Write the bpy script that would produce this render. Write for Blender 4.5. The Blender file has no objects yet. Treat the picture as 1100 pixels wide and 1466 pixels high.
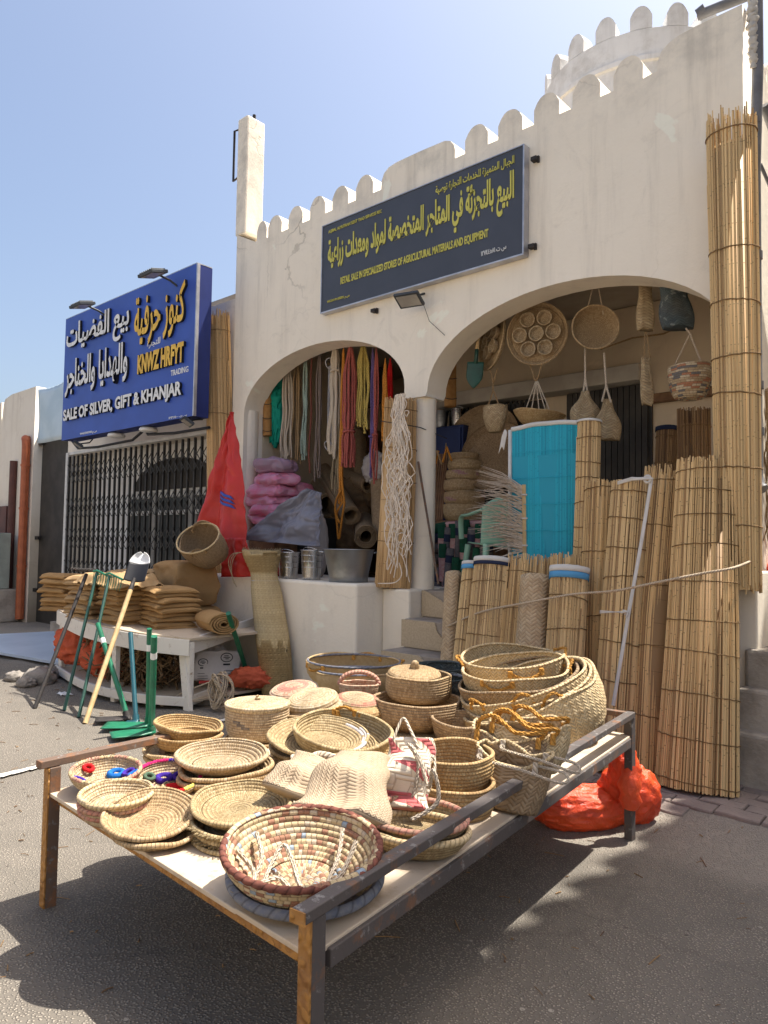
import bpy, math, random
from mathutils import Vector, Matrix, Quaternion, noise
R = math.radians
PI = math.pi
rnd = random.Random(7)
SC = bpy.context.scene
COL = SC.collection
V = Vector

# ------------------------------------------------------------------ camera
FPX = 1040.0                                   # focal length in photo pixels (1100 x 1466)
_y, _p, _r = R(41.8), R(2.71), R(0.926)
FW = V((-math.sin(_y)*math.cos(_p), math.cos(_y)*math.cos(_p), math.sin(_p)))
RT = V((math.cos(_y), math.sin(_y), 0.0))
UP = RT.cross(FW)
RT, UP = RT*math.cos(_r)+UP*math.sin(_r), UP*math.cos(_r)-RT*math.sin(_r)
EYE = V((0.0, 0.0, 1.4))
cd = bpy.data.cameras.new('camera')
cam = bpy.data.objects.new('camera', cd)
COL.objects.link(cam)
cd.sensor_fit = 'VERTICAL'
cd.sensor_height = 24.0
cd.sensor_width = 18.0
cd.lens = FPX/1466*24.0
cd.clip_start, cd.clip_end = 0.05, 2000
m = Matrix((RT, UP, -FW)).transposed().to_4x4()
m.translation = EYE
cam.matrix_world = m
SC.camera = cam

# ------------------------------------------------------------------ sky, sun, exposure
SUN_H = V((0.50, 0.866, 0.0))                  # towards the sun, behind the shop to the right
SUN_EL = R(66.0)
SUN_ROT = math.atan2(SUN_H.x, SUN_H.y)
w = bpy.data.worlds.new("World")
SC.world = w
w.use_nodes = True
nt = w.node_tree
bg = nt.nodes['Background']
sky = nt.nodes.new('ShaderNodeTexSky')
sky.sky_type = 'NISHITA'
sky.sun_disc = False
sky.sun_elevation = SUN_EL
sky.sun_rotation = SUN_ROT
sky.altitude = 0
sky.air_density = 1.0
sky.dust_density = 4.6
sky.ozone_density = 1.0
nt.links.new(sky.outputs[0], bg.inputs[0])
bg.inputs[1].default_value = 0.086
sd = bpy.data.lights.new('sun', 'SUN')
sd.energy = 3.5
sd.angle = R(0.5)
sd.color = (1.0, 0.95, 0.87)
so = bpy.data.objects.new('sun', sd)
COL.objects.link(so)
dirv = V((SUN_H.x*math.cos(SUN_EL), SUN_H.y*math.cos(SUN_EL), math.sin(SUN_EL)))
so.rotation_mode = 'QUATERNION'
so.rotation_quaternion = dirv.to_track_quat('Z', 'Y')
SC.view_settings.view_transform = 'Standard'
SC.view_settings.look = 'None'
SC.view_settings.exposure = 1.45
SC.view_settings.gamma = 1.0
SC.render.engine = 'CYCLES'
SC.cycles.max_bounces = 8
SC.cycles.diffuse_bounces = 5
SC.cycles.use_denoising = True

# ------------------------------------------------------------------ pixel -> point in the world
def ray(px, py):
    return FW + RT*((px-550)/FPX) - UP*((py-733)/FPX)
def at(px, py, X=None, Y=None, Z=None):
    d = ray(px, py)
    if X is not None: t = (X-EYE.x)/d.x
    elif Y is not None: t = (Y-EYE.y)/d.y
    else: t = (Z-EYE.z)/d.z
    return EYE + d*t
def mpp(p):                                    # metres per photo pixel at a point
    return (p-EYE).dot(FW)/FPX

def smooth(a, b, x):
    t = min(1, max(0, (x-a)/(b-a)))
    return t*t*(3-2*t)
def lerp(a, b, t): return a+(b-a)*t
def gz(x, y):                                  # height of the street
    yy = min(max(y, -1.5), 6)
    a = 0.12 - yy*0.0588 if yy < 3.4 else lerp(-0.08, 0.0, smooth(3.4, 4.3, yy))
    return a*smooth(-4.6, -2.4, x)
def hsh(*a):
    return 0.5+0.5*noise.cell(V((a[0]*1.37+0.5, (a[1] if len(a) > 1 else 0)*2.11+0.5, (a[2] if len(a) > 2 else 0)*3.7+0.5)))

def smooth_path(pts, n):
    """Catmull-Rom through points, n samples a span"""
    P_ = [V(p) for p in pts]; out = []
    for i in range(len(P_)-1):
        p0, p1, p2, p3 = P_[max(i-1, 0)], P_[i], P_[i+1], P_[min(i+2, len(P_)-1)]
        for j in range(n):
            t = j/n; t2 = t*t; t3 = t2*t
            out.append(0.5*((2*p1)+(p2-p0)*t+(2*p0-5*p1+4*p2-p3)*t2+(3*p1-p0-3*p2+p3)*t3))
    out.append(P_[-1]); return out

# ------------------------------------------------------------------ mesh building
class MB:
    def __init__(s):
        s.v, s.f, s.uv, s.mi, s.sm = [], [], [], [], []
    def add(s, vs, fs, uvs=None, mi=0, sm=True):
        b = len(s.v)
        s.v.extend([tuple(q) for q in vs])
        s.uv.extend(uvs if uvs else [(0.0, 0.0)]*len(vs))
        for f in fs:
            s.f.append([b+i for i in f]); s.mi.append(mi); s.sm.append(sm)
    def box(s, c, d, rot=None, mi=0):
        c = V(c); vs = []; uv = []
        for k in range(8):
            q = V((d[0]/2*(1 if k & 1 else -1), d[1]/2*(1 if k & 2 else -1), d[2]/2*(1 if k & 4 else -1)))
            if rot is not None: q = rot @ q
            vs.append(c+q)
        s.add(vs, [(0, 2, 3, 1), (4, 5, 7, 6), (0, 1, 5, 4), (2, 6, 7, 3), (0, 4, 6, 2), (1, 3, 7, 5)], None, mi, False)
    def bar(s, a, b, wd, ht, upv=V((0, 0, 1)), mi=0):       # a bar from a to b: width across, height along upv
        a, b = V(a), V(b)
        x = (b-a).normalized(); y = upv.cross(x).normalized(); z = x.cross(y)
        M3 = Matrix((x, y, z)).transposed()
        s.box((a+b)/2, ((b-a).length, wd, ht), M3, mi)
    def tube(s, pts, r, ns=8, closed=False, caps=True, mi=0, flat=1.0, sm=True, v0=0.0):
        pts = [V(q) for q in pts]; n = len(pts)
        rr = r if isinstance(r, (list, tuple)) else [r]*n
        tans = []
        for i in range(n):
            if closed: t = pts[(i+1) % n]-pts[i-1]
            else: t = pts[min(i+1, n-1)]-pts[max(i-1, 0)]
            tans.append(t.normalized() if t.length > 1e-9 else V((0, 0, 1)))
        a = V((0, 0, 1)) if abs(tans[0].z) < 0.9 else V((1, 0, 0))
        nrm = (a - tans[0]*a.dot(tans[0])).normalized()
        rings = []; vs = []; uv = []; L = v0
        cnt = n+1 if closed else n
        for j in range(cnt):
            i = j % n
            if j:
                q = tans[j-1].rotation_difference(tans[i]); nrm = q @ nrm
                nrm = (nrm - tans[i]*nrm.dot(tans[i])).normalized()
                L += (pts[i]-pts[j-1]).length
            bn = tans[i].cross(nrm)
            for k in range(ns+1):
                an = 2*PI*k/ns
                vs.append(pts[i] + nrm*(math.cos(an)*rr[i]) + bn*(math.sin(an)*rr[i]*flat))
                uv.append((k/ns, L))
        fs = []
        for j in range(cnt-1):
            for k in range(ns):
                b = j*(ns+1)+k
                fs.append((b, b+1, b+ns+2, b+ns+1))
        s.add(vs, fs, uv, mi, sm)
        if caps and not closed:
            s.add(vs[:ns], [tuple(range(ns))[::-1]], uv[:ns], mi, False)
            e = (cnt-1)*(ns+1)
            s.add(vs[e:e+ns], [tuple(range(ns))], uv[e:e+ns], mi, False)
    def lathe(s, prof, ns=64, ell=1.0, warp=None, mi=0, M=None, uref=None):
        # prof: (r, z, v) rows; columns go round; u in metres at the widest radius
        rm = uref or max(p[0] for p in prof)
        vs = []; uv = []
        for (r, z, v) in prof:
            for k in range(ns+1):
                a = 2*PI*k/ns
                q = V((r*math.cos(a), r*ell*math.sin(a), z))
                if warp: q = warp(q, a % (2*PI))
                if M is not None: q = M @ q
                vs.append(q); uv.append((k/ns*2*PI*rm, v))
        fs = []
        for j in range(len(prof)-1):
            for k in range(ns):
                b = j*(ns+1)+k
                fs.append((b, b+1, b+ns+2, b+ns+1))
        s.add(vs, fs, uv, mi, True)
    def grid(s, fn, nu, nv, su=1.0, sv=1.0, mi=0, closeu=False):
        vs = []; uv = []
        for j in range(nv+1):
            for i in range(nu+1):
                vs.append(fn(i/nu, j/nv)); uv.append((i/nu*su, j/nv*sv))
        fs = [(j*(nu+1)+i, j*(nu+1)+i+1, (j+1)*(nu+1)+i+1, (j+1)*(nu+1)+i) for j in range(nv) for i in range(nu)]
        s.add(vs, fs, uv, mi, True)
    def build(s, name, mat, parent=None, loc=None, q=None, bevel=0.0, solid=0.0, sub=0):
        me = bpy.data.meshes.new(name)
        me.from_pydata(s.v, [], s.f)
        uvl = me.uv_layers.new(name='UVMap')
        li = [0]*len(me.loops)
        me.loops.foreach_get('vertex_index', li)
        flat = []
        for i in li: flat.extend(s.uv[i])
        uvl.data.foreach_set('uv', flat)
        me.polygons.foreach_set('use_smooth', s.sm)
        mats = mat if isinstance(mat, (list, tuple)) else [mat]
        for mm in mats: me.materials.append(mm)
        if len(mats) > 1: me.polygons.foreach_set('material_index', s.mi)
        me.update()
        o = bpy.data.objects.new(name, me)
        COL.objects.link(o)
        if parent is not None: o.parent = parent
        if loc is not None: o.location = loc
        if q is not None:
            o.rotation_mode = 'QUATERNION'; o.rotation_quaternion = q
        if solid:
            md = o.modifiers.new('thick', 'SOLIDIFY'); md.thickness = solid; md.offset = 0
        if bevel:
            md = o.modifiers.new('bev', 'BEVEL'); md.width = bevel; md.segments = 2; md.limit_method = 'ANGLE'; md.angle_limit = R(40)
        if sub:
            md = o.modifiers.new('sub', 'SUBSURF'); md.levels = sub; md.render_levels = sub
        return o

def tag(o, label=None, cat=None, group=None, kind=None):
    if label: o['label'] = label
    if cat: o['category'] = cat
    if group: o['group'] = group
    if kind: o['kind'] = kind
    return o
def thing(name, label, cat, loc=(0, 0, 0), q=None, group=None):
    o = bpy.data.objects.new(name, None)
    COL.objects.link(o)
    o.empty_display_size = 0.1
    o.location = loc
    if q is not None:
        o.rotation_mode = 'QUATERNION'; o.rotation_quaternion = q
    return tag(o, label, cat, group)
def dup(root, loc, q=None, label=None):
    r = root.copy(); COL.objects.link(r); r.location = loc
    if q is not None: r.rotation_mode = 'QUATERNION'; r.rotation_quaternion = q
    if label: r['label'] = label
    for ch in list(root.children):
        c = ch.copy(); COL.objects.link(c); c.parent = r
        for g in ch.children:
            d = g.copy(); COL.objects.link(d); d.parent = c
    return r
def outline(name, pts, thick, mat, parent, M):
    """flat outline (2D points) filled, given a thickness and set in the world by M"""
    cu = bpy.data.curves.new(name, 'CURVE'); cu.dimensions = '2D'; cu.fill_mode = 'BOTH'; cu.extrude = thick/2
    sp = cu.splines.new('POLY'); sp.points.add(len(pts)-1); sp.use_cyclic_u = True
    for p, q in zip(sp.points, pts): p.co = (q[0], q[1], 0, 1)
    t = bpy.data.objects.new(name, cu)
    me = bpy.data.meshes.new_from_object(t)
    bpy.data.objects.remove(t); bpy.data.curves.remove(cu)
    me.name = name
    me.transform(M)
    me.materials.clear(); me.materials.append(mat)
    o = bpy.data.objects.new(name, me); COL.objects.link(o)
    if parent is not None: o.parent = parent
    return o
XZ = Matrix(((1, 0, 0, 0), (0, 0, -1, 0), (0, 1, 0, 0), (0, 0, 0, 1)))     # (x, y, 0) -> (x, 0, y), front towards -Y
# ------------------------------------------------------------------ materials
class NT:
    def __init__(s, name):
        s.mat = bpy.data.materials.new(name); s.mat.use_nodes = True
        s.t = s.mat.node_tree; s.b = s.t.nodes['Principled BSDF']
    def n(s, typ, **kw):
        x = s.t.nodes.new(typ)
        for k, v in kw.items(): setattr(x, k, v)
        return x
    def put(s, sock, v):
        if isinstance(v, (int, float)): sock.default_value = v
        elif isinstance(v, (tuple, list)):
            sock.default_value = tuple(v)+((1.0,) if len(v) == 3 and len(sock.default_value) == 4 else ())
        else: s.t.links.new(v, sock)
    def m(s, op, a, b=0.0, c=0.0):
        x = s.n('ShaderNodeMath', operation=op)
        s.put(x.inputs[0], a); s.put(x.inputs[1], b); s.put(x.inputs[2], c)
        return x.outputs[0]
    def mix(s, f, a, b, mode='MIX'):
        x = s.n('ShaderNodeMix', data_type='RGBA', blend_type=mode)
        s.put(x.inputs[0], f); s.put(x.inputs[6], a); s.put(x.inputs[7], b)
        return x.outputs[2]
    def noise(s, vec, scale, detail=3.0, rough=0.55, dist=0.0):
        x = s.n('ShaderNodeTexNoise')
        if vec is not None: s.put(x.inputs['Vector'], vec)
        x.inputs['Scale'].default_value = scale; x.inputs['Detail'].default_value = detail
        x.inputs['Roughness'].default_value = rough; x.inputs['Distortion'].default_value = dist
        return x.outputs['Fac']
    def ramp(s, f, stops, interp='LINEAR'):
        x = s.n('ShaderNodeValToRGB'); x.color_ramp.interpolation = interp
        e = x.color_ramp.elements
        while len(e) < len(stops): e.new(0.5)
        for i, (p, c) in enumerate(stops):
            e[i].position = p; e[i].color = tuple(c)+(1,) if len(c) == 3 else c
        s.put(x.inputs[0], f)
        return x.outputs[0]
    def step(s, f, a, b):
        x = s.n('ShaderNodeMapRange', interpolation_type='SMOOTHSTEP')
        s.put(x.inputs['Value'], f); x.inputs['From Min'].default_value = a; x.inputs['From Max'].default_value = b
        return x.outputs[0]
    def uv(s):
        x = s.n('ShaderNodeUVMap'); x.uv_map = 'UVMap'
        p = s.n('ShaderNodeSeparateXYZ'); s.t.links.new(x.outputs[0], p.inputs[0])
        return p.outputs[0], p.outputs[1], x.outputs[0]
    def co(s, which='Object'):
        return s.n('ShaderNodeTexCoord').outputs[which]
    def pos(s):
        return s.n('ShaderNodeNewGeometry').outputs['Position']
    def wn(s, x, y=0.0, z=0.0):
        c = s.n('ShaderNodeCombineXYZ'); s.put(c.inputs[0], x); s.put(c.inputs[1], y); s.put(c.inputs[2], z)
        x = s.n('ShaderNodeTexWhiteNoise', noise_dimensions='3D'); s.t.links.new(c.outputs[0], x.inputs[0])
        return x.outputs[0]
    def rand(s):
        return s.n('ShaderNodeObjectInfo').outputs['Random']
    def island(s):
        return s.n('ShaderNodeNewGeometry').outputs['Random Per Island']
    def bump(s, h, dist=0.01, strength=1.0, prev=None):
        x = s.n('ShaderNodeBump'); x.inputs['Distance'].default_value = dist; x.inputs['Strength'].default_value = strength
        s.put(x.inputs['Height'], h)
        if prev is not None: s.t.links.new(prev, x.inputs['Normal'])
        return x.outputs[0]
    def out(s, col, rough=0.8, normal=None, metal=0.0, spec=0.3, **kw):
        s.put(s.b.inputs['Base Color'], col); s.put(s.b.inputs['Roughness'], rough); s.put(s.b.inputs['Metallic'], metal)
        s.b.inputs['Specular IOR Level'].default_value = spec
        if normal is not None: s.t.links.new(normal, s.b.inputs['Normal'])
        for k, v in kw.items(): s.put(s.b.inputs[k], v)
        return s.mat

def m_plain(name, c1, c2=None, scale=8.0, rough=0.7, bump=0.0, bscale=60.0, metal=0.0, spec=0.3, lo=0.35, hi=0.65):
    k = NT(name)
    c2 = c2 or tuple(x*0.75 for x in c1)
    P = k.co()
    f = k.step(k.noise(P, scale, 5.0, 0.6), lo, hi)
    col = k.mix(f, c1, c2)
    nm = k.bump(k.noise(P, bscale, 4.0), 0.01, bump) if bump else None
    return k.out(col, rough, nm, metal, spec)

def m_plaster(name, base, dark, stain, crack=True, patch=None):
    k = NT(name)
    P = k.pos()
    f = k.step(k.noise(P, 0.9, 6.0, 0.65), 0.3, 0.75)
    col = k.mix(k.m('MULTIPLY', f, 0.9), base, dark)
    blot = k.step(k.noise(P, 3.3, 6.0, 0.72, 0.8), 0.55, 0.72)
    col = k.mix(k.m('MULTIPLY', blot, 0.28), col, stain)
    sp = k.n('ShaderNodeSeparateXYZ'); k.t.links.new(P, sp.inputs[0])
    mp = k.n('ShaderNodeMapping'); mp.inputs['Scale'].default_value = (3.5, 3.5, 0.28); k.t.links.new(P, mp.inputs[0])
    st = k.step(k.noise(mp.outputs[0], 1.9, 6.0, 0.65), 0.47, 0.78)             # rain streaks
    up = k.step(sp.outputs[2], 2.4, 5.0)
    col = k.mix(k.m('MULTIPLY', st, k.m('ADD', k.m('MULTIPLY', up, 0.62), 0.16)), col, stain)
    grime = k.m('MULTIPLY', k.step(sp.outputs[2], 4.35, 5.0), k.step(k.noise(P, 2.6, 6.0, 0.7), 0.42, 0.70))
    col = k.mix(k.m('MULTIPLY', grime, 0.55), col, (0.42, 0.39, 0.34))
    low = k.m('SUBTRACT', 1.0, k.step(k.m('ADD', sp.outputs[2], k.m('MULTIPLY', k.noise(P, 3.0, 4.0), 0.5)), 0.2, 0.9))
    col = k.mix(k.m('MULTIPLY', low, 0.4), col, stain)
    h = k.m('ADD', k.m('MULTIPLY', k.noise(P, 38.0, 5.0, 0.65), 0.35), k.m('MULTIPLY', k.noise(P, 4.0, 3.0), 0.9))
    # touched up patches in a paler paint
    pt = k.step(k.noise(P, 1.7, 4.0, 0.6, 0.6), 0.66, 0.70)
    col = k.mix(k.m('MULTIPLY', pt, 0.6), col, patch or tuple(min(0.9, x*1.16) for x in base))
    if crack:
        wv = k.n('ShaderNodeTexNoise'); wv.inputs['Scale'].default_value = 2.3; wv.inputs['Detail'].default_value = 5.0; k.t.links.new(P, wv.inputs['Vector'])
        wm = k.n('ShaderNodeMix', data_type='VECTOR'); wm.inputs[0].default_value = 0.30
        k.t.links.new(P, wm.inputs[4]); k.t.links.new(wv.outputs['Color'], wm.inputs[5])
        vo = k.n('ShaderNodeTexVoronoi', feature='DISTANCE_TO_EDGE'); vo.inputs['Scale'].default_value = 1.15
        k.t.links.new(wm.outputs[1], vo.inputs['Vector'])
        cr = k.m('SUBTRACT', 1.0, k.step(vo.outputs['Distance'], 0.0015, 0.007))
        gate = k.step(k.noise(P, 0.8, 2.0), 0.42, 0.62)
        cr = k.m('MULTIPLY', cr, gate)
        cr = k.m('MULTIPLY', cr, k.m('ADD', 0.12, k.m('MULTIPLY', k.step(sp.outputs[2], 3.9, 4.5), 0.6)))
        col = k.mix(k.m('MULTIPLY', cr, 0.7), col, (0.25, 0.21, 0.16))
        h = k.m('SUBTRACT', h, k.m('MULTIPLY', cr, 0.7))
    return k.out(col, 0.88, k.bump(h, 0.012, 0.55), 0, 0.2)

def m_coil(name, stops, c=0.014, st=0.012, interp='LINEAR', cell=1.0, rough=0.78, pat=None, patc=None, tint=0.14):
    """coiled straw: stitches run across each coil; stops colour single stitches at random"""
    k = NT(name)
    u, v, uvv = k.uv()
    ci = k.m('FLOOR', k.m('DIVIDE', v, c))
    sh = k.wn(ci, 3.0)
    a = k.m('ADD', k.m('DIVIDE', u, st), k.m('MULTIPLY', sh, 7.0))
    a = k.m('ADD', a, k.m('MULTIPLY', k.noise(uvv, 14.0, 2.0), 1.3))
    s = k.m('FRACT', a)
    rv = k.wn(k.m('FLOOR', k.m('DIVIDE', a, cell)), ci, k.rand())
    col = k.ramp(rv, stops, interp)
    big = k.noise(k.co(), 9.0, 3.0)
    col = k.mix(k.m('MULTIPLY', k.step(big, 0.3, 0.75), tint*2), col, k.mix(0.5, col, (0.20, 0.12, 0.05)))
    ob = k.rand()
    col = k.mix(k.m('MULTIPLY', ob, 0.34), col, k.mix(1.0, col, (0.60, 0.45, 0.34), 'MULTIPLY'))
    if pat:                                            # (coil from, coil to, share, colour, blocks round the rim)
        for (c0, c1, share, pc, blk) in pat:
            inb = k.m('MULTIPLY', k.m('GREATER_THAN', ci, c0-0.5), k.m('LESS_THAN', ci, c1+0.5))
            bl = k.m('LESS_THAN', k.m('FRACT', k.m('ADD', k.m('MULTIPLY', u, blk), k.m('MULTIPLY', ci, 0.07))), share)
            on = k.m('MULTIPLY', inb, bl)
            col = k.mix(on, col, k.mix(k.m('MULTIPLY', rv, 0.4), pc, (0.5, 0.4, 0.28)))
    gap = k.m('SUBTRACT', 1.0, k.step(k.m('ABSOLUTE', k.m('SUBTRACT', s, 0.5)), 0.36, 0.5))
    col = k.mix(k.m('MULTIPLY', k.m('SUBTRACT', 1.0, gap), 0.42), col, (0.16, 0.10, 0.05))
    fib = k.noise(uvv, 420.0, 2.0)
    col = k.mix(0.22, col, k.mix(fib, (0.1, 0.06, 0.03), (0.8, 0.66, 0.45)))
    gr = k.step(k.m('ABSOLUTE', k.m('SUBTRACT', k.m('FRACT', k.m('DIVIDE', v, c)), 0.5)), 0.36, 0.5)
    col = k.mix(k.m('MULTIPLY', gr, 0.62), col, (0.13, 0.08, 0.04))  # crease shade painted into the colour of the grooves between coils
    h = k.m('ADD', k.m('MULTIPLY', gap, 0.6), k.m('MULTIPLY', fib, 0.35))
    return k.out(col, rough, k.bump(h, 0.004, 0.9), 0, 0.25)

def m_weave(name, c1, c2, w=0.012, diag=True, dark=(0.12, 0.08, 0.04), rough=0.75, alt=None, depth=0.004, acc=None):
    """plaited palm strips in a twill"""
    k = NT(name)
    u, v, uvv = k.uv()
    wob = k.m('MULTIPLY', k.m('SUBTRACT', k.noise(uvv, 7.0, 2.0), 0.5), 0.9)
    if diag:
        U = k.m('DIVIDE', k.m('ADD', u, v), w*1.414); W = k.m('DIVIDE', k.m('SUBTRACT', u, v), w*1.414)
    else:
        U = k.m('DIVIDE', u, w); W = k.m('DIVIDE', v, w)
    U = k.m('ADD', U, wob); W = k.m('ADD', W, wob)
    fi, fj = k.m('FLOOR', U), k.m('FLOOR', W)
    over = k.m('LESS_THAN', k.m('FRACT', k.m('DIVIDE', k.m('ADD', fi, fj), 4.0)), 0.5)
    def prof(t):
        q = k.m('SUBTRACT', k.m('MULTIPLY', k.m('FRACT', t), 2.0), 1.0)
        return k.m('SUBTRACT', 1.0, k.m('MULTIPLY', q, q))
    mx = k.n('ShaderNodeMix', data_type='FLOAT'); k.put(mx.inputs[0], over); k.put(mx.inputs[2], prof(U)); k.put(mx.inputs[3], prof(W))
    hgt = mx.outputs[0]
    mr = k.n('ShaderNodeMix', data_type='FLOAT'); k.put(mr.inputs[0], over); k.put(mr.inputs[2], k.wn(fi, 1.0)); k.put(mr.inputs[3], k.wn(fj, 2.0))
    rv = k.m('ADD', k.m('MULTIPLY', mr.outputs[0], 0.7), k.m('MULTIPLY', k.wn(fi, fj), 0.3))
    col = k.mix(rv, c1, c2)
    if alt:
        col = k.mix(k.m('LESS_THAN', mr.outputs[0], alt[1]), col, alt[0])
    if acc: col = acc(k, col, u, v)
    col = k.mix(k.m('MULTIPLY', k.step(k.noise(k.co(), 5.0, 3.0), 0.35, 0.75), 0.35), col, k.mix(0.55, col, (0.25, 0.17, 0.09)))
    col = k.mix(k.m('MULTIPLY', k.m('SUBTRACT', 1.0, k.step(hgt, 0.0, 0.45)), 0.6), col, dark)  # shade of the gaps painted along the edges of the strips
    fib = k.noise(uvv, 300.0, 2.0)
    h = k.m('ADD', hgt, k.m('MULTIPLY', fib, 0.25))
    return k.out(col, rough, k.bump(h, depth, 0.9), 0, 0.25)

def m_reed(name, a, b, c, dark=(0.10, 0.055, 0.02)):
    k = NT(name)
    u, v, uvv = k.uv()
    r = k.island()
    col = k.ramp(r, [(0.0, c), (0.22, b), (0.6, a), (1.0, tuple(min(1, x*1.12) for x in a))])
    mp = k.n('ShaderNodeMapping'); mp.inputs['Scale'].default_value = (6, 0.9, 1); k.t.links.new(uvv, mp.inputs[0])
    cb = k.n('ShaderNodeVectorMath', operation='ADD'); k.t.links.new(mp.outputs[0], cb.inputs[0])
    cx = k.n('ShaderNodeCombineXYZ'); k.put(cx.inputs[0], k.m('MULTIPLY', r, 91.0)); k.put(cx.inputs[1], k.m('MULTIPLY', r, 57.0)); k.t.links.new(cx.outputs[0], cb.inputs[1])
    nz = k.noise(cb.outputs[0], 3.0, 4.0, 0.6)
    col = k.mix(k.m('MULTIPLY', k.step(nz, 0.45, 0.75), 0.55), col, k.mix(0.5, col, c))
    seg = k.m('FRACT', k.m('ADD', k.m('DIVIDE', v, k.m('ADD', 0.16, k.m('MULTIPLY', r, 0.15))), k.m('MULTIPLY', r, 13.0)))
    nd = k.m('SUBTRACT', 1.0, k.step(k.m('ABSOLUTE', k.m('SUBTRACT', seg, 0.5)), 0.004, 0.016))
    col = k.mix(k.m('MULTIPLY', nd, 0.55), col, dark)
    col = k.mix(k.m('MULTIPLY', k.m('GREATER_THAN', k.wn(r, 4.0), 0.90), 0.55), col, k.mix(0.5, col, dark))
    col = k.mix(k.m('MULTIPLY', k.rand(), 0.36), col, k.mix(1.0, col, (0.68, 0.60, 0.54), 'MULTIPLY'))
    return k.out(col, 0.62, k.bump(k.m('ADD', nz, k.m('MULTIPLY', nd, 0.6)), 0.003, 0.5), 0, 0.35)

def m_rope(name, c1, c2, pitch=0.02, strands=3.0, rough=0.8):
    k = NT(name)
    u, v, uvv = k.uv()
    t = k.m('FRACT', k.m('ADD', k.m('MULTIPLY', u, strands), k.m('DIVIDE', v, pitch)))
    q = k.m('SUBTRACT', k.m('MULTIPLY', t, 2.0), 1.0)
    h = k.m('SUBTRACT', 1.0, k.m('MULTIPLY', q, q))
    nz = k.noise(k.co(), 60.0, 3.0)
    col = k.mix(k.step(nz, 0.3, 0.7), c1, c2)
    col = k.mix(k.m('MULTIPLY', k.m('SUBTRACT', 1.0, k.step(h, 0.0, 0.5)), 0.6), col, tuple(x*0.3 for x in c2))
    return k.out(col, rough, k.bump(h, 0.004, 0.9), 0, 0.2)

def m_cloth(name, c1, c2, scale=6.0, thread=700.0, rough=0.9, sheen=0.0, spec=0.15, bump=0.4):
    k = NT(name)
    P = k.co()
    col = k.mix(k.step(k.noise(P, scale, 5.0, 0.6), 0.3, 0.72), c1, c2)
    col = k.mix(k.m('MULTIPLY', k.step(k.rand(), 0.0, 1.0), 0.3), col, c2)
    th = k.noise(P, thread, 2.0)
    col = k.mix(0.18, col, k.mix(th, tuple(x*0.3 for x in c2), tuple(min(1, x*1.5) for x in c1)))
    h = k.m('ADD', k.m('MULTIPLY', th, 0.25), k.noise(P, 22.0, 4.0, 0.6))
    return k.out(col, rough, k.bump(h, 0.008, bump), 0, spec)

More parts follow.
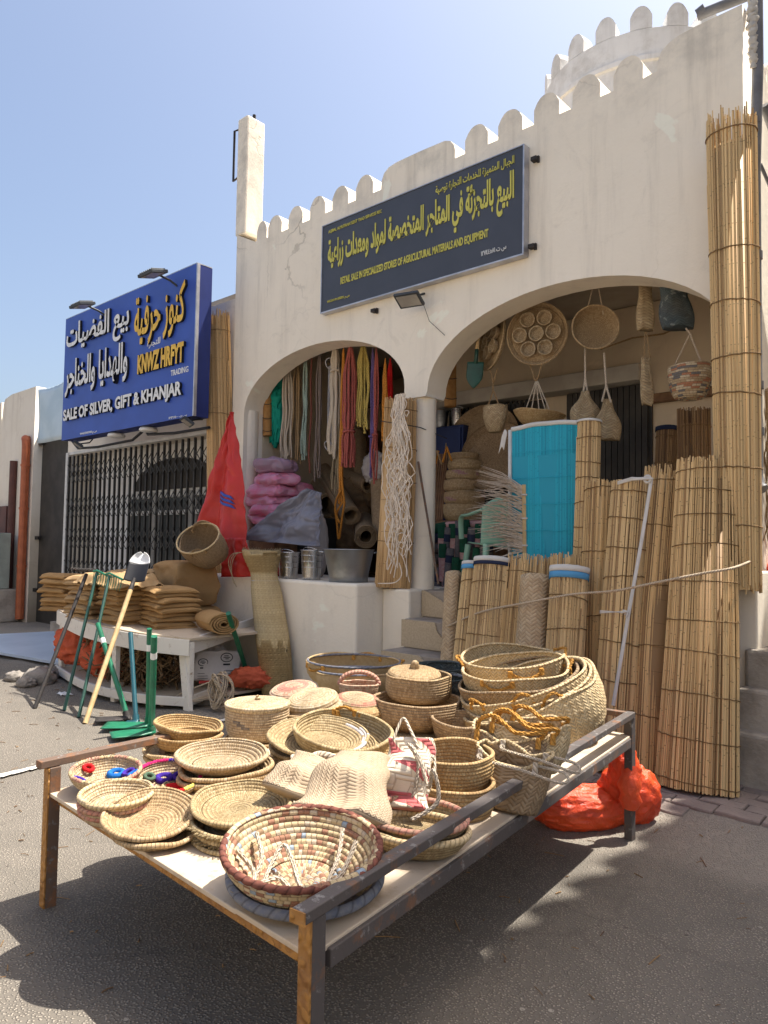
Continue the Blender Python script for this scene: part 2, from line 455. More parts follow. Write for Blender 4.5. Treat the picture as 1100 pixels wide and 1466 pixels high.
def m_ground():
    k = NT('asphalt_ground')
    P = k.pos()
    base = k.mix(k.step(k.noise(P, 0.7, 6.0, 0.65), 0.3, 0.7), (0.42, 0.37, 0.305), (0.335, 0.295, 0.245))
    dust = k.step(k.noise(P, 2.1, 5.0, 0.6, 0.4), 0.45, 0.75)
    base = k.mix(k.m('MULTIPLY', dust, 0.45), base, (0.43, 0.385, 0.32))
    vo = k.n('ShaderNodeTexVoronoi', feature='F1'); vo.inputs['Scale'].default_value = 95.0; k.t.links.new(P, vo.inputs['Vector'])
    ag = k.step(vo.outputs['Distance'], 0.18, 0.52)
    vs = k.n('ShaderNodeSeparateColor'); k.t.links.new(vo.outputs['Color'], vs.inputs[0])
    base = k.mix(k.m('MULTIPLY', ag, 0.72), k.mix(k.m('MULTIPLY', vs.outputs[0], 0.45), base, (0.33, 0.29, 0.24)), (0.07, 0.062, 0.052))
    # small pebbles and dark specks
    v2 = k.n('ShaderNodeTexVoronoi', feature='F1'); v2.inputs['Scale'].default_value = 17.0; k.t.links.new(P, v2.inputs['Vector'])
    v2s = k.n('ShaderNodeSeparateColor'); k.t.links.new(v2.outputs['Color'], v2s.inputs[0])
    peb = k.m('MULTIPLY', k.m('LESS_THAN', v2.outputs['Distance'], k.m('MULTIPLY', v2s.outputs[1], 0.16)), k.m('GREATER_THAN', v2s.outputs[0], 0.72))
    base = k.mix(k.m('MULTIPLY', peb, 0.8), base, k.ramp(v2s.outputs[2], [(0, (0.06, 0.05, 0.045)), (0.6, (0.12, 0.1, 0.08)), (0.8, (0.42, 0.38, 0.32))]))
    oil = k.step(k.noise(P, 0.55, 3.0, 0.5), 0.6, 0.72)
    base = k.mix(k.m('MULTIPLY', oil, 0.42), base, (0.085, 0.075, 0.065))
    pat = k.step(k.noise(P, 1.15, 2.0, 0.4, 1.0), 0.56, 0.575)
    base = k.mix(k.m('MULTIPLY', pat, 0.22), base, (0.13, 0.118, 0.10))
    wc = k.n('ShaderNodeTexVoronoi', feature='DISTANCE_TO_EDGE'); wc.inputs['Scale'].default_value = 0.75
    wq = k.n('ShaderNodeTexNoise'); wq.inputs['Scale'].default_value = 2.8; wq.inputs['Detail'].default_value = 6.0; k.t.links.new(P, wq.inputs['Vector'])
    wx = k.n('ShaderNodeMix', data_type='VECTOR'); wx.inputs[0].default_value = 0.28; k.t.links.new(P, wx.inputs[4]); k.t.links.new(wq.outputs['Color'], wx.inputs[5]); k.t.links.new(wx.outputs[1], wc.inputs['Vector'])
    ck = k.m('MULTIPLY', k.m('SUBTRACT', 1.0, k.step(wc.outputs['Distance'], 0.002, 0.009)), k.step(k.noise(P, 0.9, 2.0), 0.45, 0.6))
    base = k.mix(k.m('MULTIPLY', ck, 0.22), base, (0.06, 0.052, 0.045))
    sp = k.n('ShaderNodeSeparateXYZ'); k.t.links.new(P, sp.inputs[0])
    # sandy dirt gathers towards the shop front
    e = k.m('ADD', sp.outputs[1], k.m('MULTIPLY', k.m('SUBTRACT', k.noise(P, 2.4, 5.0), 0.5), 1.2))
    dirt = k.m('MULTIPLY', k.step(e, 3.1, 3.9), 0.55)
    base = k.mix(dirt, base, (0.36, 0.315, 0.26))
    h = k.m('ADD', k.m('MULTIPLY', ag, -0.5), k.m('ADD', k.m('MULTIPLY', k.noise(P, 7.0, 6.0, 0.7), 1.2), k.m('MULTIPLY', peb, 0.9)))
    return k.out(base, 0.93, k.bump(h, 0.012, 1.0), 0, 0.2)

def m_worn_metal(name, paint, under, rust, scale=9.0, amount=0.5):
    k = NT(name)
    P = k.co()
    n1 = k.noise(P, scale, 6.0, 0.7)
    col = k.mix(k.step(n1, amount, amount+0.1), paint, rust)
    col = k.mix(k.step(k.noise(P, scale*2.7, 5.0, 0.7), 0.58, 0.66), col, under)
    h = k.m('ADD', k.m('MULTIPLY', n1, 0.6), k.m('MULTIPLY', k.noise(P, 90.0, 3.0), 0.3))
    return k.out(col, 0.68, k.bump(h, 0.004, 0.6), 0.15, 0.4)

def m_shiny(name, c, rough=0.28, dent=6.0):
    k = NT(name)
    P = k.co()
    mp = k.n('ShaderNodeMapping'); mp.inputs['Scale'].default_value = (1, 1, 0.05); k.t.links.new(P, mp.inputs[0])
    br = k.noise(mp.outputs[0], 60.0, 3.0)
    col = k.mix(k.step(k.noise(P, 7.0, 4.0), 0.4, 0.75), c, tuple(x*0.72 for x in c))
    return k.out(col, k.m('ADD', rough, k.m('MULTIPLY', br, 0.18)), k.bump(k.noise(P, dent, 2.0), 0.02, 0.25), 1.0, 0.5)

STRAW = [(0.0, (0.32, 0.20, 0.09)), (0.35, (0.47, 0.32, 0.155)), (0.75, (0.55, 0.39, 0.205)), (1.0, (0.64, 0.48, 0.29))]
STRAW2 = [(0.0, (0.34, 0.22, 0.10)), (0.5, (0.46, 0.32, 0.16)), (1.0, (0.56, 0.42, 0.24))]
GOLD = [(0.0, (0.40, 0.23, 0.075)), (0.5, (0.51, 0.32, 0.125)), (1.0, (0.58, 0.41, 0.19))]
GREENISH = [(0.0, (0.29, 0.205, 0.085)), (0.5, (0.43, 0.32, 0.15)), (1.0, (0.54, 0.43, 0.24))]
PALE = [(0.0, (0.44, 0.32, 0.18)), (0.5, (0.57, 0.44, 0.27)), (1.0, (0.67, 0.55, 0.38))]
PINK = [(0.0, (0.50, 0.22, 0.15)), (0.3, (0.66, 0.42, 0.30)), (1.0, (0.74, 0.58, 0.42))]
M = {}
M['plaster'] = m_plaster('cream_plaster', (0.87, 0.79, 0.655), (0.81, 0.73, 0.60), (0.56, 0.50, 0.41))
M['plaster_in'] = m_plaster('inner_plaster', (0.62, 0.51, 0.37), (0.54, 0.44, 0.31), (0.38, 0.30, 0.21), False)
M['plaster_white'] = m_plaster('white_plaster', (0.80, 0.79, 0.77), (0.72, 0.71, 0.69), (0.58, 0.56, 0.53), False)
M['plaster_far'] = m_plaster('old_plaster', (0.74, 0.68, 0.58), (0.66, 0.59, 0.48), (0.42, 0.35, 0.28))
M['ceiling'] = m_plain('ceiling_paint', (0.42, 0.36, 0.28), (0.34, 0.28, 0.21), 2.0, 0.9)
M['concrete'] = m_plain('grey_concrete', (0.42, 0.37, 0.31), (0.28, 0.245, 0.20), 4.0, 0.92, 0.8, 40.0)
M['step_grey'] = m_plain('worn_step', (0.36, 0.31, 0.26), (0.25, 0.215, 0.18), 5.0, 0.92, 0.6, 50.0)
M['tile'] = m_plain('granite_tile', (0.50, 0.40, 0.27), (0.42, 0.33, 0.22), 60.0, 0.55, 0.1, 200.0)
M['ground'] = m_ground()
M['paver'] = m_plain('paver_red_grey', (0.30, 0.235, 0.20), (0.23, 0.185, 0.16), 3.0, 0.92, 0.7, 60.0)
M['blue_sign'] = m_plain('blue_sign_face', (0.032, 0.082, 0.40), (0.028, 0.07, 0.34), 2.0, 0.42, 0.03, 3.0, 0, 0.45)
M['blue_side'] = m_plain('blue_sign_side', (0.02, 0.035, 0.17), (0.018, 0.03, 0.14), 3.0, 0.5)
M['alu'] = m_plain('aluminium_trim', (0.55, 0.55, 0.58), (0.42, 0.42, 0.45), 6.0, 0.4, 0, 60, 0.7)
M['navy_sign'] = m_plain('navy_sign_face', (0.062, 0.070, 0.092), (0.054, 0.062, 0.082), 2.5, 0.5, 0.02, 6.0, 0, 0.4)
M['letter_white'] = m_plain('white_letter', (0.78, 0.78, 0.76), (0.68, 0.68, 0.66), 5.0, 0.45)
M['letter_yellow'] = m_plain('yellow_letter', (0.80, 0.50, 0.07), (0.68, 0.41, 0.05), 5.0, 0.45)
M['letter_lime'] = m_plain('lime_letter', (0.60, 0.55, 0.12), (0.52, 0.48, 0.10), 5.0, 0.5)
M['letter_edge'] = m_plain('black_letter_edge', (0.018, 0.018, 0.022), (0.012, 0.012, 0.015), 5.0, 0.5)
M['black_metal'] = m_plain('black_gate_paint', (0.022, 0.02, 0.018), (0.05, 0.038, 0.03), 14.0, 0.5, 0.1, 60, 0.2, 0.4, 0.5, 0.8)
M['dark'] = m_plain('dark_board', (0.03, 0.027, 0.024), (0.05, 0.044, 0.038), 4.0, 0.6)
M['white_frame'] = m_plain('white_window_frame', (0.62, 0.61, 0.58), (0.5, 0.49, 0.46), 6.0, 0.5)
M['header'] = m_plain('grey_header_paint', (0.42, 0.38, 0.32), (0.34, 0.30, 0.25), 3.0, 0.7, 0.1, 30)
M['brown_wood'] = m_plain('brown_wood', (0.22, 0.12, 0.06), (0.14, 0.075, 0.04), 9.0, 0.7, 0.3, 30)
M['pale_wood'] = m_plain('pale_wood_handle', (0.60, 0.43, 0.22), (0.50, 0.34, 0.16), 14.0, 0.6, 0.2, 60)
M['white_wood'] = m_worn_metal('chipped_white_wood', (0.72, 0.68, 0.61), (0.58, 0.52, 0.44), (0.40, 0.29, 0.19), 7.0, 0.63)
M['ply'] = m_worn_metal('plywood_board', (0.56, 0.46, 0.34), (0.46, 0.36, 0.25), (0.50, 0.39, 0.27), 5.0, 0.55)
M['rust'] = m_worn_metal('rusty_steel', (0.16, 0.105, 0.075), (0.22, 0.20, 0.185), (0.25, 0.12, 0.06), 10.0, 0.52)
M['steel_grey'] = m_worn_metal('worn_grey_steel', (0.10, 0.085, 0.078), (0.24, 0.225, 0.21), (0.19, 0.10, 0.06), 9.0, 0.55)
def _emboss():
    k = NT('ochre_embossed_paint')
    P = k.co()
    n1 = k.noise(P, 9.0, 5.0, 0.65)
    col = k.mix(k.step(n1, 0.48, 0.68), (0.43, 0.21, 0.05), (0.27, 0.125, 0.04))
    mp = k.n('ShaderNodeMapping'); mp.inputs['Scale'].default_value = (1, 1, 1); k.t.links.new(P, mp.inputs[0])
    vo = k.n('ShaderNodeTexVoronoi', feature='SMOOTH_F1'); vo.inputs['Scale'].default_value = 42.0; k.t.links.new(mp.outputs[0], vo.inputs['Vector'])
    em = k.step(vo.outputs['Distance'], 0.25, 0.55)
    col = k.mix(k.m('MULTIPLY', em, 0.35), col, (0.20, 0.09, 0.03))
    return k.out(col, 0.6, k.bump(k.m('SUBTRACT', 1.0, em), 0.006, 1.0), 0.1, 0.4)
M['ochre'] = _emboss()
M['bucket'] = m_shiny('steel_bucket', (0.62, 0.61, 0.60), 0.18)
M['tub'] = m_shiny('zinc_tub', (0.40, 0.41, 0.42), 0.36)
M['reed'] = m_reed('reed_straw', (0.74, 0.515, 0.245), (0.60, 0.395, 0.17), (0.36, 0.215, 0.095))
M['reed2'] = m_reed('reed_pale', (0.76, 0.55, 0.275), (0.64, 0.44, 0.205), (0.38, 0.235, 0.11))
M['reed_dark'] = m_reed('reed_dark', (0.36, 0.22, 0.10), (0.25, 0.14, 0.065), (0.13, 0.07, 0.035))
M['reed_fine'] = m_reed('reed_fine', (0.60, 0.40, 0.19), (0.53, 0.33, 0.14), (0.40, 0.23, 0.09))
M['tie'] = m_rope('tie_wire', (0.34, 0.22, 0.10), (0.22, 0.13, 0.06))
M['turq'] = m_reed('turquoise_reed', (0.022, 0.43, 0.58), (0.02, 0.37, 0.52), (0.015, 0.28, 0.41), (0.012, 0.22, 0.34))
M['white_tape'] = m_cloth('white_tape', (0.68, 0.65, 0.60), (0.55, 0.52, 0.47))
M['blue_tape'] = m_cloth('blue_tape', (0.12, 0.36, 0.62), (0.09, 0.29, 0.52))
M['navy_tape'] = m_cloth('navy_tape', (0.03, 0.04, 0.08), (0.025, 0.03, 0.06))
M['burlap'] = m_cloth('burlap', (0.42, 0.26, 0.115), (0.31, 0.185, 0.078), 5.0, 520.0)
M['burlap2'] = m_cloth('burlap_pale', (0.46, 0.31, 0.16), (0.35, 0.225, 0.11), 5.0, 520.0)
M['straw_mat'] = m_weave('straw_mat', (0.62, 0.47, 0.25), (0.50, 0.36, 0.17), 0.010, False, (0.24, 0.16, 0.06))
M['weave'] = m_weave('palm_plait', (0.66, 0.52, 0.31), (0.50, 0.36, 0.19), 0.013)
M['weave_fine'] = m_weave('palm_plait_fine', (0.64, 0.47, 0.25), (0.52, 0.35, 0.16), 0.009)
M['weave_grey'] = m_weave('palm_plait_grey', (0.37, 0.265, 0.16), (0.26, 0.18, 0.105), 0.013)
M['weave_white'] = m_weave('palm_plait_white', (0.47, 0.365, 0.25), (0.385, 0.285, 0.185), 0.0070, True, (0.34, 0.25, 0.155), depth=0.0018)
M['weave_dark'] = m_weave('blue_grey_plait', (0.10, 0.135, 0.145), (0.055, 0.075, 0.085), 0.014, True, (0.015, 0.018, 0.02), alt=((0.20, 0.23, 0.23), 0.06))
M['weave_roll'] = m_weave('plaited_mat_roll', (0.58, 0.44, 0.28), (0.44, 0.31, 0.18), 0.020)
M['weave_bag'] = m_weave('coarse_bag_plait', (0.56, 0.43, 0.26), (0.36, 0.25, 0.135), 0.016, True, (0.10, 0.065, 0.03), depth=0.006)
def _red(k, col, u, v):
    s = k.m('LESS_THAN', k.m('FRACT', k.m('ADD', k.m('MULTIPLY', u, 9.0), k.m('MULTIPLY', v, 9.0))), 0.45)
    t = k.m('LESS_THAN', k.m('FRACT', k.m('MULTIPLY', v, 11.0)), 0.6)
    return k.mix(k.m('MULTIPLY', k.m('MULTIPLY', s, t), 0.9), col, (0.50, 0.06, 0.08))
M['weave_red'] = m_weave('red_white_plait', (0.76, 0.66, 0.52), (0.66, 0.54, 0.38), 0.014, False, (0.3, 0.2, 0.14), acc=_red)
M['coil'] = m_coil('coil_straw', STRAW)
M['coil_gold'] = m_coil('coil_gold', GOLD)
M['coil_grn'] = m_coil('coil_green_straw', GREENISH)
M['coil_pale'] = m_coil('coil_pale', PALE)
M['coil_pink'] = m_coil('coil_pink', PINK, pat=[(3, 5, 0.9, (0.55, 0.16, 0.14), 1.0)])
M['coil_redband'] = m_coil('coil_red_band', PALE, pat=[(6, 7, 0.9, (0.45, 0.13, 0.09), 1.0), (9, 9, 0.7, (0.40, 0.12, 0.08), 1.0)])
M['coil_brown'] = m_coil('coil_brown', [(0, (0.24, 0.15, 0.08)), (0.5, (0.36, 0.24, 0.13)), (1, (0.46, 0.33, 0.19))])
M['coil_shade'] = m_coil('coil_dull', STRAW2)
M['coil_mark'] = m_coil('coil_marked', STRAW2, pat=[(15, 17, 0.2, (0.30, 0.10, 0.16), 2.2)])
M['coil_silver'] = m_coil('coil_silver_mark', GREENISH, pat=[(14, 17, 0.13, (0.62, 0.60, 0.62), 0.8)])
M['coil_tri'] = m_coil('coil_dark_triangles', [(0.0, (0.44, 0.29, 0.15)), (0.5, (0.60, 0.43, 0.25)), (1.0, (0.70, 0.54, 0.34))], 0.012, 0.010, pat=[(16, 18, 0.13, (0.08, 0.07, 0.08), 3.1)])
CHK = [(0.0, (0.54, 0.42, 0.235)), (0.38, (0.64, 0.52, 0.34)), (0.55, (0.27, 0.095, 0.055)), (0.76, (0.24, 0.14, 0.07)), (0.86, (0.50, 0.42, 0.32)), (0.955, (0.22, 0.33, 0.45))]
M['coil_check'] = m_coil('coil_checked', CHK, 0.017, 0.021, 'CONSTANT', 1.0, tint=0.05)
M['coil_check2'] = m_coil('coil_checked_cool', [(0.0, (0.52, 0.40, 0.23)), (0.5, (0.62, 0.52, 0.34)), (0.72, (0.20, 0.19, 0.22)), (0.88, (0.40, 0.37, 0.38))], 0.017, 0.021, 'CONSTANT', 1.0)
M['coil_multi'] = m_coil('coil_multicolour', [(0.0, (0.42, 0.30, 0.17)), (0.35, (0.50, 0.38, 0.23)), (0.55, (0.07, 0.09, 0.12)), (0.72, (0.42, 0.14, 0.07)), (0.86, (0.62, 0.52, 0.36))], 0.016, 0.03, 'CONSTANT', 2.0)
M['wrap_brown'] = m_rope('brown_rim_wrap', (0.22, 0.080, 0.055), (0.13, 0.05, 0.036), 0.03, 1.0)
M['wrap_blue'] = m_rope('slate_rim_wrap', (0.14, 0.155, 0.20), (0.22, 0.215, 0.22), 0.04, 1.0)
M['wrap_straw'] = m_rope('straw_rim_wrap', (0.64, 0.50, 0.30), (0.52, 0.38, 0.20), 0.016, 1.0)
M['wrap_pink'] = m_rope('pink_rim_wrap', (0.55, 0.24, 0.18), (0.46, 0.30, 0.2), 0.02, 1.0)
M['rope_orange'] = m_rope('orange_coir_rope', (0.60, 0.31, 0.07), (0.46, 0.22, 0.045), 0.03)
M['rope_white'] = m_rope('white_cotton_rope', (0.64, 0.54, 0.42), (0.52, 0.43, 0.32), 0.02)
M['rope_pale'] = m_rope('pale_rope', (0.62, 0.50, 0.36), (0.50, 0.39, 0.27), 0.018)
def rp(n, a): M[n] = m_rope(n, a, tuple(x*0.7 for x in a), 0.035)
rp('rope_mint', (0.36, 0.45, 0.37)); rp('rope_tan', (0.40, 0.26, 0.13)); rp('rope_grey', (0.25, 0.19, 0.16))
rp('rope_red', (0.47, 0.125, 0.10)); rp('rope_maroon', (0.24, 0.07, 0.05)); rp('rope_yellow', (0.62, 0.47, 0.13))
rp('rope_purple', (0.20, 0.14, 0.34)); rp('rope_saffron', (0.66, 0.26, 0.04)); rp('rope_twine', (0.46, 0.36, 0.22))
M['net'] = m_plain('white_net_cord', (0.80, 0.70, 0.58), (0.66, 0.57, 0.46), 20.0, 0.8)
M['tarp_red'] = m_cloth('red_tarpaulin', (0.58, 0.034, 0.024), (0.45, 0.024, 0.018), 3.0, 300.0, 0.48, 0, 0.4, 0.35)
M['tarp_grey'] = m_cloth('grey_tarpaulin', (0.23, 0.23, 0.27), (0.16, 0.16, 0.195), 3.0, 300.0, 0.5, 0, 0.4, 0.4)
M['tarp_pale'] = m_cloth('pale_grey_cloth', (0.42, 0.38, 0.36), (0.32, 0.29, 0.28), 3.0, 300.0, 0.7)
k = NT('orange_bag_film'); P = k.co()
M['bag_orange'] = k.out(k.mix(k.step(k.noise(P, 5.0, 5.0), 0.35, 0.7), (0.80, 0.10, 0.025), (0.66, 0.06, 0.018)), 0.34,
                        k.bump(k.noise(P, 16.0, 6.0, 0.65, 1.2), 0.02, 0.7), 0, 0.5)
k.b.inputs['Transmission Weight'].default_value = 0.0
k.b.inputs['Subsurface Weight'].default_value = 0.25
k.b.inputs['Subsurface Radius'].default_value = (0.03, 0.008, 0.004)
k.b.inputs['Subsurface Scale'].default_value = 0.6
M['frond'] = m_rope('dry_frond', (0.86, 0.72, 0.58), (0.74, 0.60, 0.47), 0.05)
M['net_orange'] = m_cloth('orange_net_sack', (0.60, 0.13, 0.06), (0.42, 0.08, 0.04), 8.0, 160.0, 0.8, 0, 0.2, 0.9)
M['sack_pink'] = m_cloth('pink_sack', (0.80, 0.15, 0.30), (0.70, 0.40, 0.52), 9.0, 200.0, 0.5, 0, 0.4, 0.5)
M['sack_mauve'] = m_cloth('mauve_sack', (0.46, 0.24, 0.34), (0.34, 0.26, 0.34), 6.0, 200.0, 0.45, 0, 0.4, 0.5)
M['sack_white'] = m_cloth('white_woven_sack', (0.66, 0.62, 0.60), (0.54, 0.50, 0.47), 5.0, 260.0, 0.55)
M['cloth_green'] = m_cloth('green_net_cloth', (0.015, 0.33, 0.24), (0.01, 0.24, 0.17), 8.0, 120.0, 0.8)
M['coir'] = m_cloth('coir_pole', (0.44, 0.24, 0.09), (0.32, 0.16, 0.055), 25.0, 260.0, 0.95, 0, 0.1, 0.9)
M['fibre'] = m_cloth('dry_fibre', (0.24, 0.16, 0.09), (0.14, 0.09, 0.05), 12.0, 200.0, 0.95, 0, 0.1, 0.9)
M['green_paint'] = m_plain('green_tool_paint', (0.012, 0.17, 0.085), (0.01, 0.125, 0.065), 12.0, 0.4, 0, 60, 0, 0.5)
M['dgreen_paint'] = m_plain('dark_green_paint', (0.018, 0.085, 0.06), (0.02, 0.06, 0.045), 12.0, 0.45, 0, 60, 0, 0.5)
M['teal_paint'] = m_plain('teal_tool_paint', (0.012, 0.085, 0.11), (0.01, 0.065, 0.085), 12.0, 0.4, 0, 60, 0, 0.5)
M['iron'] = m_worn_metal('dark_iron', (0.035, 0.03, 0.028), (0.09, 0.075, 0.065), (0.10, 0.05, 0.03), 12.0, 0.6)
M['white_paint'] = m_plain('white_paint', (0.78, 0.78, 0.76), (0.68, 0.67, 0.65), 7.0, 0.45)
M['orange_pipe'] = m_plain('orange_pipe_paint', (0.42, 0.12, 0.05), (0.34, 0.095, 0.04), 9.0, 0.45)
M['grey_pipe'] = m_plain('grey_pipe', (0.17, 0.17, 0.18), (0.12, 0.12, 0.125), 6.0, 0.5)
M['grey_green'] = m_plain('grey_green_box', (0.34, 0.38, 0.33), (0.28, 0.31, 0.27), 4.0, 0.55)
M['brown_panel'] = m_plain('brown_panel', (0.13, 0.05, 0.04), (0.095, 0.04, 0.032), 4.0, 0.55)
M['blue_sheet'] = m_plain('pale_blue_sheet', (0.50, 0.60, 0.66), (0.42, 0.53, 0.60), 3.0, 0.4)
M['board_blue'] = m_plain('pale_board', (0.50, 0.58, 0.68), (0.42, 0.50, 0.60), 2.0, 0.35)
M['navy_cab'] = m_plain('navy_cabinet', (0.015, 0.03, 0.11), (0.012, 0.022, 0.08), 3.0, 0.5)
M['chair_green'] = m_plain('pale_green_plastic', (0.30, 0.52, 0.40), (0.25, 0.45, 0.34), 3.0, 0.4)
M['lamp_grey'] = m_plain('lamp_housing', (0.06, 0.065, 0.07), (0.045, 0.05, 0.055), 5.0, 0.5)
M['lamp_glass'] = m_plain('lamp_glass', (0.42, 0.40, 0.36), (0.32, 0.30, 0.27), 5.0, 0.15)
M['wool'] = m_cloth('insulation_wool', (0.62, 0.58, 0.52), (0.46, 0.43, 0.38), 30.0, 200.0, 1.0, 0, 0.1, 1.0)
M['stone'] = m_plain('rubble_stone', (0.30, 0.265, 0.23), (0.19, 0.17, 0.145), 12.0, 0.95, 0.8, 60)
M['dot_red'] = m_cloth('red_yarn', (0.62, 0.02, 0.02), (0.5, 0.015, 0.02), 30, 300)
M['dot_blue'] = m_cloth('blue_yarn', (0.02, 0.16, 0.50), (0.015, 0.12, 0.4), 30, 300)
M['dot_violet'] = m_cloth('violet_yarn', (0.06, 0.03, 0.30), (0.05, 0.02, 0.22), 30, 300)
M['dot_yellow'] = m_cloth('yellow_yarn', (0.75, 0.62, 0.16), (0.62, 0.5, 0.10), 30, 300)
M['dot_pink'] = m_cloth('pink_yarn', (0.62, 0.03, 0.16), (0.5, 0.02, 0.12), 30, 300)
M['dot_green'] = m_cloth('green_yarn', (0.10, 0.16, 0.10), (0.07, 0.12, 0.08), 30, 300)
k = NT('window_glass')
M['glass'] = k.out((0.055, 0.06, 0.062), 0.12, None, 0, 0.5)
for nm, aa, bb in (('rug_pink', (0.48, 0.19, 0.20), (0.56, 0.42, 0.38)), ('rug_grey', (0.10, 0.10, 0.11), (0.19, 0.17, 0.18)), ('rug_green', (0.015, 0.10, 0.055), (0.02, 0.06, 0.04))):
    M[nm] = m_cloth(nm, aa, bb, 40.0, 300.0)
M['lime_cap'] = m_plain('lime_edge', (0.30, 0.42, 0.05), (0.24, 0.34, 0.04), 5.0, 0.6)
# ------------------------------------------------------------------ street
mb = MB()
xs = [-60, -30, -20] + [-14+0.2*i for i in range(0, 86)] + [6, 12, 30, 60]
ys = [-60, -30, -12, -6] + [-3+0.15*i for i in range(0, 61)] + [8, 14, 30, 60, 90]
vs = []
for y in ys:
    for x in xs:
        z = gz(x, y)
        if -14 < x < 4 and -3 < y < 6:
            z += (noise.noise(V((x*0.9, y*0.9, 3.3)))*0.012 + noise.noise(V((x*3.1, y*3.1, 1.3)))*0.004)
            z += 0.03*smooth(3.3, 3.5, y)*(1-smooth(3.6, 4.0, y))*noise.noise(V((x*2.2, y*3.0, 9.0)))
        vs.append((x, y, z))
nx = len(xs)
mb.add(vs, [(j*nx+i, j*nx+i+1, (j+1)*nx+i+1, (j+1)*nx+i) for j in range(len(ys)-1) for i in range(nx-1)])
tag(mb.build('ground', M['ground']), kind='structure')

# interlocking pavers in front of the shop, lying a little proud of the dirt
mb = MB()
for r_ in range(6):
    for c_ in range(34):
        x0 = -4.2+c_*0.232+(0.116 if r_ % 2 else 0); y0 = 4.02+r_*0.118
        if x0 > 2.2: continue
        if r_ == 0 and hsh(c_, 5) < 0.5: continue
        n_ = 7; ring = []
        for s_ in range(n_+1): ring.append((x0+0.224*s_/n_, y0+0.007*math.sin(s_/n_*2*PI*1.0)))
        for s_ in range(n_, -1, -1): ring.append((x0+0.224*s_/n_, y0+0.109+0.007*math.sin(s_/n_*2*PI*1.0)))
        tx, ty, tz = (hsh(r_, c_, 1)-0.5)*0.02, (hsh(r_, c_, 2)-0.5)*0.02, (hsh(r_, c_, 3))*0.012
        zf = lambda x, y: gz(x, y)+0.014+tz+tx*(x-x0)+ty*(y-y0)
        cx, cy = x0+0.112, y0+0.055
        k = len(ring)
        ins = [(cx+(x-cx)*0.965, cy+(y-cy)*0.94) for x, y in ring]
        mb.add([(x, y, zf(x, y)-0.07) for x, y in ring]+[(x, y, zf(x, y)-0.006) for x, y in ring]+[(x, y, zf(x, y)) for x, y in ins],
               [(i, (i+1) % k, k+(i+1) % k, k+i) for i in range(k)]+[(k+i, k+(i+1) % k, 2*k+(i+1) % k, 2*k+i) for i in range(k)]+[tuple(range(2*k, 3*k))], None, 0, False)
tag(mb.build('pavement', M['paver']), kind='structure')

# painted line across the street, broken and worn
mb = MB()
a, b = at(0, 1113, Z=0.006), at(92, 1090, Z=0.006)
dn = (b-a).normalized(); sd_ = V((-dn.y, dn.x, 0))
a = a-dn*2.2; L = (b-a).length+2.6; n_ = 90
for i in range(n_):
    if hsh(i, 77) < 0.18: continue
    q0, q1 = a+dn*(L*i/n_), a+dn*(L*(i+0.97)/n_)
    w0, w1 = 0.018+0.022*hsh(i, 1), 0.018+0.022*hsh(i, 2)
    vv = [q0-sd_*w0, q1-sd_*w1*0.9, q1+sd_*w1, q0+sd_*w0*0.9]
    mb.add([(q.x, q.y, gz(q.x, q.y)+0.014+noise.noise(V((q.x*0.9, q.y*0.9, 3.3)))*0.012) for q in vv], [(0, 1, 2, 3)], None, 0, False)
tag(mb.build('road_marking', M['white_wood']), kind='structure')

# ------------------------------------------------------------------ the shop building
FY, BY = 5.0, 5.27                              # front and back face of the front wall
FLOOR = 1.03
shop = thing('market_shop', 'cream plastered shop with two arches, crenellated parapet and a dark sign', 'building', (-4, 5, 0))
def place_at(o, parent):                        # parent while keeping the world position
    o.parent = parent
    o.matrix_parent_inverse = parent.matrix_world.inverted() if parent.matrix_world.translation.length else Matrix.Translation(-parent.location)
    return o
def part(mbx, name, mat, parent, **kw):
    o = mbx.build(name, mat, None, **kw)
    o.parent = parent
    o.matrix_parent_inverse = parent_world(parent).inverted()
    return o
def parent_world(p):
    q = p.rotation_quaternion if p.rotation_mode == 'QUATERNION' else p.rotation_euler.to_quaternion()
    mm = Matrix.Translation(p.location) @ q.to_matrix().to_4x4()
    if p.parent is not None: mm = parent_world(p.parent) @ p.matrix_parent_inverse @ mm
    return mm

def arch(cx, a_, zs, rise, n_=28):
    return [(cx+a_*math.cos(PI*i/n_), zs+rise*math.sin(PI*i/n_)) for i in range(n_+1)]
pts = [(-6.83, 0.9)]
pts += [(-6.83, 4.985)]
def merlon(x0, x1, top=5.012, base=4.8, shoulder=0.10):
    out = [(x0, base), (x0, top-shoulder)]
    n_ = 8; wv = x1-x0
    for i in range(n_+1):
        t = i/n_; x = x0+wv*t
        # arched top, a bit flattened
        e = 1-abs(2*t-1)**2.6
        out.append((x, top-shoulder+shoulder*e+0.006*noise.noise(V((x*7, 0, 2)))))
    out += [(x1, top-shoulder), (x1, base)]
    return out
mer = [(-6.46, -6.285), (-6.262, -6.03), (-5.92, -5.69), (-5.577, -5.345), (-5.243, -5.015), (-4.91, -4.68)]
for x0, x1 in mer: pts += merlon(x0, x1)
wd = merlon(-4.575, -3.71, 5.005, 4.8, 0.14); wd = [(-4.575, 4.8), (-4.57, 4.88), (-4.54, 4.945), (-4.48, 4.985), (-4.38, 5.0), (-4.1, 5.004), (-3.82, 4.998), (-3.76, 4.975), (-3.72, 4.93), (-3.705, 4.87), (-3.705, 4.8)]
pts += wd
for x0, x1 in [(-3.599, -3.363), (-3.263, -3.03), (-2.924, -2.70), (-2.587, -2.36), (-2.257, -2.034)]: pts += merlon(x0, x1)
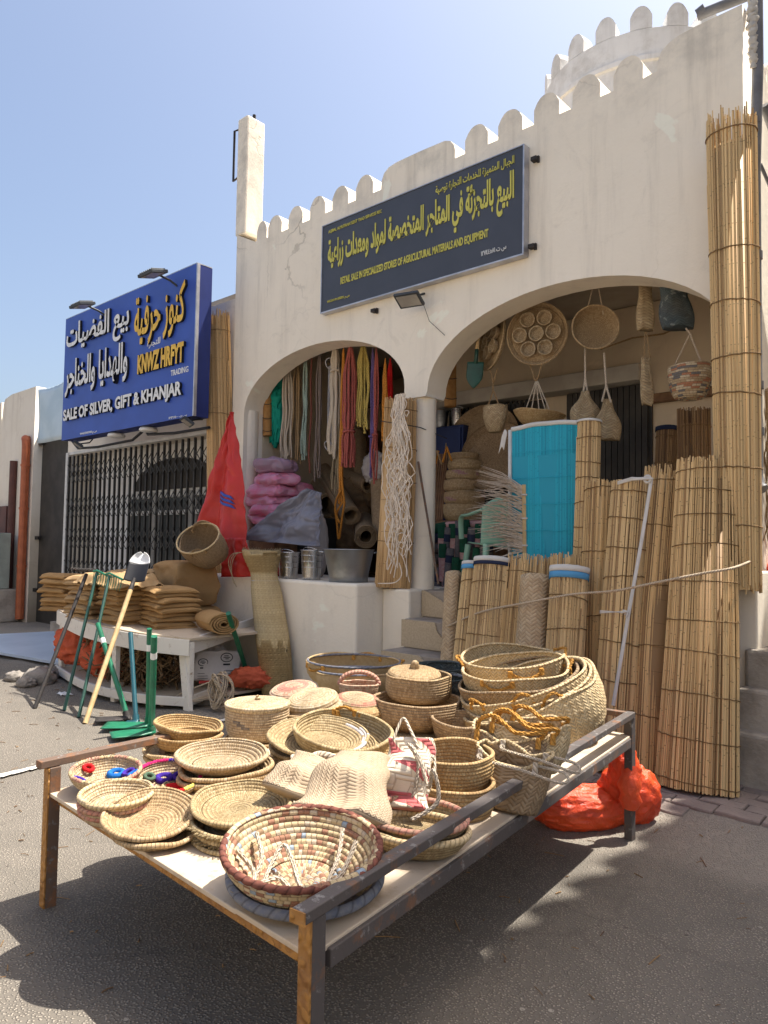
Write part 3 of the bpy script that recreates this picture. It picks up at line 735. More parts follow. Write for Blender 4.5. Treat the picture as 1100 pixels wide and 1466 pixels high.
pts += [(-1.932, 4.81), (-1.928, 4.88), (-1.90, 4.94), (-1.848, 4.978), (-1.78, 5.0), (-1.66, 5.012), (-1.365, 5.02)]
pts += [(-1.365, 1.28), (-1.45, 1.28)]
ra = arch(-2.715, 1.265, 2.78, 0.675)
pts += ra
pts += [(-4.0, 2.74), (-4.245, 2.74)]
la = arch(-5.43, 1.185, 2.86, 0.60)
pts += la
pts += [(-6.62, 0.9)]
clean = [pts[0]]
for q in pts[1:]:
    if (q[0]-clean[-1][0])**2+(q[1]-clean[-1][1])**2 > 1e-7: clean.append(q)
fw = outline('front_wall', clean, BY-FY, M['plaster'], None, Matrix.Translation((0, (FY+BY)/2, 0)) @ XZ)
fw.parent = shop; fw.matrix_parent_inverse = parent_world(shop).inverted()
md = fw.modifiers.new('bev', 'BEVEL'); md.width = 0.012; md.segments = 2; md.limit_method = 'ANGLE'; md.angle_limit = R(50)

def col_tube(name, x, y, z0, z1, r, parent):
    c_ = MB()
    n_ = 12
    c_.tube([(x, y, z0+(z1-z0)*i/n_) for i in range(n_+1)], [r*(1.0+0.02*noise.noise(V((x, y, i*0.7)))) for i in range(n_+1)], 24)
    return part(c_, name, M['plaster'], parent)
col_tube('column', -4.115, 5.135, 0.95, 2.80, 0.108, shop)
col_tube('column', -6.70, 5.135, 0.95, 2.92, 0.115, shop)

def pbox(name, x0, x1, y0, y1, z0, z1, mat, parent, bevel=0.012):
    c_ = MB(); c_.box(((x0+x1)/2, (y0+y1)/2, (z0+z1)/2), (x1-x0, y1-y0, z1-z0))
    return part(c_, name, mat, parent, bevel=bevel)
# corner pier below the right arch, ledge, plinth and floor
pbox('pier', -1.452, -1.30, 4.985, 5.40, -0.1, 1.277, M['plaster'], shop)
pbox('ledge', -6.84, -4.325, 4.50, 5.62, -0.15, 1.075, M['plaster'], shop, 0.025)
pbox('plinth', -4.322, -4.01, 4.83, 5.60, -0.15, 1.03, M['plaster'], shop, 0.02)
pbox('floor', -6.82, -1.36, 5.262, 9.2, 0.84, 1.028, M['step_grey'], shop)
pbox('floor_edge', -4.007, -1.46, 5.0, 5.26, 0.55, 1.024, M['step_grey'], shop)
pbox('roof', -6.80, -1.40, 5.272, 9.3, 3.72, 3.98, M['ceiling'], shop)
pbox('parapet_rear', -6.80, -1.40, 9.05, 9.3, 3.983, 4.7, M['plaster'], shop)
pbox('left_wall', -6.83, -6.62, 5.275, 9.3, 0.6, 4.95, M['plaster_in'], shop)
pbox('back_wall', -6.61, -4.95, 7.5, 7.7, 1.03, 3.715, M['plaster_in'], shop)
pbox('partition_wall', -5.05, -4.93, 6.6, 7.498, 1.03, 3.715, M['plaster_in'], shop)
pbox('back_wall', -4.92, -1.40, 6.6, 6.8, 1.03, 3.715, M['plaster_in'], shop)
# side wall with its own arch (plane X = const)
sp_ = [(5.275, -0.2), (5.275, 5.0), (5.35, 5.0)]
for y0 in (5.62, 6.0, 6.4, 6.8, 7.2, 7.6, 8.0, 8.4): sp_ += [(y0, 4.8)]+[(y0+0.24*i/8, 4.9+0.10*(1-abs(i/4-1)**2.4)) for i in range(9)]+[(y0+0.24, 4.8)]
sp_ += [(9.3, 4.8), (9.3, -0.2), (7.45, -0.2), (7.45, 1.3)]
sp_ += [(6.55-0.9*math.cos(PI-PI*i/20), 2.72+0.62*math.sin(PI*i/20)) for i in range(0, 21)][::1]
sp_ += [(5.65, 1.3), (5.65, -0.2)]
YZ = Matrix(((0, 0, 1, 0), (1, 0, 0, 0), (0, 1, 0, 0), (0, 0, 0, 1)))
swl = outline('side_wall', sp_, 0.2, M['plaster'], None, Matrix.Translation((-1.475, 0, 0)) @ YZ)
swl.parent = shop; swl.matrix_parent_inverse = parent_world(shop).inverted()
# header box and lintel at the back of the right bay, shop door, lattice gate
pbox('header', -4.93, -2.63, 6.36, 6.598, 2.945, 3.10, M['header'], shop)
pbox('lintel', -2.625, -1.5, 6.50, 6.598, 2.75, 2.83, M['brown_wood'], shop)
c_ = MB()
for i in range(14):
    c_.box((-3.40+0.058*i, 6.55, 2.0), (0.05, 0.03, 1.88))
c_.box((-3.02, 6.58, 2.0), (0.86, 0.02, 1.9))
part(c_, 'shop_door', M['dark'], shop)
c_ = MB()
for i in range(17):
    x = -4.86+0.062*i
    c_.box((x, 6.52, 2.45), (0.016, 0.02, 0.98))
for i in range(15):
    for k2 in range(3):
        x = -4.86+0.062*i; z0 = 2.05+0.3*k2
        c_.bar((x, 6.50, z0), (x+0.124, 6.50, z0+0.28), 0.006, 0.02); c_.bar((x+0.124, 6.506, z0), (x, 6.506, z0+0.28), 0.006, 0.02)
part(c_, 'lattice_gate', M['black_metal'], shop)
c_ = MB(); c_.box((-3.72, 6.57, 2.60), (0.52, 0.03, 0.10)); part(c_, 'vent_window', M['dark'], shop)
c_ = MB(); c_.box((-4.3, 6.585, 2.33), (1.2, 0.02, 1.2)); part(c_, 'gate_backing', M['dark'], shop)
# tiled steps in the right arch
for kk, (z1, y0, y1) in enumerate([(0.79, 4.75, 4.998), (0.55, 4.50, 4.748), (0.31, 4.25, 4.498)]):
    x0 = -4.0-0.06*kk if kk == 0 else -4.02
    pbox('step', x0, (-2.2, -3.25, -3.45)[kk], y0, 4.998-0.003*kk, -0.15+0.0005*kk, z1, M['step_grey'], shop, 0.012)
def slab_tile(pts_, y, th=0.014):
    o = outline('riser_tile', pts_, th, M['tile'], None, Matrix.Translation((0, y-th/2-0.001, 0)) @ XZ)
    o.parent = shop; o.matrix_parent_inverse = parent_world(shop).inverted()
slab_tile([(-4.0, 0.80), (-4.0, 1.022), (-3.97, 1.022), (-3.80, 0.95), (-3.66, 0.86), (-3.55, 0.80)], 5.0)
slab_tile([(-4.015, 0.56), (-4.015, 0.785), (-3.66, 0.785), (-3.64, 0.72), (-3.57, 0.65), (-3.555, 0.56)], 4.75)
slab_tile([(-3.55, 0.56), (-3.55, 0.73), (-3.46, 0.785), (-3.0, 0.785), (-3.0, 0.56)], 4.75)
slab_tile([(-4.015, 0.32), (-4.015, 0.545), (-3.62, 0.545), (-3.5, 0.45), (-3.46, 0.32)], 4.5)
# short pillar on the left end of the parapet with its iron hoop
pil = MB()
n_ = 6
pil.box((-6.785, 5.135, 5.68), (0.185, 0.262, 1.40))
pilo = part(pil, 'parapet_pillar', M['plaster'], shop, bevel=0.02)
c_ = MB()
c_.tube([(-6.88, 5.05, 5.72), (-7.0, 5.05, 5.70), (-7.0, 5.05, 6.31), (-6.88, 5.05, 6.29)], 0.014, 8)
part(c_, 'iron_hoop', M['iron'], shop)
c_ = MB(); c_.tube([(-6.72, 5.12, 6.36), (-6.72, 5.12, 6.43)], 0.02, 8); part(c_, 'bolt', M['iron'], shop)
# bare roof hardware: big pipe at the right top corner, drain pipe with torn insulation down the corner
c_ = MB()
p0, p1 = at(1000, 22, Y=5.12), at(1085, -12, Y=5.12)
c_.tube([p0, p0.lerp(p1, 0.3), p1], 0.034, 14)
c_.tube([p0-V((0.004, 0, 0)), p0+V((0.05, 0, 0.02))], 0.043, 14)
part(c_, 'roof_pipe', M['grey_pipe'], shop)
c_ = MB()
c_.tube([(-1.29, 5.06, 5.03), (-1.29, 5.06, 4.6), (-1.31, 5.05, 3.9), (-1.312, 5.05, 1.9), (-1.30, 5.045, 1.83), (-1.27, 5.03, 1.80)], 0.035, 14)
for zz in (2.15, 2.45, 3.3, 4.2): c_.tube([(-1.31, 5.05, zz), (-1.31, 5.05, zz+0.05)], 0.042, 14)
part(c_, 'drain_pipe', M['grey_pipe'], shop)
c_ = MB()
pw = [(-1.31+0.018*noise.noise(V((i*0.4, 1, 2))), 5.03+0.02*noise.noise(V((i*0.4, 5, 2))), 5.07-0.011*i) for i in range(46)]
c_.tube(pw, [0.012+0.032*(0.5+0.5*noise.noise(V((i*0.55, 3, 7))))*(1-0.5*i/46)+0.008*hsh(i, 4) for i in range(46)], 18)
part(c_, 'torn_insulation', M['wool'], shop)
c_ = MB()
c_.tube([(-1.27, 5.12, 4.35), (-1.2, 5.6, 3.95), (-1.12, 6.2, 3.5)], 0.028, 12)
c_.tube([(-1.29, 5.10, 3.95), (-1.2, 5.6, 3.55), (-1.15, 6.2, 3.2)], 0.012, 8)
part(c_, 'side_pipe', M['grey_pipe'], shop)
c_ = MB()
c_.tube([(-1.36, 7.0, 4.35), (-0.9, 7.0, 4.36), (0.5, 7.0, 4.38)], 0.02, 8)
part(c_, 'cross_pipe', M['grey_pipe'], shop)

# ------------------------------------------------------------------ staircase at the right corner
st = thing('stone_staircase', 'worn concrete steps climbing beside the corner of the cream shop', 'stairs', (-0.7, 5.2, 0))
for kk, (px, py, yy) in enumerate([(1042, 1046, 4.70), (1054, 985, 4.82), (1066, 929, 4.94)]):
    q = at(px, py, Y=yy)
    c_ = MB(); c_.box(((q.x+0.9)/2, (yy+6.6)/2, (q.z-0.12)/2), (0.9-q.x, 6.6-yy, q.z+0.12+0.001*kk))
    part(c_, 'step', M['concrete'], st, bevel=0.02)
q = at(1078, 842, Y=5.75)
c_ = MB(); c_.box(((q.x+0.9)/2, 6.2, q.z/2), (0.9-q.x, 0.85, q.z))
part(c_, 'landing', M['plaster_far'], st, bevel=0.02)

# ------------------------------------------------------------------ round white tower on the roof behind
TX, TY, TR = -3.10, 7.55, 1.02
tw = thing('round_tower', 'white round tower with crenellated top rising behind the shop parapet', 'tower', (TX, TY, 3.9))
tb = at(912, 58, Y=TY-TR*0.8).z
c_ = MB()
n_ = 64
prof = [(TR, 0.08-0), (TR, tb-3.9-0.33), (TR+0.025, tb-3.9-0.32), (TR+0.025, tb-3.9-0.27), (TR, tb-3.9-0.26), (TR, tb-3.9), (TR-0.16, tb-3.9), (TR-0.16, tb-3.9-0.6), (0, tb-3.9-0.6)]
pf2 = []
for i, (r, z) in enumerate(prof):
    if i:
        r0, z0 = prof[i-1]; L_ = math.hypot(r-r0, z-z0); e_ = min(0.004/L_, 0.3)
        pf2 += [(lerp(r0, r, e_), lerp(z0, z, e_), 0), (lerp(r0, r, 1-e_), lerp(z0, z, 1-e_), 0)]
    pf2.append((r, z, 0))
c_.lathe(pf2, 72)
c_.build('tower_wall', M['plaster_white'], tw)
nm_ = 19
for i in range(nm_):
    a0 = 2*PI*(i+0.15)/nm_; da = 2*PI/nm_*0.60
    c_ = MB(); vs = []; ns_ = 8
    for j in range(ns_+1):
        t = j/ns_; a = a0+da*t; hh = 0.13+0.10*(1-abs(2*t-1)**2.4)
        for rr_, zz in ((TR, 0.004), (TR, hh), (TR-0.15, hh), (TR-0.15, 0.004)):
            vs.append((rr_*math.cos(a), rr_*math.sin(a), tb-3.9+zz))
    fs = []
    for j in range(ns_):
        for k2 in range(4): fs.append((j*4+k2, j*4+(k2+1) % 4, (j+1)*4+(k2+1) % 4, (j+1)*4+k2))
    fs += [(0, 3, 2, 1), (ns_*4, ns_*4+1, ns_*4+2, ns_*4+3)]
    c_.add(vs, fs, None, 0, False)
    c_.build('merlon', M['plaster_white'], tw)

# ------------------------------------------------------------------ silver shop on the left: wall, gate, windows, door
blue = thing('silver_shop', 'beige shopfront under the blue sign, closed by a black folding gate', 'building', (-9, 5, 0))
c_ = MB()
for (x0, x1, z0, z1) in ((-11.2, -6.85, 2.75, 4.3), (-11.2, -10.95, 0, 2.718), (-7.15, -6.85, 0, 2.718), (-10.95, -7.15, 0, 0.25)):
    c_.box(((x0+x1)/2, 5.26, (z0+z1)/2), (x1-x0, 0.3, z1-z0))
part(c_, 'front_wall', M['plaster_far'], blue)
c_ = MB(); c_.box((-9.02, 5.46, 1.5), (4.3, 0.09, 2.9)); part(c_, 'inner_wall', M['plaster_white'], blue)
c_ = MB(); c_.box((-9.02, 6.8, 4.36), (4.3, 3.2, 0.1)); part(c_, 'roof', M['ceiling'], blue)
c_ = MB(); c_.box((-9.02, 5.40, 0.06), (4.2, 1.0, 0.25)); part(c_, 'floor', M['concrete'], blue)
# shop windows behind the gate with arched dark fanlights
for (x0, x1) in ((-9.75, -9.12), (-9.0, -8.22), (-8.1, -7.4)):
    wdw = MB()
    for (u0, u1, z0, z1) in ((x0, x0+0.05, 0.25, 2.1), (x1-0.05, x1, 0.25, 2.1), (x0+0.05, x1-0.05, 2.02, 2.1), (x0+0.05, x1-0.05, 0.25, 0.36), (x0+0.05, x1-0.05, 1.78, 1.84)):
        wdw.box(((u0+u1)/2, 5.385, (z0+z1)/2), (u1-u0, 0.06, z1-z0))
    wo = part(wdw, 'window', M['white_frame'], blue)
    gl = MB(); gl.box(((x0+x1)/2, 5.39, 1.18), (x1-x0-0.1, 0.012, 1.66)); part(gl, 'pane', M['glass'], wo)
fan = outline('fanlight', [(-8.62+1.02*math.cos(PI*i/24), 2.13+0.42*math.sin(PI*i/24)) for i in range(25)], 0.03, M['dark'], None, Matrix.Translation((0, 5.392, 0)) @ XZ)
fan.parent = blue; fan.matrix_parent_inverse = parent_world(blue).inverted()
# sliding sash door frame hints lower down are hidden by the stacks
gate = thing('folding_gate', 'black steel folding lattice gate closed across the silver shop front', 'gate', (-9, 5.02, 0.1))
n_ = 27; x0, x1 = -10.93, -7.17
gb = MB()
for i in range(n_+1):
    x = x0+(x1-x0)*i/n_+0.006*math.sin(i*2.1)
    gb.box((x, 5.02, 1.46), (0.027, 0.026, 2.46))
part(gb, 'upright_bars', M['black_metal'], gate)
dx = (x1-x0)/n_
for zc in (2.42, 1.90, 1.45, 0.98, 0.52):
    gb = MB()
    for i in range(n_-1):
        xa = x0+dx*i
        gb.bar((xa, 5.00, zc-0.14), (xa+dx*2, 5.00, zc+0.14), 0.004, 0.013); gb.bar((xa, 4.992, zc+0.14), (xa+dx*2, 4.992, zc-0.14), 0.004, 0.013)
    part(gb, 'lattice', M['black_metal'], gate)
gb = MB(); gb.box((-10.99, 5.04, 1.45), (0.07, 0.08, 2.6)); part(gb, 'post', M['white_frame'], gate)
gb = MB(); gb.box((-9.05, 5.05, 2.735), (3.9, 0.06, 0.04)); part(gb, 'top_track', M['white_frame'], gate)

# ------------------------------------------------------------------ far left building with drain pipe
far = thing('whitewashed_house', 'old whitewashed wall with rounded parapet left of the blue sign', 'building', (-13, 5, 0))
FYL = 5.3
ftl, ftr = at(5, 570, Y=FYL), at(52, 553, Y=FYL)
fpts = [(-17.5, -0.1), (-17.5, ftr.z-0.55), (ftl.x-0.55, ftr.z-0.55), (ftl.x-0.5, ftr.z-0.28), (ftl.x-0.25, ftr.z-0.12), (ftl.x-0.06, ftr.z-0.1), (ftl.x-0.03, ftr.z-0.55), (ftl.x+0.02, ftr.z-0.16), (ftl.x+0.1, ftr.z-0.06), (ftl.x+0.4, ftr.z-0.01), (ftr.x, ftr.z), (ftr.x, -0.1)]
fo = outline('front_wall', fpts, 0.25, M['plaster_far'], None, Matrix.Translation((0, FYL+0.125, 0)) @ XZ)
fo.parent = far; fo.matrix_parent_inverse = parent_world(far).inverted()
c_ = MB(); c_.box((ftr.x-0.126, FYL+1.9, (ftr.z-0.2)/2), (0.25, 3.3, ftr.z-0.2)); part(c_, 'side_wall', M['plaster_far'], far)
pj = at(35, 890, Y=FYL-0.25)
pt, pb_ = at(38, 632, Y=FYL-0.08), at(22, 895, Y=FYL-0.08)
c_ = MB()
c_.tube(smooth_path([pt+V((-0.10, 0.2, 0.03)), pt+V((-0.08, 0.03, 0.05)), pt+V((-0.02, 0, 0.03)), pt+V((0, 0, -0.08)), pt+V((0, 0, -0.3))], 5)+[V((pt.x, pt.y, 0.05))], 0.07, 16)
for zz in (pt.z*0.3, pt.z*0.62, pt.z*0.86): c_.tube([(pt.x, pt.y, zz), (pt.x, pt.y, zz+0.04)], 0.08, 16)
pipe = part(c_, 'drain_pipe', M['orange_pipe'], far)
c_ = MB(); q = at(20, 660, Y=FYL-0.05)
c_.tube([(q.x, q.y, q.z), (q.x, q.y, 0.2)], 0.065, 14)
part(c_, 'downpipe', M['brown_panel'], far)
c_ = MB(); q = at(2, 725, Y=FYL-0.1); c_.box((q.x-0.3, q.y, q.z/2), (1.2, 0.05, q.z)); part(c_, 'panel', M['brown_panel'], far)
# black side door and pale blue sheet between the two buildings
c_ = MB()
bl, br = at(60, 760, Y=5.45), at(96, 760, Y=5.45)
c_.box(((bl.x+br.x)/2+0.12, 5.47, 1.72), (br.x-bl.x+0.55, 0.04, 3.44))
part(c_, 'side_door', M['dark'], far)
c_ = MB()
for zz in (0.55, 1.45, 3.1): c_.box((bl.x-0.08, 5.40, zz), (0.22, 0.05, 0.06))
part(c_, 'hinge', M['black_metal'], far)
c_ = MB()
sa, sb = at(55, 590, Y=5.28), at(100, 600, Y=5.28)
zs0, zs1 = at(58, 634, Y=5.27).z, at(58, 557, Y=5.27).z
c_.grid(lambda u, v: V((lerp(sa.x+0.03, sb.x+0.6, u), 5.27+0.02*math.sin(u*9+v*4), lerp(zs0-0.03*u, zs1-0.03*math.sin(u*7), v))), 16, 10)
tag(part(c_, 'hoarding_sheet', M['blue_sheet'], far, solid=0.01))
q = at(0, 800, Y=4.75)
cab = thing('meter_cabinet', 'grey green metal cabinet on a concrete base left of the orange pipe', 'cabinet', (q.x, 4.8, 0))
tz, bz_ = at(10, 762, Y=4.6).z, at(10, 850, Y=4.6).z
xr = at(15, 800, Y=5.1).x
c_ = MB(); c_.box((xr-0.45, 4.85, (tz+bz_)/2), (0.9, 0.5, tz-bz_)); cbo = part(c_, 'box', M['grey_green'], cab, bevel=0.012)
c_ = MB(); c_.box((xr-0.45, 4.594, (tz+bz_)/2), (0.78, 0.012, tz-bz_-0.1)); part(c_, 'door', M['grey_green'], cab, bevel=0.004)
c_ = MB(); c_.tube([(xr-0.12, 4.588, (tz+bz_)/2+0.25), (xr-0.12, 4.56, (tz+bz_)/2+0.25)], 0.03, 12); part(c_, 'lock', M['black_metal'], cab)
c_ = MB(); xr2 = at(25, 860, Y=5.2).x; c_.box((xr2-0.6, 4.87, bz_/2-0.002), (1.2, 0.74, bz_-0.01)); part(c_, 'plinth', M['concrete'], cab, bevel=0.02)

# ------------------------------------------------------------------ neighbouring house across the alley: out of the frame, its parapet shades the street
nb = thing('neighbouring_house', 'tall whitewashed house with crenellated parapet across the alley, shading the street', 'building', (1.6, 2, 0))
NX, NH = 0.73, 9.85
npnt = [(4.2, 0), (4.2, NH)]
yy = 4.3
while yy < 9.3:
    npnt += merlon(yy, yy+0.20, NH+0.36, NH, 0.14); yy += 0.36
npnt += [(9.9, NH), (9.9, 0)]
no = outline('front_wall', npnt, 0.3, M['plaster_far'], None, Matrix.Translation((NX+0.15, 0, 0)) @ YZ)
no.parent = nb; no.matrix_parent_inverse = parent_world(nb).inverted()
c_ = MB(); c_.box((3.3, 7.05, NH/2-0.2), (4.2, 5.6, NH-0.4)); part(c_, 'house_block', M['plaster_far'], nb)
for (y_, z_) in ((5.4, 4.2), (8.0, 4.2), (5.4, 6.9)):
    wdw = MB(); wdw.box((NX-0.012, y_, z_), (0.03, 0.9, 1.2)); wo = part(wdw, 'window', M['brown_wood'], nb)
    gl = MB(); gl.box((NX-0.03, y_, z_), (0.012, 0.76, 1.06)); part(gl, 'pane', M['glass'], wo)

# ------------------------------------------------------------------ unseen shop row behind the camera, added to bounce warm sunlight
op = thing('bounce_shop_row', 'unseen row of cream shops behind the viewer, added to bounce sunlight', 'building', (-6, -8, 0))
opn = [(-22.0, -0.1), (-22.0, 5.2)]
xx = -21.8
while xx < 7.5: opn += merlon(xx, xx+0.3, 5.45, 5.2, 0.12); xx += 0.62
opn += [(8.2, 5.2), (8.2, -0.1)]
oo = outline('front_wall', opn, 0.3, M['plaster'], None, Matrix.Translation((0, -8.0, 0)) @ XZ)
oo.parent = op; oo.matrix_parent_inverse = parent_world(op).inverted()
c_ = MB(); c_.box((-6.9, -10.7, 2.5), (30.0, 5.0, 4.9)); part(c_, 'shop_block', M['plaster'], op)
for i in range(6):
    c_ = MB(); c_.box((-19+4.4*i, -7.83, 1.3), (2.2, 0.06, 2.5)); part(c_, 'shutter', M['brown_panel'], op)
# ------------------------------------------------------------------ lettering
AR = {}
for p in "ا:FE8D,FE8E,,;ب:FE8F,FE90,FE91,FE92;ت:FE95,FE96,FE97,FE98;ة:FE93,FE94,,;ج:FE9D,FE9E,FE9F,FEA0;ح:FEA1,FEA2,FEA3,FEA4;خ:FEA5,FEA6,FEA7,FEA8;د:FEA9,FEAA,,;ر:FEAD,FEAE,,;ز:FEAF,FEB0,,;س:FEB1,FEB2,FEB3,FEB4;ص:FEB9,FEBA,FEBB,FEBC;ض:FEBD,FEBE,FEBF,FEC0;ع:FEC9,FECA,FECB,FECC;ف:FED1,FED2,FED3,FED4;ك:FED9,FEDA,FEDB,FEDC;ل:FEDD,FEDE,FEDF,FEE0;م:FEE1,FEE2,FEE3,FEE4;ن:FEE5,FEE6,FEE7,FEE8;ه:FEE9,FEEA,FEEB,FEEC;و:FEED,FEEE,,;ي:FEF1,FEF2,FEF3,FEF4;ئ:FE89,FE8A,FE8B,FE8C".split(';'):
    kx, vx = p.split(':'); AR[kx] = [chr(int(h, 16)) if h else None for h in vx.split(',')]
def arabic(s):
    out = []
    for i, c in enumerate(s):
        if c not in AR: out.append(c); continue
        pv = i > 0 and s[i-1] in AR and AR[s[i-1]][2] is not None
        nx_ = i < len(s)-1 and s[i+1] in AR and AR[c][2] is not None
        out.append(AR[c][3 if pv and nx_ else 1 if pv else 2 if nx_ else 0])
    res, run = [], []
    for c in reversed(out):                       # digits keep their own left-to-right order
        if c.isdigit(): run.insert(0, c)
        else: res += run+[c]; run = []
    return ''.join(res+run)
def lettering(name, body, x0, x1, z0, z1, y, depth, mats, parent, bold=0.0, ar=False, shear=0.0, rows=None):
    """text fitted to a box on a plane of constant Y; mats = face, edge"""
    txt = arabic(body) if ar else body
    cu = bpy.data.curves.new(name, 'FONT'); cu.size = 1.0; cu.offset = bold; cu.resolution_u = 4; cu.extrude = 0.5
    t = bpy.data.objects.new(name, cu)
    dg = bpy.context.evaluated_depsgraph_get()
    def right_of(s_):
        cu.body = s_
        me_ = bpy.data.meshes.new_from_object(t); r_ = max(v.co.x for v in me_.vertices); bpy.data.meshes.remove(me_); return r_
    def contours(c):                               # the outlines of one letter, sampled to polygons
        cu.body = c
        cv = t.to_curve(dg); out = []
        for sp in cv.splines:
            if sp.type == 'BEZIER':
                P_ = sp.bezier_points; poly = []
                for i in range(len(P_)):
                    p, q = P_[i], P_[(i+1) % len(P_)]
                    st = p.handle_right_type == 'VECTOR' and q.handle_left_type == 'VECTOR'
                    for j in range(1 if st else 5):
                        e = j/5; f = 1-e
                        poly.append(tuple(p.co[k_]*f**3+3*p.handle_right[k_]*f*f*e+3*q.handle_left[k_]*f*e*e+q.co[k_]*e**3 for k_ in (0, 1)))
            else: poly = [(p.co[0], p.co[1]) for p in sp.points]
            if len(poly) > 2: out.append(poly)
        t.to_curve_clear(); return out
    def area(p): return sum(p[i-1][0]*p[i][1]-p[i][0]*p[i-1][1] for i in range(len(p)))/2
    def inside(q, p):
        r_ = False
        for i in range(len(p)):
            (xa, ya), (xb, yb) = p[i-1], p[i]
            if (ya > q[1]) != (yb > q[1]) and q[0] < (xb-xa)*(q[1]-ya)/(yb-ya)+xa: r_ = not r_
        return r_
    def solid(c):
        """each stroke of a letter is filled by itself (with its own holes), so crossing strokes do not cancel out"""
        cs = contours(c)
        if not cs: return []
        sg = area(max(cs, key=lambda p: abs(area(p)))) > 0
        outer = [p for p in cs if (area(p) > 0) == sg]; holes = [p for p in cs if (area(p) > 0) != sg]
        groups = [[p] for p in outer]
        for h in holes:
            host = [g for g in groups if inside(h[0], g[0])]
            for g in host: g.append(h)
        res = []
        for g in groups:
            c2 = bpy.data.curves.new('stroke', 'CURVE'); c2.dimensions = '2D'; c2.fill_mode = 'BOTH'; c2.extrude = 0.5; c2.offset = bold
            for poly in g:
                sp = c2.splines.new('POLY'); sp.points.add(len(poly)-1); sp.use_cyclic_u = True
                for p, q in zip(sp.points, poly): p.co = (q[0], q[1], 0, 1)
            o2 = bpy.data.objects.new('stroke', c2); me_ = bpy.data.meshes.new_from_object(o2)
            res.append(([tuple(v.co) for v in me_.vertices], [tuple(p.vertices) for p in me_.polygons]))
            bpy.data.objects.remove(o2); bpy.data.curves.remove(c2); bpy.data.meshes.remove(me_)
        return res
    mw = right_of('M')
    vs, fs, flag = [], [], []
    gi = 0; cache = {}
    for i, c in enumerate(txt):
        if c == ' ': continue
        adv = right_of(txt[:i]+'M')-mw
        if c not in cache: cache[c] = solid(c)
        for vv, ff in cache[c]:
            b0 = len(vs); gi += 1
            for v in vv: vs.append((v[0]+adv, v[1])); flag.append(0.0005*(gi % 7) if v[2] > 0 else None)
            fs += [tuple(b0+v for v in f) for f in ff]
    bpy.data.objects.remove(t); bpy.data.curves.remove(cu)
    ax, bx = min(v[0] for v in vs), max(v[0] for v in vs); ay, by = min(v[1] for v in vs), max(v[1] for v in vs)
    me = bpy.data.meshes.new(name)
    me.from_pydata([(x0+(v[0]-ax)/(bx-ax)*(x1-x0), y-(depth+fl if fl is not None else 0.0003), z0+(v[1]-ay)/(by-ay)*(z1-z0)) for v, fl in zip(vs, flag)], [], fs)
    me.materials.clear()
    for mm in mats: me.materials.append(mm)
    me.update()
    if len(mats) > 1:
        for pg in me.polygons: pg.material_index = 0 if all(me.vertices[vi].co.y < y-depth*0.7 for vi in pg.vertices) else 1
    o = bpy.data.objects.new(name, me); COL.objects.link(o)
    o.parent = parent; o.matrix_parent_inverse = parent_world(parent).inverted()
    return o

# ------------------------------------------------------------------ dark sign on the shop
sgn = thing('shop_sign', 'dark navy sign board with lime Arabic and English lettering above the arches', 'sign', (-4.13, 4.95, 3.735))
sx0, sx1, sz0, sz1 = -5.29, -2.975, 3.737, 4.615
SY = 4.925
c_ = MB(); c_.box(((sx0+sx1)/2, (SY+4.992)/2, (sz0+sz1)/2), (sx1-sx0, 4.992-SY-0.004, sz1-sz0)); part(c_, 'board', M['navy_sign'], sgn)
c_ = MB()
for (u0, u1, z0, z1) in ((sx0-0.012, sx1+0.012, sz0-0.014, sz0-0.001), (sx0-0.012, sx1+0.012, sz1+0.001, sz1+0.009), (sx1+0.001, sx1+0.014, sz0-0.001, sz1+0.001), (sx0-0.012, sx0-0.001, sz0-0.001, sz1+0.001)):
    c_.box(((u0+u1)/2, 4.955, (z0+z1)/2), (u1-u0, 0.075, z1-z0))
part(c_, 'trim', M['alu'], sgn)
for (px, py) in ((766, 228), (762, 353), (600, 274), (536, 445)):
    q = at(px, py, Y=4.97); c_ = MB(); c_.box((q.x, 4.97, q.z), (0.05, 0.05, 0.03)); c_.box((q.x+0.02, 4.985, q.z), (0.02, 0.02, 0.05)); part(c_, 'bracket', M['iron'], sgn)
def onsign(px0, py0, px1, py1):
    return at(px0, py0, Y=SY), at(px1, py1, Y=SY)
W_ = sx1-sx0; Hh = sz1-sz0
def fx(u): return sx0+W_*u
def fz(v): return sz0+Hh*v
LM = [M['letter_lime']]
lettering('large_lettering', 'البيع بالتجزئة في المتاجر المتخصصة لمواد ومعدات زراعية', fx(0.035), fx(0.965), fz(0.40), fz(0.82), SY, 0.004, LM, sgn, 0.030, True)
lettering('heading_lettering', 'الجبال المتميزة للخدمات التجارة توصية', fx(0.62), fx(0.965), fz(0.845), fz(0.945), SY, 0.003, LM, sgn, 0.012, True)
lettering('heading_lettering', 'ALJIBAL ALMUTAMAYIZAT TRAD SERVICES REC', fx(0.035), fx(0.345), fz(0.885), fz(0.930), SY, 0.003, LM, sgn, 0.008)
lettering('english_lettering', 'RETAIL SALE IN SPECIALIZED STORES OF AGRICULTURAL MATERIALS AND EQUIPMENT', fx(0.115), fx(0.86), fz(0.24), fz(0.335), SY, 0.003, LM, sgn, 0.028)
lettering('number_lettering', 'س ت ١٢٧٤٤٥٨١', fx(0.83), fx(0.935), fz(0.075), fz(0.135), SY, 0.003, [M['letter_white']], sgn, 0.01, True)
lettering('number_lettering', '99533199150202 م.س', fx(0.035), fx(0.17), fz(0.075), fz(0.115), SY, 0.003, LM, sgn, 0.01)

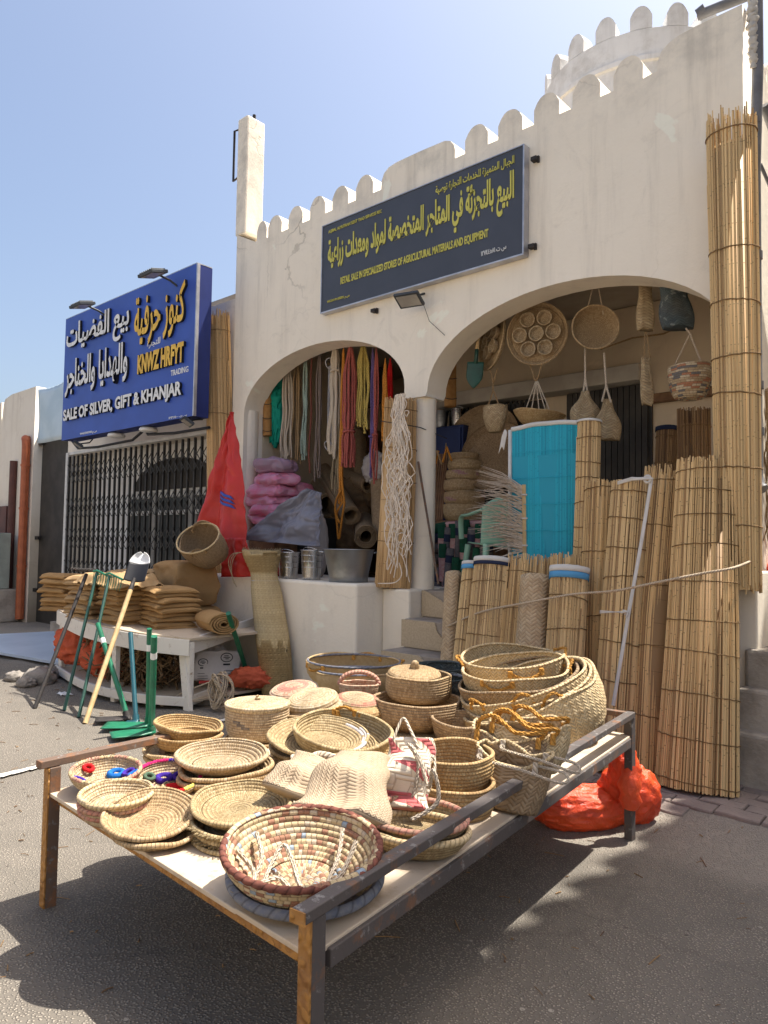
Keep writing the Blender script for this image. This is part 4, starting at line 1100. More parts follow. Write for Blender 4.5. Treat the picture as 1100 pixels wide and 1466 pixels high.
def floodlight(name, label, p, aim, width, cat='floodlight', arm=None, group=None):
    t = thing(name, label, cat, p, None, group)
    aim = V(aim).normalized(); side = aim.cross(V((0, 0, 1))).normalized(); upv = side.cross(aim)
    Mx = Matrix((side, upv, -aim)).transposed()
    c_ = MB(); c_.box((0, 0, 0), (width, width*0.7, width*0.12), Mx)
    for i in range(7): c_.box(-aim*-0.0+ -aim*(-width*0.0)+side*(width*(-0.4+0.8*i/6))-aim*(width*0.09), (width*0.03, width*0.6, width*0.06), Mx)
    c_.build('housing', M['lamp_grey'], t, bevel=width*0.02)
    c_ = MB(); c_.box(aim*(width*0.065), (width*0.84, width*0.54, width*0.012), Mx); c_.build('glass', M['lamp_glass'], t)
    if arm is not None:
        c_ = MB(); c_.tube([-aim*width*0.08]+[V(a)-V(p) for a in arm], width*0.045, 8); c_.build('bracket', M['lamp_grey'], t)
    return t
q = at(586, 429, Y=4.80)
floodlight('floodlight', 'grey floodlight hanging under the dark navy sign', q, (0.1, -0.42, -0.9), 0.235, arm=[(q.x+0.02, 4.9, q.z+0.06), (q.x+0.02, 4.985, q.z+0.10)])
c_ = MB(); a, b = at(607, 437, Y=4.97), at(637, 480, Y=4.985)
c_.tube([a, a.lerp(b, 0.4)+V((-0.03, 0, -0.03)), b], 0.0026, 6)
tag(c_.build('lamp_cable', M['iron']), 'thin dark cable sagging from the lamp down to the right arch', 'cable')

# ------------------------------------------------------------------ blue sign of the silver shop
bsn = thing('blue_sign', 'deep blue box sign with raised white and yellow Arabic and English letters', 'sign', (-8.47, 4.6, 2.8))
bx0, bx1, bz0, bz1 = -10.075, -6.868, 2.80, 4.508
BYF = 4.50
c_ = MB(); c_.box(((bx0+bx1)/2, 4.505, (bz0+bz1)/2), (bx1-bx0, 0.01, bz1-bz0)); part(c_, 'face', M['blue_sign'], bsn)
c_ = MB(); c_.box(((bx0+bx1)/2, 4.608, (bz0+bz1)/2), (bx1-bx0-0.004, 0.192, bz1-bz0-0.004)); part(c_, 'box', M['blue_side'], bsn)
c_ = MB(); c_.box((bx1+0.006, 4.515, (bz0+bz1)/2), (0.02, 0.036, bz1-bz0)); c_.box(((bx0+bx1)/2, 4.60, bz1+0.006), (bx1-bx0, 0.2, 0.01)); part(c_, 'trim', M['alu'], bsn)
def gx(px, py): return at(px, py, Y=BYF)
def bluetext(name, body, pxl, pxr, pyl, pyr, hpx, mats, bold, ar, depth=0.032, top=None):
    """box from the pixel of its lower left to its lower right corner, height in pixels at the left"""
    a = at(pxl, pyl, Y=BYF); b = at(pxr, pyr, Y=BYF)
    z0 = (a.z+b.z)/2
    return lettering(name, body, a.x, b.x, z0, z0+hpx*mpp(a.lerp(b, 0.5)), BYF, depth, mats, bsn, bold, ar)
WM, YM = [M['letter_white'], M['letter_edge']], [M['letter_yellow'], M['letter_edge']]
bluetext('silver_lettering', 'بيع الفضيات', 98, 187, 507, 492, 51, WM, 0.024, True)
bluetext('gifts_lettering', 'والهدايا والخناجر', 96, 185, 568, 549, 56, WM, 0.024, True)
bluetext('name_lettering', 'كنوز حرفية', 195, 267, 496, 482, 76, YM, 0.022, True)
bluetext('trade_lettering', 'للتجارة', 211, 230, 500, 494, 12, [M['letter_white']], 0.012, True, 0.004)
bluetext('latin_name_lettering', 'KNWZ HRFYT', 200, 266, 536, 520, 29, YM, 0.05, False)
bluetext('trading_lettering', 'TRADING', 245, 270, 538.5, 532.5, 8.5, [M['letter_white']], 0.012, False, 0.004)
bluetext('sale_lettering', 'SALE OF SILVER, GIFT & KHANJAR', 93.5, 263, 608, 572, 23.5, WM, 0.04, False)
bluetext('number_lettering', 'س ت ١٣٣١٦١٠٠٠', 242, 268, 601, 597, 4.5, [M['letter_white']], 0.012, True, 0.004)
bluetext('number_lettering', '99463309300 م.س', 115, 139, 625, 619, 4.5, [M['letter_white']], 0.012, False, 0.004)
for (px, py, lab) in ((118, 437, 'flat floodlight on the top left end of the blue sign'), (219, 392, 'flat floodlight on the top right end of the blue sign')):
    q = at(px, py, Y=4.22)
    floodlight('floodlight', lab, q, (0, 0.25, -0.97), 0.30, arm=[(q.x+0.04, 4.42, q.z-0.03), (q.x+0.05, 4.50, q.z-0.07)], group='floodlights on the blue sign')
for (px, py, lab) in ((112, 637, 'dark spotlight below the left end of the blue sign'), (268, 604, 'dark spotlight below the right end of the blue sign')):
    q = at(px, py, Y=4.50)
    floodlight('spotlight', lab, q, (-0.2, -0.5, -0.85), 0.2, 'spotlight', arm=[(q.x, 4.66, q.z+0.05), (q.x, 4.70, 2.80)], group='spotlights under the blue sign')
c_ = MB()
cp = [at(*p_, Y=4.72) for p_ in ((104, 632), (112, 642), (140, 640), (190, 630), (204, 618), (208, 613), (212, 622), (250, 620), (300, 612))]
c_.tube(cp, 0.017, 8)
tag(c_.build('black_cable', M['letter_edge']), 'black cable looping below the blue sign over the gate', 'cable')
for (px, py, lab) in ((167, 630, 'left round white lamp under the blue sign'), (213, 616, 'right round white lamp under the blue sign')):
    q = at(px, py, Y=4.62)
    c_ = MB(); c_.lathe([(0, 0.0, 0), (0.10, 0.0, 0.1), (0.115, 0.02, 0.13), (0.10, 0.045, 0.16), (0, 0.045, 0.2)], 24)
    tag(c_.build('downlight', M['white_paint'], None, (q.x, q.y, 2.745)), lab, 'lamp', 'round lamps under the blue sign')
# ------------------------------------------------------------------ basket, roll, rope and cloth builders
def resample(path, step):
    segs = [(path[i+1]-path[i]).length for i in range(len(path)-1)]
    L = sum(segs); n_ = max(2, round(L/step)); out = []
    i = 0; acc = 0.0
    for k_ in range(n_+1):
        s_ = L*k_/n_
        while i < len(segs)-1 and acc+segs[i] < s_: acc += segs[i]; i += 1
        out.append(path[i].lerp(path[i+1], min(1, max(0, (s_-acc)/max(segs[i], 1e-9)))))
    return out, L/n_
def twist(mb, pts, r, pitch=None, closed=False):
    """three-strand laid rope along a path"""
    pitch = pitch or r*7
    P_, st_ = resample([V(p) for p in pts], pitch/6)
    n_ = len(P_); nrm = None; fr = []
    for i in range(n_):
        t_ = (P_[min(i+1, n_-1)]-P_[max(i-1, 0)]); t_ = t_.normalized() if t_.length > 1e-9 else V((0, 0, 1))
        if nrm is None: nrm = (V((0, 0, 1)) if abs(t_.z) < 0.9 else V((1, 0, 0)))
        nrm = (nrm-t_*nrm.dot(t_)).normalized(); fr.append((nrm.copy(), t_.cross(nrm)))
    for k_ in range(3):
        mb.tube([P_[i]+fr[i][0]*(r*0.52*math.cos(i*PI/3+k_*2*PI/3))+fr[i][1]*(r*0.52*math.sin(i*PI/3+k_*2*PI/3)) for i in range(n_)], [r*0.56*(1+0.08*noise.noise(V((i*0.7, k_, r*99)))) for i in range(n_)], 6)
    rg = random.Random(int(pts[0][0]*1e4) & 1023)
    for i in range(int(n_*0.9)):
        p = P_[rg.randrange(n_)]; d_ = V((rg.uniform(-1, 1), rg.uniform(-1, 1), rg.uniform(-1, 1)))*r*1.5
        mb.tube([p+d_*0.4, p+d_*1.4], [r*0.07, r*0.03], 3, False, False)
def section(Rt, Rb, H, bulge=0.0):
    """centre line of a basket wall: (r, z)"""
    f = min(Rb*0.25, H*0.35)
    pts = [V((0, 0)), V((Rb*0.5, 0.0)), V((Rb-f, 0.0)), V((Rb-f*0.3, f*0.25)), V((lerp(Rb, Rt, 0.25)+bulge*0.75, H*0.3)), V((lerp(Rb, Rt, 0.55)+bulge, H*0.58)), V((lerp(Rb, Rt, 0.8)+bulge*0.6, H*0.8)), V((Rt, H))]
    return smooth_path([V((p.x, p.y, 0)) for p in pts], 10)
def normals(path):
    out = []
    for i in range(len(path)):
        t = path[min(i+1, len(path)-1)]-path[max(i-1, 0)]
        t.normalize(); out.append(V((t.y, -t.x, 0)))     # towards the outside
    return out
def coil_profile(path, c, t):
    """bumpy coils on both faces; v keeps the coil number on both"""
    pts, st_ = resample(path, c)
    outer, inner = [], []
    v = 0.0
    for i in range(len(pts)-1):
        a, b = pts[i], pts[i+1]; tn = (b-a).normalized(); nn = V((tn.y, -tn.x, 0))
        for s_ in (0.04, 0.27, 0.5, 0.73, 0.96):
            hgt = t*(0.25+0.75*math.sqrt(max(0, 1-(2*s_-1)**2)))
            q = a.lerp(b, s_)
            o_, i_ = q+nn*hgt, q-nn*hgt
            outer.append((max(o_.x, 0), o_.y, (i+s_)*c)); inner.append((max(i_.x, 0), i_.y, (i+s_)*c))
    e = pts[-1]; tn = (pts[-1]-pts[-2]).normalized(); nn = V((tn.y, -tn.x, 0))
    rim = []
    for k_ in range(9):
        an = PI*(k_/8)
        q = e + nn*(t*1.15*math.cos(an)) + tn*(t*1.15*math.sin(an))
        rim.append((q.x, q.y, (len(pts)-1+0.5)*c))
    return [(0, outer[0][1], 0)]+outer+rim+inner[::-1]+[(0, inner[0][1], 0)]
def wob(amp, f=2.0, seed=0.0, rimz=0.0, H=1.0):
    def fn(q, a):
        s_ = noise.noise(V((math.cos(a)*f, math.sin(a)*f, seed+q.z*2)))
        s2 = noise.noise(V((math.cos(a)*f*0.7+9, math.sin(a)*f*0.7, seed)))
        k_ = 1+amp*s_
        return V((q.x*k_, q.y*k_, q.z+rimz*s2*(q.z/H if H else 0)))
    return fn
def coil_body(Rt, Rb, H, c=0.014, t=0.0075, ns=84, ell=1.0, bulge=0.0, amp=0.02, seed=0.0, rimz=0.010):
    b = MB()
    wf = wob(amp, 1.6, seed, rimz, max(H, 0.02))
    b.lathe(coil_profile(section(Rt, Rb, H, bulge), c, t), ns, ell, wf, uref=Rt)
    rg = random.Random(int(seed*131+Rt*1e4))
    for i in range(int(14+90*Rt)):                  # stray ends of straw
        a_ = rg.uniform(0, 2*PI); v_ = rg.uniform(0.35, 1.0); rr_ = lerp(Rb, Rt, v_)+t*0.8*rg.choice((-1, 1))
        p = wf(V((rr_*math.cos(a_), rr_*ell*math.sin(a_), H*v_+(t if v_ > 0.93 else 0))), a_)
        sg = rg.choice((-1, 1)); d_ = V((-math.sin(a_)*sg+rg.uniform(-.5, .5), math.cos(a_)*sg+rg.uniform(-.5, .5), rg.uniform(-.3, .6))).normalized()*rg.uniform(0.008, 0.026)
        b.tube([p-d_*0.3, p+d_*0.5, p+d_+V((0, 0, 0.003))], [0.0011, 0.0009, 0.0004], 3, False, False)
    return b
def soft_body(Rt, Rb, H, ell=1.0, t=0.005, ns=84, bulge=0.02, amp=0.05, seed=0.0, rimz=0.02, band=0.055, ridge=0.0035):
    """plaited palm basket, bands sewn edge to edge"""
    pts, _ = resample(section(Rt, Rb, H, bulge), 0.009)
    nn = normals(pts); L = 0.0; out, inn = [], []
    for i, p in enumerate(pts):
        if i: L += (pts[i]-pts[i-1]).length
        s_ = abs(((L/band) % 1.0)-0.5)*2; rg = ridge*max(0, (s_-0.72)/0.28)
        o_, i_ = p+nn[i]*(t+rg), p-nn[i]*(t*0.4+rg*0.5)
        out.append((max(o_.x, 0), o_.y, L)); inn.append((max(i_.x, 0), i_.y, L))
    e = pts[-1]; tn = (pts[-1]-pts[-2]).normalized(); n2 = nn[-1]
    rim = [((e+n2*(0.009*math.cos(PI*k_/8))+tn*(0.009*math.sin(PI*k_/8))).x, (e+n2*(0.009*math.cos(PI*k_/8))+tn*(0.009*math.sin(PI*k_/8))).y, L+0.01*k_/8) for k_ in range(9)]
    b = MB(); b.lathe(out+rim+inn[::-1], ns, ell, wob(amp, 1.3, seed, rimz, H), uref=Rt)
    return b
def orient(p, tilt=0.0, az=0.0, spin=0.0):
    """axis tipped by tilt degrees towards the viewer (az turns that direction, + = towards picture right)"""
    d = V((-p.x, -p.y, 0)).normalized()
    d.rotate(Matrix.Rotation(R(az), 3, 'Z'))
    n_ = (V((0, 0, 1))*math.cos(R(tilt))+d*math.sin(R(tilt)))
    return V((0, 0, 1)).rotation_difference(n_) @ Quaternion((0, 0, 1), R(spin))
VIEWSPIN = lambda p: math.degrees(math.atan2(p.y, p.x))-90        # local X lies across the picture
def rim(px, py, wpx, zr):
    p = at(px, py, Z=zr); return p, wpx/2*mpp(p)
def arc_handle(a, b, rise, r, mat, parent, name='handle', out=V((0, 0, 0)), n_=12, knots=True):
    h_ = MB(); pts_ = []
    for i in range(n_+1):
        t_ = i/n_; s_ = math.sin(PI*t_)
        pts_.append(V(a).lerp(V(b), t_)+V((0, 0, rise*s_))+out*s_+V((noise.noise(V((a[0]*9, t_*3, 1))), noise.noise(V((a[1]*9, t_*3, 4))), 0))*r*1.5)
    twist(h_, smooth_path(pts_, 2), r)
    if knots:
        for e in (a, b): h_.tube([V(e)+V((0, 0, -r*2.5)), V(e)+V((0, 0, r*1.5))], [r*1.9, r*1.5], 8)
    return h_.build(name, mat, parent)

def basket(name, label, cat, base, q, body, mat, group=None, single=True):
    """one mesh thing"""
    o = body.build(name, mat, None, base, q)
    return tag(o, label, cat, group)

def reed_roll(name, label, base, top, r0, r1, mat, bands=(), n=None, flat=1.0, rag=0.03, group=None, cat='reed mat', seed=1, rr=0.0047, layers=2, capm=None, toprag=None, band_r=0.0035, facing=None, foot=0.01, parent=None):
    base, top = V(base), V(top)
    ax = top-base; L = ax.length; az_ = ax.normalized()
    fr = facing or V((-base.x, -base.y, 0)).normalized()
    fy = (fr-az_*fr.dot(az_)).normalized(); fx_ = fy.cross(az_)
    t_ = thing(name, label, cat, base, None, group) if parent is None else parent
    rg = random.Random(seed)
    b = MB()
    per = 2*PI*(r0+r1)/2*math.sqrt((1+flat*flat)/2)
    n_ = n or int(per/(rr*1.85))
    bw1, bw2 = rg.uniform(-0.016, 0.016)*min(1, L), rg.uniform(-0.014, 0.014)*min(1, L)
    def pt(an, s_, kk):
        r_ = lerp(r0, r1, s_)*kk*(1+0.035*noise.noise(V((math.cos(an)*1.3, math.sin(an)*1.3, s_*3+seed))))
        return fx_*(r_*math.cos(an)+bw1*math.sin(PI*s_))+fy*(r_*math.sin(an)*flat+bw2*math.sin(PI*s_))+ax*s_
    for ly in range(layers):
        kk = 1-ly*0.11
        m_ = int(n_*kk) if ly == 0 else int(n_*kk*0.85)
        for i in range(m_):
            an = 2*PI*(i+rg.uniform(-0.42, 0.42))/m_
            e1 = 1+rg.uniform(-1, 0.6)*(toprag or rag)/L; e0 = rg.uniform(-0.3, 1)*foot/L
            s0 = e0 if ly == 0 else max(0, 1-0.30/L)
            an2 = an+rg.uniform(-1, 1)*0.025
            d0 = 1+rg.uniform(-0.018, 0.014)
            q0, q1, q2 = pt(an, s0, kk*d0), pt((an+an2)/2+rg.uniform(-.006, .006), (s0+e1)/2, kk*d0*(1+rg.uniform(-.006, .006))), pt(an2, e1, kk*d0*(1+rg.uniform(-.012, .012)))
            q0.z = q0.z
            r_ = rr*rg.uniform(0.6, 1.2)
            if ly == 0 and rg.random() < 0.05: q2 = q1.lerp(q2, rg.uniform(0.3, 0.9))+fx_*rg.uniform(-.012, .012)
            qa = pt((an*2+an2)/3, (s0*2+e1)/3, kk*d0*(1+rg.uniform(-.012, .012)))
            b.tube([q0, qa, q1, q2], [r_, r_, r_*0.97, r_*0.86], 5, False, True)
    # dark heart so nothing shows through
    nn_ = 20
    core = [pt(2*PI*i/nn_, 0.004, 0.955) for i in range(nn_)]; core2 = [pt(2*PI*i/nn_, 1-0.10/L-rag/L, 0.94) for i in range(nn_)]
    b.add(core+core2, [(i, (i+1) % nn_, nn_+(i+1) % nn_, nn_+i) for i in range(nn_)]+[tuple(range(nn_, 2*nn_))], [(0.5, 0.0)]*nn_+[(0.5, L)]*nn_, 0, True)
    b.build('reeds', mat, t_)
    for s_ in bands:
        c2 = MB(); m2 = 40; s_ = min(0.985, s_+rg.uniform(-0.018, 0.018))
        ph = rg.uniform(0, 6)
        c2.tube([pt(2*PI*i/m2, s_+0.012*math.sin(2*PI*i/m2+ph)/max(L, .1)+rg.uniform(-.003, .003)/L, 1.0+(rr+band_r*0.5)/lerp(r0, r1, s_)) for i in range(m2)], band_r, 6, True)
        c2.build('tie_cord', M['tie'], t_)
    if capm:
        for (s0, s1, mm, grow) in capm:
            c2 = MB(); m2 = 40; rows_ = []
            ss = [s0, (s0+s1)/2, s1]
            for s_ in ss: rows_ += [pt(2*PI*i/m2, s_, 1.0+(rr*1.6+grow)/lerp(r0, r1, s_)*(1+0.25*noise.noise(V((i*0.6, s_*9, seed))))) for i in range(m2+1)]
            if s1 > 0.995: rows_ += [pt(2*PI*i/m2, 1.004+0.004*noise.noise(V((i*0.5, 1, seed))), 0.90) for i in range(m2+1)]
            nr = len(rows_)//(m2+1)
            c2.add(rows_, [(j*(m2+1)+i, j*(m2+1)+i+1, (j+1)*(m2+1)+i+1, (j+1)*(m2+1)+i) for j in range(nr-1) for i in range(m2)])
            c2.build('edge_tape', M[mm], t_, solid=0.004)
    return t_

def mat_roll(name, label, base, top, r0, r1, mat, flat=1.0, group=None, cat='woven mat', turns=2.6, seed=0, bend=0.0, thick=0.006, facing=None, lean=None):
    """rolled sheet with a visible spiral at its ends"""
    base, top = V(base), V(top)
    ax = top-base; L = ax.length; az_ = ax.normalized()
    fr = facing or V((-base.x, -base.y, 0)).normalized()
    if abs(fr.dot(az_)) > 0.97: fr = V((0, 0, 1))
    fy = (fr-az_*fr.dot(az_)).normalized(); fx_ = fy.cross(az_)
    b = MB()
    nu = int(30*turns); nv = 24
    def fn(u, v):
        a = u*turns*2*PI+seed
        k_ = 1-0.42*(1-u)*(turns/3.2)
        r_ = lerp(r0, r1, v)*k_*(1+0.05*noise.noise(V((math.cos(a)*1.2, math.sin(a)*1.2, v*4+seed))))
        off = fy*(bend*math.sin(PI*v))
        e = 0.012*noise.noise(V((a*0.8, v*2, seed)))
        return fx_*(r_*math.cos(a))+fy*(r_*math.sin(a)*flat)+ax*v+off+az_*e
    b.grid(fn, nu, nv, turns*2*PI*(r0+r1)/2*0.8, L)
    return tag(b.build(name, mat, None, base, None, solid=thick), label, cat, group)

def hank(name, label, px, y0, y1, Y, mat, n_=4, wpx=12, r=0.008, group=None, knot=None, loop=True, sway=0.016, cat='rope', seed=0, uneven=0.15, top=True):
    """a bundle of rope lengths hanging from a nail"""
    a, b_ = at(px, y0, Y=Y), at(px, y1, Y=Y)
    L = a.z-b_.z; w_ = wpx*mpp(a)
    rg = random.Random(seed+int(px*10))
    if n_ > 1: n_, r = int(n_*1.4), r*0.8
    t_ = MB()
    for i in range(n_):
        s_ = (i+0.5)/n_-0.5; dx_ = s_*w_; dy_ = rg.uniform(-0.5, 0.5)*w_*0.6
        L2 = L*(1-uneven*rg.random()); ph = rg.uniform(0, 6)
        pts_ = []
        m_ = 18
        for j in range(m_+1):
            t2 = j/m_
            pinch = min(1, 0.25+t2*3.5)
            if knot: pinch *= 1-0.6*math.exp(-((t2-knot)/0.03)**2)
            pts_.append(V((dx_*pinch+sway*(noise.noise(V((t2*3, ph, 1)))*2+0.5*noise.noise(V((t2*9, ph, 2))))*t2**0.5, dy_*pinch+sway*noise.noise(V((t2*3, ph, 7)))*t2*2, -t2*L2)))
        t_.tube(pts_, r, 7)
        e = pts_[-1]
        t_.tube([e, e-V((0, 0, r*1.6))], [r*1.5, r*1.1], 7)
    if knot:
        t_.tube([V((w_*0.45*math.cos(2*PI*i/12), w_*0.4*math.sin(2*PI*i/12), -L*knot+0.006*math.sin(i*2.0))) for i in range(12)], r*1.2, 7, True)
    t_.tube([V((0, 0, 0.05)), V((0.0, 0, 0.0)), V((0, 0, -0.03))], [r*0.6, r*1.2, r*1.5], 7)
    return tag(t_.build(name, mat, None, a), label, cat, group)

def pillow_sack(b, wd, dp, ht, seed=0, amp=0.05, M4=None, ex=5.0):
    nu, nv = 64, 30
    def fn(u, v):
        a = u*2*PI; p = (v-0.5)*PI
        def sg(x, e): return math.copysign(abs(x)**e, x)
        c1, s1 = math.cos(a), math.sin(a); cp, sp__ = math.cos(p), math.sin(p)
        q = V((sg(c1, 2/ex)*sg(cp, 0.6)*wd/2, sg(s1, 2/ex)*sg(cp, 0.6)*dp/2, sg(sp__, 0.7)*ht/2*(0.55+0.45*abs(cp)**0.6 if abs(sp__) < 0.99 else 1)))
        nz = noise.noise(V((q.x*5+seed, q.y*5, q.z*7)))*amp + (0.3-abs(noise.noise(V((q.x*11+seed, q.y*11, q.z*16)))))*amp*0.8 + (0.3-abs(noise.noise(V((q.x*24+seed, q.y*24, q.z*30)))))*amp*0.35
        q *= 1+nz/max(0.1, q.length)
        q.z += ht/2
        return M4 @ q if M4 is not None else q
    b.grid(fn, nu, nv, wd*2, ht*2)
    return b
def sheet(b, P00, P10, P01, P11, fold=0.02, nf=5, nu=48, nv=40, seed=0, sag=0.0, nrm=None, pinch=None, crumple=0.01, edge=None):
    """cloth hung between four corners with folds running down it"""
    P00, P10, P01, P11 = V(P00), V(P10), V(P01), V(P11)
    n0 = nrm or ((P10-P00).cross(P01-P00)).normalized()
    def fn(u, v):
        q = P00.lerp(P10, u).lerp(P01.lerp(P11, u), v)
        f = fold*(0.35+0.65*v)
        q = q+n0*(f*math.sin(u*nf*2*PI+seed+1.5*noise.noise(V((u*2, v*1.5, seed))))+sag*math.sin(PI*u)*math.sin(PI*v))
        q = q+n0*(crumple*noise.noise(V((u*7, v*7, seed+5)))*2+crumple*0.8*noise.noise(V((u*16, v*14, seed+8))))
        if edge: q = q+edge(u, v)
        return q
    b.grid(fn, nu, nv, 1, 1)
    return b
# ------------------------------------------------------------------ the iron bed frame used as a display table
ZT, ZD = 0.58, 0.458
tA, tB, tC, tD = at(66, 1086, Z=ZT), at(446, 1297, Z=ZT), at(908, 1018, Z=ZT), at(604, 973, Z=ZT)
cen = (tA+tB+tC+tD)/4
tbl = thing('bed_frame_table', 'low rusty iron bed frame with ochre front rail laid with boards as a table', 'table', (cen.x, cen.y, gz(cen.x, cen.y)))
def flatv(p, z): return V((p.x, p.y, z))
def inset(p, d): return p+(flatv(cen, p.z)-p).normalized()*d
for nm, p, mt, zt in (('A', tA, 'rust', ZT-0.03), ('B', tB, 'steel_grey', ZT-0.03), ('C', tC, 'steel_grey', ZT-0.03), ('D', tD, 'rust', ZD-0.05)):
    q = inset(p, 0.028); zb = gz(p.x, p.y)-0.03
    c_ = MB(); c_.bar((q.x, q.y, zb), (q.x, q.y, zt), 0.042, 0.042, V((tB-tA).normalized()))
    lg = part(c_, 'leg', M[mt], tbl, bevel=0.003)
    if nm in 'AB':
        d2 = (tA-tB).normalized() if nm == 'B' else (tB-tA).normalized()
        n2 = V((tA-tB).normalized()).cross(V((0, 0, 1))); n2 = n2 if n2.y < 0 else -n2
        f0 = q+n2*0.024
        c_ = MB(); c_.bar((f0.x, f0.y, zb+0.01), (f0.x, f0.y, zt-0.002), 0.006, 0.043, (tB-tA).normalized())
        part(c_, 'ochre_strip', M['ochre'], lg, bevel=0.001)
def rail(name, a, b, z, wd, ht, mt, e0=0.0, e1=0.0):
    d_ = (b-a).normalized(); c_ = MB()
    c_.bar(flatv(a-d_*e0, z), flatv(b+d_*e1, z), wd, ht); return part(c_, name, M[mt], tbl, bevel=0.003)
fA = min((i/200 for i in range(200)), key=lambda f: abs(550+FPX*((tA.lerp(tD, f)-EYE).dot(RT))/((tA.lerp(tD, f)-EYE).dot(FW))-236))
rail('top_rail', inset(tA, 0.02), inset(tA, 0.02).lerp(inset(tD, 0.02), fA), ZT-0.014, 0.042, 0.028, 'rust', 0.05)
rail('top_rail', inset(tB, 0.02), inset(tC, 0.02), ZT-0.014, 0.044, 0.028, 'steel_grey', 0.05)
rail('top_rail', inset(tC, 0.045).lerp(inset(tD, 0.045), 0.22), inset(tC, 0.045), ZT-0.0145, 0.040, 0.027, 'rust')
for p in (tB,):
    c_ = MB(); d_ = (tC-tB).normalized(); q = inset(p, 0.02)-d_*0.052
    c_.bar(flatv(q, ZT-0.014), flatv(q-d_*0.004, ZT-0.014), 0.045, 0.030); part(c_, 'rail_end', M['ochre'], tbl)
zl = ZD-0.026
rail('side_rail', inset(tA, 0.06), inset(tB, 0.06), zl, 0.032, 0.046, 'ochre')
rail('side_rail', inset(tB, 0.02), inset(tC, 0.02), zl+0.002, 0.032, 0.044, 'steel_grey', -0.05, -0.05)
rail('side_rail', inset(tC, 0.05), inset(tD, 0.05), zl, 0.032, 0.044, 'rust')
rail('side_rail', inset(tD, 0.02), inset(tA, 0.02), zl+0.001, 0.032, 0.044, 'rust', -0.05, -0.05)
for t_ in (0.30+0.05, 0.66):
    q = inset(tB, 0.02).lerp(inset(tC, 0.02), t_-0.0)
    if t_ > 0.5: continue
q = inset(tB, 0.022).lerp(inset(tC, 0.022), 0.475)
c_ = MB(); c_.bar((q.x, q.y, zl+0.024), (q.x, q.y, ZT-0.029), 0.034, 0.034, (tC-tB).normalized()); part(c_, 'post', M['steel_grey'], tbl, bevel=0.002)
q = inset(tA, 0.022).lerp(inset(tD, 0.022), fA*0.97)
c_ = MB(); c_.bar((q.x, q.y, zl+0.024), (q.x, q.y, ZT-0.029), 0.034, 0.034, (tC-tB).normalized()); part(c_, 'post', M['rust'], tbl, bevel=0.002)
# boards: they run from the front to the back
nb_ = 5
edges = [0.0, 0.36, 0.60, 0.83, 0.885, 1.0]
edges = [0.004, 0.47, 0.80, 0.994]
for i in range(3):
    u0, u1 = edges[i], edges[i+1]+0.002
    a0, a1 = tA.lerp(tB, u0), tA.lerp(tB, u1); b0, b1 = tD.lerp(tC, u0), tD.lerp(tC, u1)
    f0, f1 = 0.003, 0.994
    P4 = [a0.lerp(b0, f0), a1.lerp(b1, f0), a1.lerp(b1, f1), a0.lerp(b0, f1)]
    zz = ZD+0.0027*i
    c_ = MB(); c_.add([flatv(p, zz) for p in P4]+[flatv(p, zz-0.014) for p in P4], [(0, 1, 2, 3), (7, 6, 5, 4), (0, 4, 5, 1), (1, 5, 6, 2), (2, 6, 7, 3), (3, 7, 4, 0)], None, 0, False)
    part(c_, 'deck_board', M['ply'], tbl, bevel=0.003)
ZD = ZD+0.006

# ------------------------------------------------------------------ baskets on the table
def place_rim(px, py, wpx, zr, H, tilt=0, az=0, spin=0):
    """world base point and turn so the rim centre falls on the pixel at height zr"""
    p, r_ = rim(px, py, wpx, zr)
    q = orient(p, tilt, az, VIEWSPIN(p)+spin)
    base = p-(q @ V((0, 0, H)))
    return base, q, r_
def tray(name, label, px, py, wpx, zr, H, mat, tilt=0, az=0, rb=0.7, ell=1.0, seed=0, group=None, cat='tray', spin=0, rimm=None, c=0.013, t=0.007, fringe=False, amp=0.02, bulge=0.0, k=1.0):
    base, q, r_ = place_rim(px, py, wpx, zr, H, tilt, az, spin); r_ *= k
    if rimm or fringe:
        th = thing(name, label, cat, base, q, group)
        coil_body(r_, r_*rb, H, c, t, 96, ell, bulge, amp, seed).build('body', M[mat], th)
        n_ = 120
        if rimm:
            c_ = MB(); wf = wob(amp, 1.6, seed, 0.006, H)
            c_.tube([wf(V((r_*math.cos(2*PI*i/n_), r_*ell*math.sin(2*PI*i/n_), H+t*0.3)), 0) for i in range(n_)], t*1.5, 10, True); c_.build('rim', M[rimm], th)
        if fringe:
            c_ = MB(); m_ = 70
            for i in range(m_):
                a_ = 2*PI*i/m_; a2 = a_+2*PI/m_*0.9; am = (a_+a2)/2
                f_ = lambda an, rr_, zz: V((rr_*math.cos(an), rr_*ell*math.sin(an), zz))
                c_.tube([f_(a_, r_*0.99, H-0.004), f_(am, r_+0.016+0.008*hsh(i, seed), H-0.006+0.006*hsh(i, 3)), f_(a2, r_*0.99, H-0.004)], 0.0035, 5)
            c_.build('fringe', M['coil_grn'], th)
        return th
    return basket(name, label, cat, base, q, coil_body(r_, r_*rb, H, c, t, 96, ell, bulge, amp, seed), M[mat], group)

def dome(name, label, px, py, wpx, zr, H, mat, tilt=0, az=0, ell=1.0, seed=0, group=None, spin=0, c=0.012):
    base, q, r_ = place_rim(px, py, wpx, zr, 0.0, tilt, az, spin)
    pr_ = smooth_path([V((0, H, 0)), V((r_*0.45, H*0.86, 0)), V((r_*0.82, H*0.5, 0)), V((r_*0.97, H*0.12, 0)), V((r_, -0.012, 0)), V((r_*0.93, -0.024, 0))], 8)
    b = MB(); b.lathe(coil_profile(pr_, c, c*0.55), 96, ell, wob(0.02, 1.6, seed, 0.004, 0.05), uref=r_)
    return basket(name, label, 'lid', base, q, b, M[mat], group)
